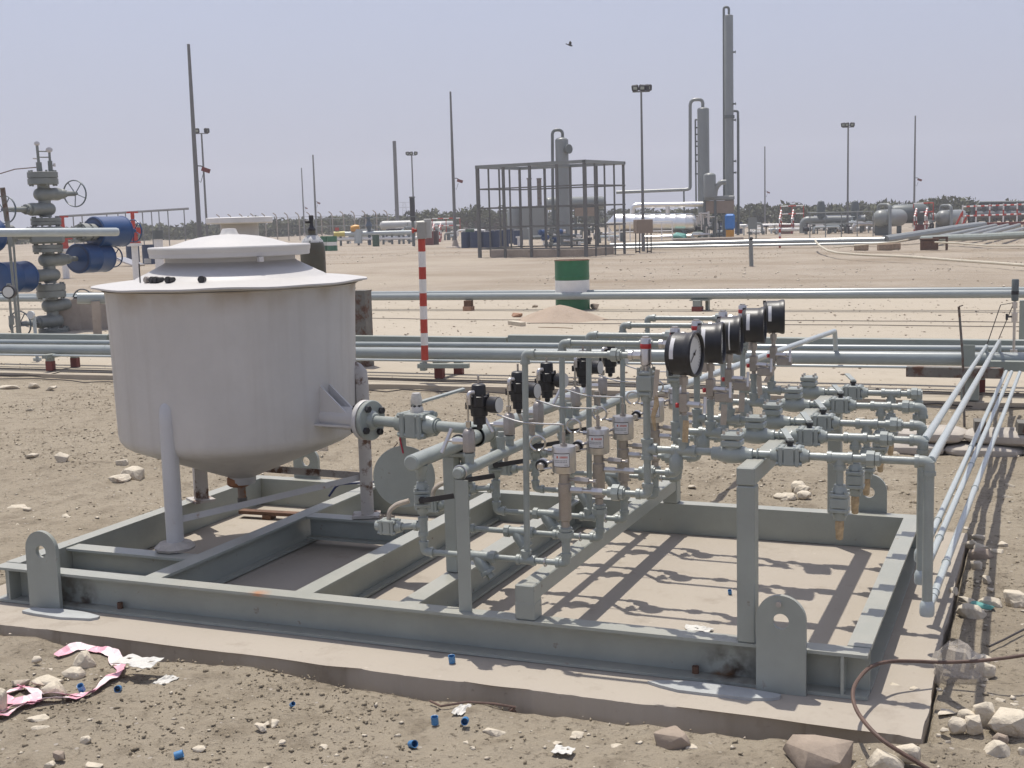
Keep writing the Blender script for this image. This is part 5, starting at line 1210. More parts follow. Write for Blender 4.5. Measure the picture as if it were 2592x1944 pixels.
# ================================================================== drums in the middle distance
bd = [(1181,628),(1204,628),(1228,627),(1252,626),(1276,624),(1215,620),(1240,619),(1266,618),(1292,617),(1312,620)]
for i, (px, py) in enumerate(bd):
    S = Site(gp(px,py)); drum(S.P, .90, .295, ((1,M['bluedrum']),), '%s blue drum of the cluster left of the cage, %s row' % (('leftmost','second','third','fourth','rightmost')[i % 5], ('front','back')[i//5]), 'blue drums by the cage', lidmt=M['white'] if i in (2,5,6,7,9) else None)
S = Site(gp(1190,612)); drum(S.P, .90, .32, ((1,M['dkgreen']),), 'dark green drum behind the blue drums')
for px, py, lab, mt in ((1085,621,'dark red drum beside the striped post, left one',M['redbase']),(1098,620,'dark red drum beside the striped post, right one',pm('maroon',(.06,.02,.02),.5))):
    S = Site(gp(px,py)); drum(S.P, .90, .34, ((1,mt),), lab)
for px, lab in ((824,'left of two green drums with white bands right of the gas cylinder'),(842,'right of two green drums with white bands right of the gas cylinder')):
    S = Site(gp(px,635.5)); drum(S.P, .86, .29, ((.38,M['green']),(.24,M['white']),(.38,M['green'])), lab)
S = Site(gp(952,624)); drum(S.P, .78, .23, ((1,M['dkgreen']),), 'small dark green drum between the gas cylinder and striped post', lidmt=M['hose'])

M['palevessel'] = pm('pale_vessel', (.42,.42,.40), .45, 0, .08, 1.5, dust=.2)
# ================================================================== process plant
def cyl_thing(name, label, cat, dist, x0, x1, yb, yt, mt, dome=.25, n=28):
    S = Site(atd((x0+x1)/2, dist)); a, b = S.x(x0,(yb+yt)/2), S.x(x1,(yb+yt)/2); r = (b-a)/2; x = (a+b)/2; zb = max(0, S.z((x0+x1)/2, yb)); zt = S.z((x0+x1)/2, yt)
    t = thing(name, label, cat, S.P+S.fx*x, S.rz)
    h = min(dome*2*r, (zt-zb)*.3)
    prof = [(r,zb if zb < 1 else zb)] + [(r, zt-h)] + [(r*cos(k*pi/12), zt-h+h*sin(k*pi/12)) for k in range(1,6)] + [(0,zt)]
    put('shell', MB().lathe(prof, (0,0,0), ZD, n), mt, t, local=True)
    return t, S, x, r
# small column behind the cage with its gooseneck
t, S, x, r = cyl_thing('process_column', 'grey column with a side manway behind the steel cage', 'column', 75, 1408, 1441, 620, 347, M['vessel'])
put('manway', MB().cyl((r*.6,-r*.6,S.z(1441,378)),(r*1.05,-r*1.1,S.z(1441,378)),.20,n=20).cyl((r*1.0,-r*1.05,S.z(1441,378)),(r*1.12,-r*1.18,S.z(1441,378)),.27,n=24), M['vesseldk'], t, local=True)
g = lambda px, py: S.q(px,py)-Vector((x,0,0))
put('gooseneck', MB().tube(fillet([g(1424,352),g(1424,329),g(1398,329),g(1400,600)], .35), .09, 10), M['vesseldk'], t, local=True)
# tall twin columns
t, S, x, r = cyl_thing('process_column', 'tallest slim grey column of the plant', 'column', 81, 1833.5, 1857, 600, 37, M['vessel'], .12)
g = lambda px, py: S.q(px,py)-Vector((x,0,0))
put('gooseneck', MB().tube(fillet([g(1845,40),g(1845,18),g(1832,18),g(1833,500)], .3), .075, 10), M['vesseldk'], t, local=True)
put('ring_flange', MB().cyl((0,0,S.z(1845,300)),(0,0,S.z(1845,292)),r*1.22,n=28), M['vesseldk'], t, local=True)
for py in (132,263,304,408,437): put('nozzle', MB().cyl((r*.8,0,S.z(1857,py)),(r*1.5,-.1,S.z(1857,py)),.05,n=8).cyl((r*1.4,-.1,S.z(1857,py)),(r*1.5,-.1,S.z(1857,py)),.10,n=10), M['vesseldk'], t, local=True)
put('downcomer', MB().tube(fillet([g(1857,281),g(1868,281),g(1869,590)], .2), .075, 10).cyl(g(1869,300),g(1870,590),.06,n=8), M['vesseldk'], t, local=True)
t, S, x, r = cyl_thing('process_column', 'shorter broad grey column with a pipe loop on top', 'column', 82, 1766, 1796, 596, 271, M['vessel'], .2)
g = lambda px, py: S.q(px,py)-Vector((x,0,0))
put('gooseneck', MB().tube(fillet([g(1779,274),g(1779,252),g(1747,252),g(1747,478),g(1735,480),g(1560,487)], .5), .105, 10), M['vessel'], t, local=True)
put('prop', MB().cyl(g(1731,482),g(1732,560),.05,n=8), M['vesseldk'], t, local=True)
put('level_bridle', MB().tube(fillet([g(1766,303),g(1760,303),g(1762,510)], .1), .05, 8), M['vesseldk'], t, local=True)
for py in (303,323,340,358,370,392,408,440): put('nozzle', MB().cyl(g(1759,py),g(1767,py),.045,n=8), M['dark'], t, local=True)
t, S, x, r = cyl_thing('process_vessel', 'small upright grey vessel between the two columns', 'vessel', 78.5, 1781, 1812, 500, 437, M['vessel'], .25)
g = lambda px, py: S.q(px,py)-Vector((x,0,0))
put('leg', MB().cyl(g(1783,500),(g(1783,500).x,0,0),.08,n=8).cyl(g(1810,500),(g(1810,500).x,0,0),.08,n=8), M['vesseldk'], t, local=True)
put('side_pipe', MB().tube(fillet([g(1809,498),g(1812,475),g(1825,461),g(1838,461)], .5), .15, 12), M['vessel'], t, local=True)
# elevated box with its legs and bright ducts
S = Site(atd(1820,79)); t = thing('cooler_box', 'tan cooler box on steel legs in front of the columns', 'cooler', S.P, S.rz)
a, b = S.q(1784,541), S.q(1858,507); put('casing', MB().box(((a.x+b.x)/2,.2,(a.z+b.z)/2),(b.x-a.x,1.4,b.z-a.z), ch=.03), M['brownbox'], t, local=True)
a2, b2 = S.q(1781,508), S.q(1859,495); put('roof', MB().box(((a2.x+b2.x)/2,.2,(a2.z+b2.z)/2),(b2.x-a2.x,1.6,b2.z-a2.z), ch=.05), M['vessel'], t, local=True)
for px in (1790,1807,1832,1853):
    q = S.q(px,560); put('leg', MB().box((q.x,-.3,a.z/2),(.16,.16,a.z)), M['vesseldk'], t, local=True)
put('brace', MB().cyl((a.x+.3,-.3,a.z-.5),((a.x+b.x)/2,-.3,a.z),.05,n=6).cyl((b.x-.6,-.3,a.z-.5),((a.x+b.x)/2,-.3,a.z),.05,n=6), M['vesseldk'], t, local=True)
put('inner_pipe', MB().cyl(S.q(1811,590)+Vector((0,-.1,0)),S.q(1811,542)+Vector((0,-.1,0)),.11,n=12), M['alu'], t, local=True)
S = Site(atd(1647,80)); t = thing('insulated_vessel', 'long shiny aluminium clad horizontal vessel with a conical end', 'vessel', S.P, S.rz)
A, B = S.q(1556,566), S.q(1760,565); r = (S.z(1650,541)-S.z(1650,591))/2; tip = S.q(1538,563); ax = (B-A)
L_ = ax.length
prof = [(r*.22,-(A-tip).length)] + [(r,0)] + [v for k in range(1,8) for v in ((r,L_*k/8-.02),(r*1.012,L_*k/8),(r,L_*k/8+.02))] + [(r,L_-.25),(r*.93,L_-.08),(r*.7,L_),(0,L_+.06)]
put('cladding', MB().lathe(prof, A, ax, 36), M['alu'], t, local=True)
for px in (1575,1732): q = S.q(px,590); put('saddle', MB().box((q.x,0,(A.z-r*.8)/2),(.35,.9,A.z-r*.8)), M['vesseldk'], t, local=True)
put('top_duct', MB().tube(fillet([S.q(1600,545),S.q(1601,520),S.q(1785,517)], .4), .16, 14).cyl(S.q(1690,543),S.q(1690,521),.13,n=12), M['alu'], t, local=True)
put('low_pipe', MB().tube([S.q(1630,600)+Vector((0,-.8,0)), S.q(1765,596)+Vector((0,-.8,0))], .10, 10), M['alu'], t, local=True)
S = Site(atd(1845,77)); a, b = S.q(1835,582), S.q(1860,541)
t = thing('blue_tank', 'bright blue plastic tank on an orange base below the tallest column', 'tank', S.P, S.rz)
put('body', MB().box(((a.x+b.x)/2,0,(a.z+b.z)/2),(b.x-a.x,.6,b.z-a.z), ch=.10), M['brightblue'], t, local=True)
put('base', MB().box(((a.x+b.x)/2,0,a.z/2),((b.x-a.x)*.8,.5,a.z)), M['orange'], t, local=True)
for px, py, lab, mt in ((1818,596,'dark blue drum under the tan cooler box',M['bluedrum']),(1870,592,'dark drum right of the bright blue tank',M['bluedrum']),(1776,605,'dark green drum below the broad column',M['dkgreen'])):
    S = Site(gp(px,py)); drum(S.P, .88, .29, ((1,mt),), lab)
S = Site(atd(1785,76)); mb = MB()
for k in range(26):
    px, py = random.uniform(1762,1796), random.uniform(540,596); q = S.q(px,py); d_ = random.choice([(.3,0,0),(0,0,.25),(0,.2,0)])
    mb.cyl(q-Vector(d_), q+Vector(d_), random.uniform(.03,.07), n=6)
t = thing('valve_cluster', 'cluster of small valves and piping at the foot of the broad column', 'pipework', S.P, S.rz); put('pipes', mb, M['steel'], t, local=True)
put('frame', MB().box((0,.1,.6),(.08,.08,1.3)).box((.6,.1,.6),(.08,.08,1.3)).box((.3,.1,1.2),(.7,.08,.08)), M['vesseldk'], t, local=True)
# tan box on legs near the cage and small plant frames
S = Site(gp(1628,640)); a, b = S.q(1607,591), S.q(1649,555)
t = thing('control_cabinet', 'tan sheet metal cabinet on four legs right of the cage', 'cabinet', S.P, S.rz)
put('cabinet', MB().box(((a.x+b.x)/2,.1,(a.z+b.z)/2),(b.x-a.x,.55,b.z-a.z), .28, ch=.015), M['brownbox'], t, local=True)
for px in (1609,1619,1638,1648): q = S.q(px,600); put('leg', MB().box((q.x,.1,a.z/2),(.05,.05,a.z)), M['dark'], t, local=True)
put('foot_rail', MB().box((S.x(1614,620),.1,.06),(.2,.05,.05)).box((S.x(1643,620),.1,.06),(.2,.05,.05)), M['dark'], t, local=True)
def rail_run(name, label, dist, px0, px1, py_b0, py_b1, hgt, step, mt, mt2=None, rails=(1.0,.5), dy=0):
    """railing between two image columns, at a distance; posts every step metres"""
    S = Site(atd((px0+px1)/2, dist)); A, B = S.q(px0,py_b0), S.q(px1,py_b1)
    t = thing(name, label, 'railing', S.P, S.rz); n = max(1, int(round((B.x-A.x)/step)))
    for i in range(n+1):
        p = A+(B-A)*(i/n); put('post', MB().box((p.x,dy,p.z+hgt/2),(.06,.06,hgt)), mt, t, local=True)
    for f in rails:
        if mt2 is None: put('rail', MB().tube([A+Vector((0,dy,hgt*f)), B+Vector((0,dy,hgt*f))], .035, 6), mt, t, local=True)
        else:
            k = max(2, int((B.x-A.x)/.42))
            for i in range(k): put('rail_band', MB().tube([A+(B-A)*(i/k)+Vector((0,dy,hgt*f)), A+(B-A)*((i+1)/k)+Vector((0,dy,hgt*f))], .045, 6, False), mt if i % 2 else mt2, t, local=True)
    return t
rail_run('railing', 'pale railing in front of the shiny vessel', 72, 1542, 1702, 612, 608, 1.05, .62, M['white'])
S = Site(atd(1540,74)); mb = MB()
t = thing('pipe_cluster', 'low jumble of pipes and valves behind the steel cage', 'pipework', S.P, S.rz)
for k in range(34):
    px, py = random.uniform(1300,1560), random.uniform(575,628); q = S.q(px,py); q.y = random.uniform(-1.5,3); L_ = random.uniform(.3,1.4)
    put('pipe', MB().cyl(q-Vector((L_/2,0,0)), q+Vector((L_/2,0,0)), random.uniform(.05,.11), n=8) if k % 3 else MB().cyl((q.x,q.y,0),(q.x,q.y,max(.4,q.z)), .08, n=8).cyl((q.x,q.y,max(.35,q.z)-.1),(q.x,q.y,max(.4,q.z)),.17,n=10), random.choice([M['steel'],M['pale_pipe'],M['vesseldk'],M['dark'],M['white']]), t, local=True)
# horizontal vessel behind the cage with its saddle stand
S = Site(atd(1450,85)); A, B = S.q(1385,532), S.q(1528,514); 
t = thing('horizontal_vessel', 'grey horizontal vessel on a stand behind the steel cage', 'vessel', S.P, S.rz)
ax = Vector((B.x-A.x,1.5,0)); r = .42; L_ = ax.length; cz = S.z(1480,513)
put('shell', MB().lathe([(0,-.2),(r*.6,-.12),(r*.92,-.02),(r,.1),(r,L_-.1),(r*.92,L_+.02),(r*.6,L_+.12),(0,L_+.2)], (A.x,0,cz), ax, 24), M['vessel'], t, local=True)
a, b = S.q(1455,548), S.q(1515,524); put('box_frame', MB().box(((a.x+b.x)/2,.8,(a.z+b.z)/2),(b.x-a.x,1,b.z-a.z)), M['brownbox'], t, local=True)
for f in (.15,.5,.9): put('leg', MB().box((A.x+ax.x*f,ax.y*f,(cz-r)/2),(.18,.3,cz-r)), M['vesseldk'], t, local=True)
for px, lab in ((1340,'left of two slim brown stacks behind the cage'),(1365,'right of two slim brown stacks behind the cage')):
    S = Site(atd(px,95)); z = S.z(px,452); zz_ = S.z(px,523); x = S.x(px,480)
    t = thing('exhaust_stack', lab, 'stack', S.P, S.rz)
    put('stack', MB().cyl((x,0,zz_-.1),(x,0,z),.14 if px < 1350 else .17,n=14).cyl((x,0,z-.05),(x,0,z+.03),.2,n=14), M['rustpost'], t, local=True)
    put('engine_box', MB().box((x,.3,zz_/2),(1.2,1.2,zz_)), M['vessel'], t, local=True)
S = Site(atd(1330,96)); t = thing('dome_tank', 'pale domed tank in the distance behind the cage', 'tank', S.P, S.rz)
q0, q1 = S.q(1288,575), S.q(1318,520); put('shell', MB().lathe([(.55,0),(.55,q1.z-.5),(.45,q1.z-.2),(.2,q1.z-.03),(0,q1.z)], ((q0.x+q1.x)/2,0,0), ZD, 20), M['vessel'], t, local=True)
# black vent above the striped post
S = Site(atd(1044,82)); x = S.x(1044,530); z0, z1 = S.z(1044,560), S.z(1044,500)
t = thing('vent_stack', 'black vertical vent pipe above the striped post', 'vent', S.P, S.rz)
put('pipe', MB().cyl((x,0,0),(x,0,z0),.10,n=12), M['vesseldk'], t, local=True); put('silencer', MB().cyl((x,0,z0),(x,0,z1),.165,n=18), M['dark'], t, local=True)
put('flange', MB().cyl((x,0,z1-.02),(x,0,z1+.06),.20,n=18).cyl((x,0,z0+.25),(x,0,z0+.33),.26,n=14), M['vesseldk'], t, local=True)
# pipework left of the cage: manifold with yellow valve, white vessels, stairs
S = Site(atd(960,92)); t = thing('pipe_manifold', 'pale pipe manifold with a yellow valve actuator left of the striped post', 'manifold', S.P, S.rz)
put('main_pipe', MB().tube([S.q(845,593),S.q(1050,588)], .16, 12), M['pale_pipe'], t, local=True)
put('lower_pipe', MB().tube([S.q(840,606),S.q(1090,602)], .13, 12), M['white'], t, local=True)
put('yellow_pipe', MB().tube([S.q(845,593),S.q(873,592)], .19, 12), M['yellow'], t, local=True)
q = S.q(899,578); put('actuator', MB().lathe([(0,-.35),(.2,-.3),(.27,0),(.2,.3),(0,.35)], q, (1,0,.1), 16), M['orange'], t, local=True)
put('valve_body', MB().cyl(S.q(907,580),S.q(907,616),.30,n=14), M['pale_pipe'], t, local=True)
for px in (862,907,970,992,1010,1021,1035): q = S.q(px,595); put('support', MB().box((q.x,0,q.z/2),(.16,.2,max(.1,q.z))), M['vesseldk'], t, local=True)
q = S.q(933,550); put('valve_stand', MB().cyl((q.x,0,0),(q.x,0,q.z),.12,n=10).lathe([(.12,q.z-.9),(.24,q.z-.6),(.12,q.z-.3)], (q.x,0,0), ZD, 12).cyl((q.x,0,q.z-.08),(q.x,0,q.z),.30,n=12), pm('slate_blue',(.06,.09,.12),.5), t, local=True)
put('flag', MB().box(S.q(853,580),(.28,.03,.22)), M['redpost'], t, local=True)
for i, (x0_, x1_, yy, rr_, lab) in enumerate(((968,1050,571,.36,'pale horizontal vessel behind the striped post'),(1092,1145,571,.33,'pale horizontal vessel between the striped post and bare pole'))):
    S = Site(atd((x0_+x1_)/2,104)); A, B = S.q(x0_,yy), S.q(x1_,yy); L_ = B.x-A.x
    t = thing('horizontal_vessel', lab, 'vessel', S.P, S.rz)
    put('shell', MB().lathe([(0,-.25),(rr_*.7,-.15),(rr_,.0),(rr_,L_),(rr_*.7,L_+.15),(0,L_+.25)], (A.x,0,A.z), (1,0,0), 20), M['palevessel'], t, local=True)
    for f in (.2,.8): put('saddle', MB().box((A.x+L_*f,0,(A.z-rr_*.8)/2),(.3,.6,A.z-rr_*.8)), M['vesseldk'], t, local=True)
def stairs(dist, px0, px1, pyb, pyt, label, rail=1.0, run_=.9):
    """red and white access stair seen from its foot: striped handrails on both sides, dark red treads between"""
    S = Site(atd((px0+px1)/2, dist)); A, B = S.q(px0,pyb), S.q(px1,pyb); zt = S.z((px0+px1)/2, pyt)-rail; t = thing('access_stair', label, 'stair', S.P, S.rz); A.z = B.z = 0
    up = Vector((.12,run_,zt))
    for p in (A, B):
        k = 7
        for i in range(k): put('rail_band', MB().tube([p+up*(i/k)+Vector((0,0,rail)), p+up*((i+1)/k)+Vector((0,0,rail))], .06, 6, False), M['redpost'] if i % 2 else M['white'], t, local=True)
        for f in (.0,1.0):
            q = p+up*f
            for j in range(4): put('rail_post', MB().box((q.x,q.y,q.z+rail*(j+.5)/4),(.08,.08,rail/4)), M['white'] if j % 2 else M['redpost'], t, local=True)
        put('stringer', MB().box(p+up*.5,(.08,.12,.2)).tube([p, p+up], .09, 4), M['redbase'], t, local=True)
    n = 6
    for i in range(n): q = (A+B)/2+up*((i+.6)/n); put('tread', MB().box((q.x,q.y,q.z),((B-A).x,.2,.10)), M['redbase'], t, local=True)
    return t
stairs(96, 1096, 1113, 608, 566, 'red and white access stair right of the dark red drums')
rail_run('railing', 'red and white railing behind the pale vessels', 100, 1095, 1165, 590, 588, 1.1, 1.4, M['redpost'], M['white'])
# long pipe runs in the middle distance and their sleepers
def run(name, label, dist0, dist1, pts, r, mt, cat='pipe'):
    P = []
    for i, (px, py) in enumerate(pts):
        d_ = dist0+(dist1-dist0)*i/max(1,len(pts)-1); h = ray(px,py); hh_ = Vector((h.x,h.y,0)); P.append(CAM+h*(d_/hh_.length))
    return solo(name, MB().tube(P, r, 10), mt, label, cat, base=Vector((P[0].x,P[0].y,min(p.z for p in P)-r)))
run('pipeline', 'grey pipe running behind the cage towards the right manifold', 60, 57, [(1545,622),(1750,617),(1950,612),(2240,607)], .12, M['line'])
run('pipeline', 'lower pale pipe beside the grey run right of the cage', 58, 56, [(1550,628),(1900,621),(2260,615)], .055, M['pale_pipe'])
run('pipeline', 'bright far pipe run right of the tall columns', 95, 95, [(1870,573),(1975,571),(2200,571)], .16, M['white'])
run('pipeline', 'second bright far pipe run right of the tall columns', 92, 92, [(1945,582),(2060,580),(2230,579)], .13, M['white'])
S = Site(atd(1795,62)); A = S.q(1704,640); B = S.q(1882,636)
solo('concrete_beam', MB().box(S.P+S.fx*((A.x+B.x)/2)+Vector((0,0,.22)),(B.x-A.x,.5,.46), S.rz, ch=.03), M['concrete'], 'long low concrete beam below the pipe run right of the cage', 'concrete beam')
S = Site(gp(1902,674)); zt = S.z(1900,600)
t = thing('bollard_post', 'short pale pipe post with an open dark top right of the cage', 'bollard', S.P, S.rz)
put('post', MB().cyl((0,0,0),(-.02,0,zt),.062,n=16), M['vessel'], t, local=True); put('top_hole', MB().cyl((0,-.062,zt-.05),(0,-.02,zt-.05),.05,n=14), M['dark'], t, local=True)
S = Site(atd(1974,58)); x = S.x(1974,600)
t = thing('marker_post', 'slim red and white marker post by the white hose', 'post', S.P, S.rz); zt = S.z(1974,579)
for i in range(5): put('band', MB().cyl((x,0,zt*i/5),(x,0,zt*(i+1)/5),.05,n=10), M['redpost'] if i % 2 == 0 else M['white'], t, local=True)
S = Site(atd(1910,62)); x = S.x(1905,560); zt = S.z(1905,549)
t = thing('sign_board', 'small faded sign board on thin legs below the far pole', 'sign', S.P, S.rz)
put('board', MB().box((x,0,zt-.3),(.42,.04,.55)), M['vessel'], t, local=True)
for dx in (-.16,.16): put('leg', MB().box((x+dx,.04,(zt-.4)/2),(.05,.05,zt-.4)), M['vesseldk'], t, local=True)
# right side: stairs, manifold, separators
stairs(92, 1973, 2004, 592, 532, 'red and white stair with dark red treads left of the right manifold')
rail_run('railing', 'red and white railing above the stair left of the right manifold', 93, 1976, 2034, 562, 560, 1.1, .9, M['redpost'], M['white'])
S = Site(atd(2110,90)); t = thing('pipe_manifold', 'grey pipe manifold with two upright stubs at the right', 'manifold', S.P, S.rz)
put('header', MB().tube(fillet([S.q(2034,590),S.q(2034,558),S.q(2060,557),S.q(2190,555)], .6), .28, 14), M['vessel'], t, local=True)
put('top_pipe', MB().tube([S.q(2060,550),S.q(2190,549)], .14, 10), M['white'], t, local=True)
put('thin_pipe', MB().tube([S.q(2045,540),S.q(2185,538)], .08, 8), M['vesseldk'], t, local=True)
for px in (2078,2164):
    a, b = S.q(px,556), S.q(px,507); put('stub', MB().lathe([(.30,a.z),(.28,b.z-.35),(.2,b.z-.08),(0,b.z)], (a.x,0,0), ZD, 16), M['vesseldk'], t, local=True)
for px in (2060,2100,2140,2180): q = S.q(px,560); put('support', MB().box((q.x,.2,q.z/2),(.2,.2,q.z)), M['vesseldk'], t, local=True)
rail_run('railing', 'grey pipe railing in front of the right manifold', 78, 2050, 2210, 602, 598, 1.45, 1.0, M['vessel'], None, (1.0,.55))
def separator(dist, px, py, R, px_r, py_b, label):
    S = Site(atd(px,dist)); c = S.q(px,py); t = thing('separator', label, 'separator', S.P, S.rz); ax = Vector((.30,.95,0)).normalized()
    L_ = 3.6; prof = [(0,-R*.9),(R*.4,-R*.82),(R*.7,-R*.62),(R*.9,-R*.35),(R,0),(R,L_),(R*.7,L_+R*.6),(0,L_+R*.85)]
    put('shell', MB().lathe(prof, c, ax, 32), M['vessel'], t, local=True)
    put('saddle', MB().box((c.x+.1,.5,(c.z-R*.5)/2),(R*1.8,.9,c.z-R*.5)), M['vesseldk'], t, local=True)
    a = c+Vector((-R*.3,.6,R*.7)); put('gooseneck', MB().tube(fillet([a,a+Vector((0,0,R*.85)),a+Vector((R*1.25,-.6,R*.85)),a+Vector((R*1.3,-1.2,-R*3.0))], R*.5), R*.20, 12), M['vessel'], t, local=True)
    return t
separator(80, 2230, 553, .52, 2300, 594, 'left round ended grey separator with a looped pipe')
separator(86, 2387, 552, .50, 2420, 585, 'right round ended grey separator with a looped pipe')
S = Site(atd(2262,84)); t = thing('grey_cabinet', 'grey equipment block behind the left separator', 'cabinet', S.P, S.rz); a, b = S.q(2255,560), S.q(2300,524)
put('body', MB().lathe([(.0,0),(.5,.02),(.6,.2),(.6,2.0),(.4,2.3),(0,2.4)], ((a.x),1.2,(a.z+b.z)/2), (1,.2,0), 20), M['vesseldk'], t, local=True)
put('leg', MB().box((a.x+.5,1.2,.6),(.3,.5,1.2)).box((a.x+1.8,1.4,.6),(.3,.5,1.2)), M['vesseldk'], t, local=True)
stairs(84, 2314, 2341, 590, 528, 'red and white stair with dark red treads between the two separators')
rail_run('railing', 'red and white railing between the two separators', 85, 2312, 2362, 560, 558, 1.1, .9, M['redpost'], M['white'])
# far right platform with headers, railing and the fan of pipes
S = Site(atd(2520,78)); t = thing('header_platform', 'raised pipe header platform with red and white railing at far right', 'platform', S.P, S.rz)
a, b = S.q(2436,570), S.q(2680,562)
put('deck', MB().box(((a.x+b.x)/2,.6,(a.z+b.z)/2),(b.x-a.x,1.2,.16)), M['redbase'], t, local=True)
for f in (.05,.35,.65,.95): put('deck_leg', MB().box((a.x+(b.x-a.x)*f,.6,a.z/2-.05),(.16,.16,a.z-.1)), M['redbase'], t, local=True)
for py0, py1, r in ((527,525,.17),(545,543,.30)):
    put('header', MB().tube([S.q(2468,py0)+Vector((0,2,0)),S.q(2690,py1)+Vector((0,2,0))], r, 14), M['vessel'], t, local=True)
put('thin_pipe', MB().tube([S.q(2478,513)+Vector((0,2,0)),S.q(2690,511)+Vector((0,2,0))], .10, 10).tube([S.q(2478,516)+Vector((0,2.2,0)),S.q(2690,514)+Vector((0,2.2,0))], .05, 8), M['vesseldk'], t, local=True)
for px in (2462,2490,2520,2550,2585): put('riser', MB().cyl(S.q(px,560)+Vector((0,1.9,0)),S.q(px,515)+Vector((0,1.9,0)),.14,n=10), M['vesseldk'], t, local=True)
for f in (1.05,.52):
    A = a+Vector((0,0,f)); B = b+Vector((0,0,f)); k = 26
    for i in range(k): put('rail_band', MB().tube([A+(B-A)*(i/k), A+(B-A)*((i+1)/k)], .05, 6, False), M['redpost'] if i % 2 else M['white'], t, local=True)
for i in range(8):
    p = a+(b-a)*(i/7)
    for j in range(3): put('rail_post', MB().box((p.x,0,p.z+.1+.35*(j+.5)),(.08,.08,.35)), M['redpost'] if j % 2 else M['white'], t, local=True)
put('stair_rail', MB().tube([S.q(2410,590),S.q(2436,538)], .07, 6).tube([S.q(2425,592),S.q(2446,550)], .07, 6), M['redpost'], t, local=True)
fan = [((2240,608),(2342,592),(2400,582),(2470,572),(2490,570)), ((2372,602),(2520,571)), ((2438,598),(2550,571)), ((2486,596),(2580,570)), ((2535,594),(2610,574))]
for i, pts in enumerate(fan): run('manifold_pipe', ('thick pale pipe sweeping up from the pipe run to the far right platform','first thin pipe of the fan leading to the far right platform','second thin pipe of the fan leading to the far right platform','third thin pipe of the fan leading to the far right platform','rightmost thin pipe of the fan leading to the far right platform')[i], 57, 74, pts, .20 if i == 0 else .11, M['vessel'])
run('pipeline', 'grey channel crossing below the fan of pipes at right', 58, 50, [(2335,605),(2420,601),(2480,600),(2600,594)], .14, M['line2'])
run('white_hose', 'long cream hose curving over the sand at right', 52, 33, [(2063,606),(2066,613),(2077,624),(2095,634),(2120,640),(2180,645),(2300,650),(2420,659),(2520,666),(2640,675)], .038, M['hose'], 'hose')
run('white_hose', 'thin cream hose along the ground below the fan of pipes', 52, 46, [(2105,627),(2180,620),(2270,612),(2300,606)], .028, M['hose'], 'hose')
run('white_hose', 'short cream hose lying below the grey channel at right', 50, 44, [(2367,613),(2430,616),(2500,622),(2600,622)], .032, M['hose'], 'hose')
S = Site(gp(2352,634)); solo('rusty_block', MB().box(S.P+Vector((0,0,.2)),(.65,.4,.36), S.rz, ch=.02).box(S.P+Vector((0,0,.42)),(.68,.44,.06), S.rz), M['rust'], 'rusty steel box under the pipes at right', 'steel box')
S = Site(gp(2396,633)); solo('rusty_bracket', MB().box(S.P+Vector((0,0,.25)),(.09,.09,.5), S.rz).box(S.P-S.fx*.25+Vector((0,0,.46)),(.5,.09,.08), S.rz), M['rust'], 'small rusty angle frame beside the rusty steel box', 'frame')
for i, (px, py) in enumerate(((2180,634),(2240,634),(2260,632))): S = Site(gp(px,py)); solo('sleeper', MB().box(S.P+Vector((0,0,.13)),(.55,.3,.26), S.rz+.3*i, ch=.03), M['wood'], 'brown %s sleeper under the pipe run near the hose' % ('left','middle','right')[i], 'sleeper')
# the jumble of low piping and beams between the striped post and the plant
def clutter(label, dist, px0, px1, py0, py1, n, seed, pal):
    S = Site(atd((px0+px1)/2, dist)); t = thing('pipe_rack', label, 'pipework', S.P, S.rz); r = random.Random(seed)
    zb, zt = max(.15, S.z((px0+px1)/2,py1)), S.z((px0+px1)/2,py0); x0, x1 = S.x(px0), S.x(px1)
    for k in range(n):
        z = r.uniform(zb,zt); a = r.uniform(x0,x1); L_ = r.uniform(.12,.5)*(x1-x0); b = min(x1,a+L_); y = r.uniform(-1.5,2.5); kind = r.random()
        if kind < .55: put('pipe', MB().tube(fillet([(a,y,max(.1,z-r.uniform(0,.8))),(a,y,z),(b,y,z),(b,y,max(.1,z-r.uniform(0,1.2)))], .25), r.uniform(.05,.12), 8), M[r.choice(pal)], t, local=True)
        elif kind < .8: put('stanchion', MB().box((a,y,z/2),(.09,.09,z)).box((a,y,z),(.35,.12,.09)), M[r.choice(pal)], t, local=True)
        else: put('valve', MB().lathe([(.05,-.28),(.18,-.26),(.10,-.16),(.19,0),(.10,.16),(.18,.26),(.05,.28)], (a,y,z), (1,0,0), 12).cyl((a,y,z),(a,y,z+.4),.04,n=6).ring((a,y,z+.4),(0,0,1),.16,.02,14,5), M[r.choice(pal)], t, local=True)
    for f in (0,.33,.66,1): put('foot', MB().box((x0+(x1-x0)*f,.3,zb/2+.05),(.2,.3,zb+.1)), M['vesseldk'], t, local=True)
PA = ['white','pale_pipe','vesseldk','steel','dark','vessel','pale_pipe']
clutter('low pipe rack behind the dark red drums', 98, 1105, 1235, 582, 600, 16, 1, PA+['redbase'])
clutter('low pipe rack left of the striped post', 99, 880, 1040, 578, 606, 18, 2, PA)
clutter('pipe rack behind the right half of the cage', 88, 1430, 1545, 545, 600, 18, 3, PA)
clutter('pipe rack beneath the tan cooler box', 80, 1745, 1835, 560, 600, 14, 4, PA)
clutter('low piping between the bright blue tank and the stair', 90, 1868, 1965, 565, 590, 12, 5, PA)
clutter('pipework behind the grey railing of the right manifold', 88, 2040, 2215, 562, 592, 20, 6, PA)
clutter('pipework beside the right separator', 88, 2330, 2375, 540, 586, 10, 7, PA)
clutter('pipework behind the far right platform railing', 81, 2440, 2620, 535, 562, 18, 8, ['vesseldk','vessel','dark','vessel'])
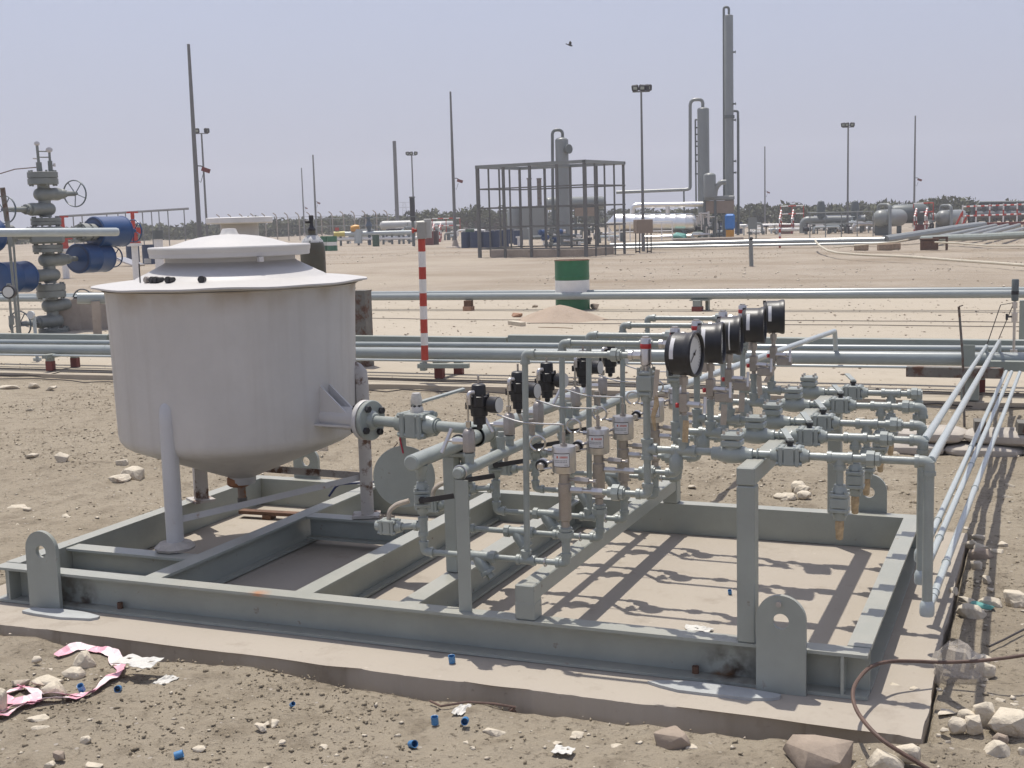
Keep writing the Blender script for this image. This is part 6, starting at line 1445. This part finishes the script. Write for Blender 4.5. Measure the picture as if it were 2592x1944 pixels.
rail_run('railing', 'thin pale railing behind the green banded drums', 105, 800, 985, 592, 588, 1.2, 1.3, M['vessel'])
# fence posts with bent tops in front of the trees
S = Site(atd(800,128)); t = thing('wire_fence', 'wire fence of bent-top posts in front of the far trees', 'fence', S.P, S.rz)
A, B = S.q(560,600), S.q(1010,588)
for i in range(17):
    p = A+(B-A)*(i/16); h_ = 2.55; put('post', MB().tube([(p.x,0,0),(p.x,0,h_-.3),(p.x-.1,0,h_),(p.x-.35,0,h_+.2)], .055, 5), M['concrete'], t, local=True)
for z in (.5,1.2,1.9,2.3): put('strand', MB().tube([(A.x,0,z),(B.x,0,z)], .012, 4), M['dark'], t, local=True)
# far pylon and its lines
S = Site(atd(1025,700)); t = thing('power_pylon', 'faint lattice power pylon far beyond the trees', 'pylon', S.P, S.rz); z = S.z(1025,511)
for sx_ in (-1,1):
    for sy_ in (-1,1): put('leg', MB().cyl((sx_*1.5,sy_*1.5,0),(sx_*.7,sy_*.7,z),.10,n=5), M['mast'], t, local=True)
for i in range(6):
    z0, z1 = z*i/6, z*(i+1)/6; w0, w1 = 1.5-.8*i/6, 1.5-.8*(i+1)/6
    put('lattice', MB().cyl((-w0,-w0,z0),(w1,-w1,z1),.06,n=4).cyl((w0,-w0,z0),(-w1,-w1,z1),.06,n=4), M['mast'], t, local=True)
for f in (.75,.98): put('cross_arm', MB().box((0,0,z*f),(5.4,.3,.25)), M['mast'], t, local=True)
# bird
Pb = CAM+ray(1442,114)*62
bd_ = thing('bird', 'small dark bird flying in the open sky', 'bird', Pb, Site(Pb).rz)
put('body', MB().lathe([(0,-.16),(.03,-.13),(.05,-.04),(.045,.05),(.02,.14),(.03,.20),(0,.22)], (0,0,0), (-.8,.2,.3), 10), M['dark'], bd_, local=True)
for s in (-1,1): put('wing', MB().add([(-.04,0,.0),(.07,0,-.02),(.10,s*.10,.10),(.02,s*.22,.16),(-.03,s*.12,.10),(-.04,0,.012),(.07,0,-.008),(.10,s*.10,.112),(.02,s*.22,.172),(-.03,s*.12,.112)], [(0,1,2,3,4),(5,6,7,8,9)]+[(i,(i+1) % 5,5+(i+1) % 5,5+i) for i in range(5)]), M['dark'], bd_, local=True)

# ================================================================== trees
M['leaf'] = bpy.data.materials.new('foliage'); M['leaf'].use_nodes = True
nt = M['leaf'].node_tree; N, L = nt.nodes, nt.links; b = N['Principled BSDF']; b.inputs['Roughness'].default_value = .8; b.inputs['Specular IOR Level'].default_value = .15
ge = N.new('ShaderNodeObjectInfo'); tcn = N.new('ShaderNodeTexCoord'); no = N.new('ShaderNodeTexNoise'); no.inputs['Scale'].default_value = .35; no.inputs['Detail'].default_value = 4; L.new(tcn.outputs['Object'], no.inputs['Vector'])
cr = N.new('ShaderNodeValToRGB'); cr.color_ramp.elements[0].position = .35; cr.color_ramp.elements[0].color = (.085,.085,.045,1); cr.color_ramp.elements[1].position = .66; cr.color_ramp.elements[1].color = (.125,.125,.07,1); e = cr.color_ramp.elements.new(.5); e.color = (.10,.105,.055,1)  # leaf tones lightened: part of the distance haze is put into the colour
e = cr.color_ramp.elements.new(.78); e.color = (.16,.135,.085,1)
L.new(no.outputs['Fac'], cr.inputs[0]); L.new(cr.outputs[0], b.inputs['Base Color'])
def leaves(clumps, size, per, seed):
    """leaf blades scattered through clumps (centre, radii): arrays of small folded quads"""
    r = np.random.default_rng(seed); V_ = []
    for (cx, cy, cz, rx, ry, rz_) in clumps:
        n = max(12, int(per*rx*rz_)); d = r.normal(size=(n,3)); d /= np.linalg.norm(d, axis=1)[:,None]; d *= (r.random((n,1))**.45)
        c = np.array([cx,cy,cz])+d*np.array([rx,ry,rz_]); a = r.normal(size=(n,3)); a /= np.linalg.norm(a, axis=1)[:,None]; b_ = np.cross(a, r.normal(size=(n,3))); b_ /= np.linalg.norm(b_, axis=1)[:,None]
        s = size*(.6+.8*r.random((n,1))); V_.append(np.stack([c-a*s, c+b_*s*.45, c+a*s, c-b_*s*.45], 1))
    V_ = np.concatenate(V_).reshape(-1,3); k = len(V_)//4; me = bpy.data.meshes.new('foliage')
    me.vertices.add(len(V_)); me.vertices.foreach_set('co', V_.ravel()); me.loops.add(len(V_)); me.loops.foreach_set('vertex_index', np.arange(len(V_))); me.polygons.add(k); me.polygons.foreach_set('loop_start', np.arange(0,4*k,4)); me.polygons.foreach_set('loop_total', np.full(k,4)); me.update(calc_edges=True); me.materials.append(M['leaf']); return me
def tree(px, py_top, dist, w, label, seed, name='far_tree'):
    S = Site(atd(px, dist)); h = S.z(px, py_top); r = random.Random(seed); t = thing(name, label, 'tree', S.P, S.rz, 'far trees standing above the scrub')
    tr = MB().tube([(0,0,-.2),(.05,0,h*.3),(-.08,.05,h*.55)], [.20,.15,.09], 8)
    cl = []
    for i in range(9):
        a = r.uniform(0,2*pi); q = r.uniform(.1,1)*w*.75; zz = h*(.42+.45*r.random()); c = (q*cos(a), q*sin(a)*.8, zz)
        tr.tube([(0,0,h*.3),(c[0]*.5,c[1]*.5,h*.3+(zz-h*.3)*.6),c], [.09,.06,.03], 5); cl.append((*c, w*r.uniform(.28,.5), w*r.uniform(.28,.5), h*r.uniform(.10,.2)))
    cl.append((0,0,h*.86,w*.4,w*.4,h*.14))
    put('trunk', tr, M['bark'], t, local=True); o = put('crown', leaves(cl, .26, 60, seed), None, t, local=True)
for i, (px, py, d_, w, lab) in enumerate(((844,547,150,2.2,'single loose tree crown above the scrub right of the gas cylinder'),(1085,532,152,2.4,'rounded tree above the scrub left of the bare pole'),(1180,521,150,2.4,'tall loose tree just right of the bare pole'),(1205,518,150,2.2,'tall loose tree close to the cage corner'),(2044,524,158,3.0,'wide low tree behind the right manifold'),(2186,520,160,3.0,'rounded tree between the two manifold stubs and separator'),(2325,508,150,2.4,'left tree of the dark clump behind the right separator'),(2357,500,150,2.8,'round dark tree second in the clump at right'),(2394,496,150,3.4,'broad dark tree highest in the clump at right'),(2424,508,150,2.6,'right hand tree ending the dark clump at right'),(640,545,165,2.6,'small tree above the scrub behind the vent cap'),(1254,540,158,3.0,'low tree seen through the left of the cage'))): tree(px, py, d_, w, lab, 100+i)
cl = []; r = random.Random(3)
for px in range(-260, 2860, 9):
    for row in range(2):
        d_ = (178 if row == 0 else 205)-(18 if px > 1700 else 0)+r.uniform(-6,6); S = Site(atd(px+r.uniform(-5,5), d_))
        hz_ = S.z(px, 1944/2-FPX*math.tan(PITCH)-(px-1296)*math.tan(-ROLL)*1.0)  # eye level
        h = (2.0 if px < 700 else 2.45 if px < 1500 else 2.2 if px < 2250 else 1.7)+.9*float(fbm(px*.013, row*3.1, 4, 9))*2+r.uniform(-.3,.3)
        w = r.uniform(.8,1.7); n = 2
        for j in range(n): cl.append((S.P.x+r.uniform(-1.5,1.5), S.P.y+r.uniform(-2,2), h*(.25+.42*j)+r.uniform(-.2,.2), w, w, h*.30))
o = bpy.data.objects.new('scrub_belt', leaves(cl, .34, 55, 5)); COL.objects.link(o); tag(o, 'continuous belt of haze-paled green scrub along the horizon', 'scrub', None, 'stuff')

# ================================================================== loose things on the ground
REG = {'r': (2000,1200,2.2297), 'l': (0,1250,2.39), 'm': (200,960,2.9105), 'v': (1700,780,2.86), 'f': (800,1450,2.212), 'c': (780,820,2.675), 'd': (0,0,1/1.17179)}
def sp(k, x, y): a = REG[k]; return a[0]+x/a[2], a[1]+y/a[2]
def rock_at(k, x, y, w, h, label, mt=None, seed=None, name='stone', group=None, cat='stone', flat=1.0, n=24):
    px, py = sp(k, x, y+h*.35); wp = w/REG[k][2]; hp = h/REG[k][2]
    p = gp(px, py, 0); z = gz(p.x, p.y); p = gp(px, py, z); d = (p-CAM).length; sc = d/FPX
    sx, sz = wp*sc/2*1.12, max(hp*sc*.58, .004)*flat; sy = sx*.75
    o = solo(name, lump(p.x, p.y, z-.006-.12*sz, sx, sy, sz, seed if seed is not None else int(px*7+py), n), mt or M['rock'], label, cat, group, smooth=False)
    md = o.modifiers.new('bevel', 'BEVEL'); md.width = min(sx,sz)*.10; md.segments = 2; md.limit_method = 'NONE'
    for f in o.data.polygons: f.use_smooth = True
    return o
R = [('r',1240,1390,190,120,'largest pale limestone rock at the lower right edge'),('r',1092,1350,120,140,'tall limestone rock left of the largest pale rock'),('r',1012,1365,105,65,'flat topped limestone rock behind the small pair at lower right'),
('r',1035,1412,90,90,'pale limestone rock in front of the tall rock at lower right'),('r',945,1412,80,80,'pale cube-like stone leftmost of the lower right pile'),('r',1155,1578,135,120,'wedge shaped pale rock below the lower right pile'),
('r',85,1535,140,120,'pale angular rock behind the brown block at the pad corner'),('r',520,1610,180,110,'broad pale rock against the near right corner of the pad'),('r',665,1578,130,95,'chalky white rock where the rusty cable crosses'),('r',752,1628,160,70,'flat white rock under the end of the rusty cable'),
('r',965,662,60,70,'pale stone leaning at the edge of the pad, upper right'),('r',1115,720,125,62,'long grey-brown stone right of the tubes'),('r',1020,785,125,90,'pale block of stone just above the teal scrap'),('r',1265,728,90,80,'pale lumpy stone by the right edge, level with the tube ends'),('r',1070,1042,100,60,'pale stone behind the clear plastic bag'),('r',1100,1108,100,90,'grey stone right of the clear plastic bag'),('r',1052,510,60,55,'pale stone below the round brown stone'),
('l',510,1003,110,90,'tan stone lying on the caution tape'),('l',340,1185,135,85,'pale stone beside the blue cap at the left'),('l',452,1082,120,62,'cream stone between the tape and the pad'),('l',12,1270,80,150,'large stone cut by the left edge of the picture'),('l',515,1482,62,42,'small yellowish stone below the caution tape'),
('m',318,615,85,62,'upper pale stone of the pair left of the tank leg'),('m',395,682,155,92,'largest pale stone left of the tank leg'),('m',300,722,140,45,'flat stone in front of the large pale stone left of the tank'),('m',1795,505,100,62,'brown stone seen behind the back lifting lug'),
('v',920,1300,112,82,'pointed tan rock behind the skid right of the tall post'),('v',800,1352,105,42,'white stone left of the pointed tan rock'),('v',960,1348,92,50,'cream stone in front of the pointed tan rock'),('v',1540,1297,62,52,'small pale rock beside the back right lifting lug'),('v',465,738,82,62,'pinkish rock seen between the outlet pipes')]
for k, x, y, w, h, lab in R: rock_at(k, x, y, w, h, lab)
for k, x, y, w, h, lab in (('r',185,1592,340,150,'brown flat block of stone at the near pad edge'),('r',1072,455,105,78,'round brown stone in the tube shadows'),('r',955,735,85,60,'dark brown stone at the right pad edge'),('r',1185,1487,72,50,'small pinkish brown stone below the lower right pile'),('f',2000,925,180,105,'reddish brown stone near the front of the pad'),('l',360,1572,72,50,'small brown stone at the bottom left')): rock_at(k, x, y, w, h, lab, M['rockdk'])
SM = 'small pale stone lying loose on the dirt'
small = [('l',130,1130,100,40),('l',290,1122,180,30),('l',1105,1412,32,26),('l',1660,1378,70,40),('l',1600,1382,60,30),('l',1832,1436,60,36),('l',240,1352,120,34),('l',250,1412,110,36),('l',300,1632,70,40),('l',405,125,60,40),('l',100,76,110,36),('l',165,90,50,28),('l',100,188,50,20),('l',225,1000,60,40),('l',310,1060,60,30),('l',560,1640,120,30),('l',1200,1530,90,24),
('f',1000,877,120,40),('f',850,941,55,36),('f',1470,902,75,34),('f',1690,969,80,30),('f',2105,970,80,36),('f',1345,940,70,18),('f',790,998,50,16),('f',1515,970,30,20),('r',1305,1556,45,42),('r',1130,645,46,22),('r',1092,1157,62,30),('r',865,1335,110,24),('r',1160,1258,80,24),('r',1245,60,50,30),('r',50,85,86,60),('r',530,72,46,40),('r',600,1180,60,18),('r',700,1205,60,20),('r',1048,1180,50,24),('r',890,1500,30,20),('r',835,1465,26,20),
('d',70,985,26,14),('d',135,990,30,22),('d',20,835,40,14),('d',75,833,24,12),('d',110,838,26,12),('d',64,885,14,8),('d',1735,1055,40,26),('d',1700,1070,40,14),('d',2120,1185,40,26),('d',2190,1290,50,40),('d',1480,1120,30,14),('v',1060,1045,80,24),('v',1620,1045,70,30),('v',150,1290,60,24),('v',1370,795,60,22),('d',2095,1300,44,26),('d',2130,1250,26,16),('d',2060,1275,22,14),('d',2165,1515,26,16),('d',1240,1480 + 110,20,12),('d',700,1610,22,12),('d',560,1568,30,14),('d',610,1600,16,9),('r',1000,385,95,55),('r',1150,432,85,42),('r',1195,392,66,34),('r',905,945,115,52),('r',952,692,62,52),('r',1002,722,64,60),('r',1088,762,66,32),('r',1300,850,44,32),('r',1065,352,66,32),('r',1225,128,54,34),('r',985,300,60,30),('r',1270,1300,60,30),('r',870,1440,50,30),('r',1000,1540,60,36),('r',1240,1660,80,40),('r',920,1640,60,40)]
ORDN = ['largest','second largest','third largest','fourth largest','fifth largest','sixth largest','seventh largest','eighth largest','ninth largest','tenth largest'] + [w_+' largest' for w_ in 'eleventh twelfth thirteenth fourteenth fifteenth sixteenth seventeenth eighteenth nineteenth twentieth twenty-first twenty-second twenty-third twenty-fourth twenty-fifth twenty-sixth twenty-seventh twenty-eighth twenty-ninth thirtieth'.split()] + ['smaller']*20
areas = {}
for k, x, y, w, h in small:
    px, py = sp(k, x, y); q = gp(px, py, .03); wm = w/REG[k][2]*(q-CAM).length
    ar = ('left of the tank' if q.x < 0 and q.y > .3 else 'behind the skid' if q.y > 2.1 and q.x < 3.4 else 'right of the pad near the tubes' if q.x > 3.55 and q.y > .1 else 'at the lower right corner' if q.x > 3.4 else 'round the caution tape' if q.x < 1.15 else 'in front of the pad near its middle' if q.x < 2.6 else 'in front of the right half of the pad')
    areas.setdefault(ar, []).append((-wm, k, x, y, w, h))
for ar, L_ in areas.items():
    for i, (_, k, x, y, w, h) in enumerate(sorted(L_)): rock_at(k, x, y, w, h, '%s of the small loose stones %s' % (ORDN[i], ar), group='small loose stones', n=11)
for i, (dx, dy, w_) in enumerate(((.09,-.02,.022),(.135,-.005,.030),(.115,-.035,.016))): solo('stone', lump(L2.x+dx,L2.y+dy,ZT-.002,w_,w_*.8,w_*.6,60+i,11), M['rockdk'], ('left','largest','smallest')[i]+' of three pebbles on the cross beam by the rusty tank foot', 'stone', smooth=False)
# white scraps
for k, x, y, w, h, lab in (('f',815,765,66,60,'torn white paper against the front of the pad'),('f',1385,991,110,40,'ragged white plaster scrap in the dirt below the pad'),('l',830,1018,250,70,'crumpled white plastic sheet at the pad edge by the tape'),('l',1000,1130,90,60,'shredded white paper below the plastic sheet'),('f',2140,310,150,45,'pinkish paper scrap lying inside the skid near the front beam')):
    px, py = sp(k, x, y); p = gp(px, py, 0); z = gz(p.x,p.y); p = gp(px,py,z+.01); s = (p-CAM).length/FPX/REG[k][2]; mb = MB(); nu, nv = 9, 6; rr_ = random.Random(int(x)); vs = []
    for j in range(nv):
        for i in range(nu): vs.append((p.x+(i/(nu-1)-.5)*w*s*1.0+rr_.uniform(-.1,.1)*w*s*.3, p.y+(j/(nv-1)-.5)*h*s*2.2+rr_.uniform(-.1,.1)*h*s*.4, z+.006+rr_.random()*h*s*.28))
    mb.add(vs, [(j*nu+i,j*nu+i+1,(j+1)*nu+i+1,(j+1)*nu+i) for j in range(nv-1) for i in range(nu-1) if rr_.random() < .93])
    o = solo('paper_scrap', mb, M['paper'], lab, 'scrap', smooth=False); md = o.modifiers.new('thick','SOLIDIFY'); md.thickness = .0015
# blue plastic caps
for x, y, lab, tilt in ((257,1489,'blue plastic cap on its side inside the bend of the caution tape',(1.3,.5)),(178,1490,'blue plastic cap left of another, above the tape',(.5,.2)),(940,1560,'upright blue plastic cap in the dirt below the pad centre',(.1,0)),(888,1610,'blue plastic cap lying lowest near the picture centre',(1.2,1.0)),(378,1636,'blue plastic cap at the bottom edge left of centre',(1.35,2.2)),(977,1427,'blue plastic cap on the pad against the front beam',(.2,0)),(1006,1558,'pale blue flattened cap right of the upright one',(1.4,.3)),(630,1522,'tiny pale blue cap on the dirt left of centre',(1.0,1.0)),(1577,1279,'tiny blue cap on the pad inside the skid',(.4,0))):
    px, py = x*1.17179, y*1.17179; p = gp(px,py,0); z = gz(p.x,p.y); p = gp(px,py+6,z); r_ = .012 if 'tiny' not in lab else .008
    Rm = Matrix.Rotation(tilt[1],3,'Z') @ Matrix.Rotation(tilt[0],3,'X'); mb = MB().lathe([(r_*.86,.002),(r_*.86,r_*2.1),(r_,r_*2.15),(r_,0),(r_*.9,-.001),(0,-.001)], (0,0,0), ZD, 16, False)
    mb.v = [Rm @ v for v in mb.v]; zm = min(v.z for v in mb.v); mb.moved((p.x,p.y,z-zm))
    solo('thread_protector', mb, M['cap'], lab, 'thread protector', 'blue plastic caps')
# caution tape
tp = thing('caution_tape', 'crumpled pink and white caution tape lying on the dirt at left', 'caution tape', gp(*sp('l',480,1240)))
strands = [[(340,1002),(400,985),(470,962),(540,958),(620,975),(690,990),(705,1030),(735,1068),(725,1100),(680,1140),(620,1180),(560,1222),(500,1248),(420,1250),(330,1246),(240,1232),(170,1205),(130,1182),(90,1205),(40,1240),(-20,1255)],
 [(560,1222),(480,1262),(400,1282),(320,1292),(230,1290),(150,1305),(70,1325),(10,1350),(-30,1330)], [(250,1290),(160,1300),(60,1350),(0,1390),(-40,1410)], [(-20,1250),(60,1290),(160,1280),(280,1262)]]
rr_ = random.Random(4)
for si, st in enumerate(strands):
    P = []
    for i in range(len(st)-1):
        for q in range(5): t_ = q/5; P.append((st[i][0]*(1-t_)+st[i+1][0]*t_, st[i][1]*(1-t_)+st[i+1][1]*t_))
    pts = [gp(*sp('l',x,y), .03) for x, y in P]; pts = [Vector((p.x,min(p.y,-.275),float(ground_z(np.array([p.x]),np.array([min(p.y,-.275)]))[0])+.012)) for p in pts]
    k = 0; i = 0; roll_ = .3
    while i < len(pts)-1:
        j = min(len(pts)-1, i+rr_.choice([5,7,9,12])); vs = []; fs = []
        for m_ in range(i, j+1):
            d_ = (pts[min(m_+1,len(pts)-1)]-pts[max(m_-1,0)]); d_.z = 0; d_.normalize(); s_ = Vector((-d_.y,d_.x,0)); rl = .75*sin(m_*.21+si*1.7); w_ = .023*(.8+.35*abs(sin(m_*.17+si)))
            off = s_*cos(rl)*w_+Vector((0,0,abs(sin(rl))*w_*.8)); off2 = -s_*cos(rl)*w_+Vector((0,0,-abs(sin(rl))*w_*.3)); vs += [pts[m_]+off, pts[m_]+Vector((0,0,.003*sin(m_*.9))), pts[m_]+off2]
        for m_ in range(j-i): fs += [(3*m_,3*m_+1,3*m_+4,3*m_+3),(3*m_+1,3*m_+2,3*m_+5,3*m_+4)]
        o = put('white_band' if k % 2 else 'pink_band', MB().add(vs, fs), M['tape'] if k % 2 else M['tapered'], tp, smooth=False); md = o.modifiers.new('thick','SOLIDIFY'); md.thickness = .0012
        i = j; k += 1
# rusty cable looping over the pad corner, plastic bag caught on it, teal scrap
cpts = [((1420,1000),.20),((1320,1022),.19),((1180,1042),.18),((1030,1056),.17),((850,1062),.16),((700,1056),.17),((560,1058),.18),((460,1086),.19),((395,1145),.19),((356,1220),.185),((366,1310),.17),((425,1405),.16),((520,1500),.14),((640,1580),.11),((740,1640),.085),((860,1720),.05),((980,1800),.03)]
C_ = [gp(*sp('r',*c), z) for c, z in cpts]
CR = []
for i in range(len(C_)-1):
    p0_, p1_, p2_, p3_ = C_[max(i-1,0)], C_[i], C_[i+1], C_[min(i+2,len(C_)-1)]
    for q in range(6):
        t_ = q/6; CR.append(.5*((2*p1_)+(-p0_+p2_)*t_+(2*p0_-5*p1_+4*p2_-p3_)*t_*t_+(-p0_+3*p1_-3*p2_+p3_)*t_**3))
solo('rusty_cable', MB().tube(CR+[C_[-1]], .0062, 8), M['rustwire'], 'rusty steel cable looping over the near right corner of the pad', 'cable')
mt = bpy.data.materials.new('clear_plastic'); mt.use_nodes = True; b = mt.node_tree.nodes['Principled BSDF']; b.inputs['Base Color'].default_value = (.62,.56,.48,1); b.inputs['Roughness'].default_value = .3; b.inputs['Alpha'].default_value = .36; M['bag'] = mt
c0 = gp(*sp('r',945,1100), .10); vs = []; fs = []; nu, nv = 12, 9; rr_ = random.Random(9)
for i in range(nu):
    for j in range(nv+1):
        a = 2*pi*i/nu; ph = -pi/2+pi*j/nv; rad = 1+.16*rr_.uniform(-1,1); vs.append((c0.x+.085*cos(a)*cos(ph)*rad, c0.y+.07*sin(a)*cos(ph)*rad, .035+max(0,.072+.085*sin(ph)*rad)))
for i in range(nu):
    for j in range(nv): fs.append((i*(nv+1)+j, ((i+1) % nu)*(nv+1)+j, ((i+1) % nu)*(nv+1)+j+1, i*(nv+1)+j+1))
solo('plastic_bag', MB().add(vs, fs), M['bag'], 'crumpled clear plastic bag caught on the rusty cable', 'plastic bag', ang=20)
for k, x, y, w, h, lab in (('r',1080,862,130,50,'crumpled teal plastic scrap among the stones at right'),('r',1055,552,36,24,'tiny teal scrap by the tube shadows')):
    px, py = sp(k,x,y); p = gp(px,py,0); z = gz(p.x,p.y); s = (p-CAM).length/FPX/2.2297; mb = lump(p.x,p.y,z,w*s*.5,w*s*.3,h*s*.35,88,22); solo('teal_scrap', mb, M['teal'], lab, 'scrap', smooth=False)
S = Site(atd(1718,79)); solo('teal_scrap', lump(S.P.x+S.fx.x*S.x(1718,600),S.P.y+S.fx.y*S.x(1718,600),0,.45,.3,.25,5,20), M['teal'], 'teal tarpaulin bundle in front of the shiny vessel', 'scrap', smooth=False)
# wires and sticks
def wirepx(k, pts, z, r, mt, label, cat='wire'):
    P = [gp(*sp(k,x,y), 0) for x, y in pts]; P = [Vector((p.x,p.y,gz(p.x,p.y)+z)) for p in P]; return solo('loose_wire', MB().tube(P, r, 6), mt, label, cat)
wirepx('f',[(640,765),(700,795),(850,794),(1000,800),(1120,798)], .012, .004, M['rustwire'], 'thin rusty rod lying along the front of the pad')
wirepx('f',[(1090,800),(1130,790)], .012, .010, M['rustwire'], 'stub of rusted bar at the end of the thin rod', 'bar')
wirepx('l',[(1600,945),(1660,955),(1730,945),(1765,938)], .006, .006, M['wire'], 'short black strap lying on the pad in front of the skid', 'strap')
wirepx('r',[(1120,1105),(1200,1060),(1340,1000)], .02, .004, M['wire'], 'thin dark wire on the dirt right of the plastic bag')
# black cables along the apron
for i, (y, xa, xb, a_, lab) in enumerate(((7.28,-14,9,.05,'black cable on the apron just under the near pipes'),(7.14,-14,9,.06,'black cable in front of the near pipes'),(6.86,-9,6,.10,'black cable lying along the broken apron edge'),(14.3,-12,9,.12,'black cable across the apron behind the gauges'),(13.6,-3,10,.10,'second black cable across the apron behind the gauges'))):
    P = []
    for q in range(90):
        x = xa+(xb-xa)*q/89; yy = y+a_*float(fbm(x*.5, i*7.7, 3, 90+i))*3; zz_ = (.058 if yy > float(slab_edge(x))+.02 else gz(x,yy)+.004)
        P.append((x,yy,zz_+.012))
    solo('ground_cable', MB().tube(P, .006 if i < 3 else .0055, 6), M['wire'], lab, 'cable')
for i, pts in enumerate((((2105,905),(2200,903),(2300,893),(2420,870)),((1990,906),(2110,906),(2230,900),(2340,885),(2425,874)))):
    P = [gp(x*1.0, y*1.0, .07) for x, y in pts]; solo('ground_cable', MB().tube(P, .007, 6), M['wire'], ('upper thin cable sagging towards the right pipe support','lower thin cable sagging towards the right pipe support')[i], 'cable')

# ------------------------------------------------------------------ gravel and clods too many to count
def scatter(name, label, n, area, smin, smax, mt, seed, dens=None, flat=.6):
    r = np.random.default_rng(seed); pts = []
    x0, x1, y0_, y1 = area
    x = r.uniform(x0,x1,n*3); y = r.uniform(y0_,y1,n*3)
    ok = ~((x > PAD[0]-.01) & (x < PAD[1]+.01) & (y > PAD[2]-.01) & (y < PAD[3]+.01))
    # keep what the camera's surroundings can show
    fx = (x-CAM.x)*c_f.x+(y-CAM.y)*c_f.y; sx_ = (x-CAM.x)*c_r.x+(y-CAM.y)*c_r.y
    ok &= (fx > .6) & (np.abs(sx_) < fx*.55+.6)
    if dens is not None: ok &= dens(x,y) > r.random(n*3)
    x, y = x[ok][:n], y[ok][:n]; n = len(x); z = np.where((y > slab_edge(x)+.03) & (y < 19.4), .055, ground_z(x,y))
    s = smin*(smax/smin)**(r.random(n)**2.2)
    base = np.array([(1,0,0),(0,1,0),(-1,0,0),(0,-1,0),(0,0,1),(0,0,-1)], float)[None].repeat(n,0)
    a = r.uniform(0,2*pi,n); ca, sa = np.cos(a), np.sin(a)
    base = base*(.6+.8*r.random((n,6,1))) + .25*r.normal(size=(n,6,3)); base[:,:,2] *= flat
    bx = base[:,:,0]*ca[:,None]-base[:,:,1]*sa[:,None]; by = base[:,:,0]*sa[:,None]+base[:,:,1]*ca[:,None]
    V_ = np.stack([x[:,None]+bx*s[:,None], y[:,None]+by*s[:,None], z[:,None]+(base[:,:,2]+.25)*s[:,None]], -1).reshape(-1,3)
    F_ = np.array([(0,1,4),(1,2,4),(2,3,4),(3,0,4),(1,0,5),(2,1,5),(3,2,5),(0,3,5)])[None]+6*np.arange(n)[:,None,None]; F_ = F_.reshape(-1,3)
    me = bpy.data.meshes.new(name); me.vertices.add(len(V_)); me.vertices.foreach_set('co', V_.ravel()); me.loops.add(F_.size); me.loops.foreach_set('vertex_index', F_.ravel()); me.polygons.add(len(F_)); me.polygons.foreach_set('loop_start', np.arange(0,F_.size,3)); me.polygons.foreach_set('loop_total', np.full(len(F_),3)); me.update(calc_edges=True); me.materials.append(mt)
    o = bpy.data.objects.new(name, me); COL.objects.link(o); tag(o, label, 'gravel', None, 'stuff')
cl_d = lambda x, y: np.clip(.35+3.5*fbm(x*1.3, y*1.3, 3, 44), 0, 1)
cl_f = lambda x, y: np.clip(.06+5.5*fbm(x*2.6, y*2.6, 4, 47), .02, 1)
M['clod'] = pm('dirt_clod', (.25,.207,.145), .95, 0, .2, 30, .2, 80)
scatter('soil_clods', 'crumbly brown soil clods over the near dirt', 24000, (-7,8,-3,6.9), .003, .012, M['clod'], 1, cl_d, .7)
scatter('fine_crumbs', 'fine soil crumbs on the dirt in front of the pad', 7000, (-.5,5.4,-2.3,-.26), .0020, .0095, M['clod'], 8, cl_f, .95)
scatter('pale_gravel', 'fine pale gravel chips over the near dirt', 8000, (-7,8,-3,6.9), .0025, .013, M['rock'], 2, None, .5)
scatter('apron_grit', 'dark grit sprinkled on the apron and far dirt', 2500, (-25,14,7.2,19), .008, .025, M['rockdk'], 3, None, .5)
g_d = lambda x, y: np.clip(.12+4*fbm(x*.16, y*.16, 3, 46), 0, 1)
scatter('far_gravel', 'pale gravel scattered over the middle distance', 4500, (-60,25,19.6,75), .012, .05, M['rock'], 4, g_d, .5)
scatter('far_clods', 'brown clods scattered over the middle distance', 1500, (-60,25,19.6,60), .012, .04, M['clod'], 6, g_d, .5)

# ================================================================== the dusty air
hz = MB().box((0,120,31.5),(1900,2300,65)); me = hz.mesh('haze', None, False); mt = bpy.data.materials.new('haze'); mt.use_nodes = True; nt = mt.node_tree; nt.nodes.clear()
pv = nt.nodes.new('ShaderNodeVolumePrincipled'); pv.inputs['Color'].default_value = (.92,.92,.96,1); pv.inputs['Density'].default_value = HAZE; pv.inputs['Anisotropy'].default_value = .2
ou = nt.nodes.new('ShaderNodeOutputMaterial'); nt.links.new(pv.outputs[0], ou.inputs['Volume']); me.materials.append(mt)
if HAZE > 0:
    o = bpy.data.objects.new('haze', me); COL.objects.link(o); tag(o, 'thin dusty haze in the air', 'haze', None, 'stuff')
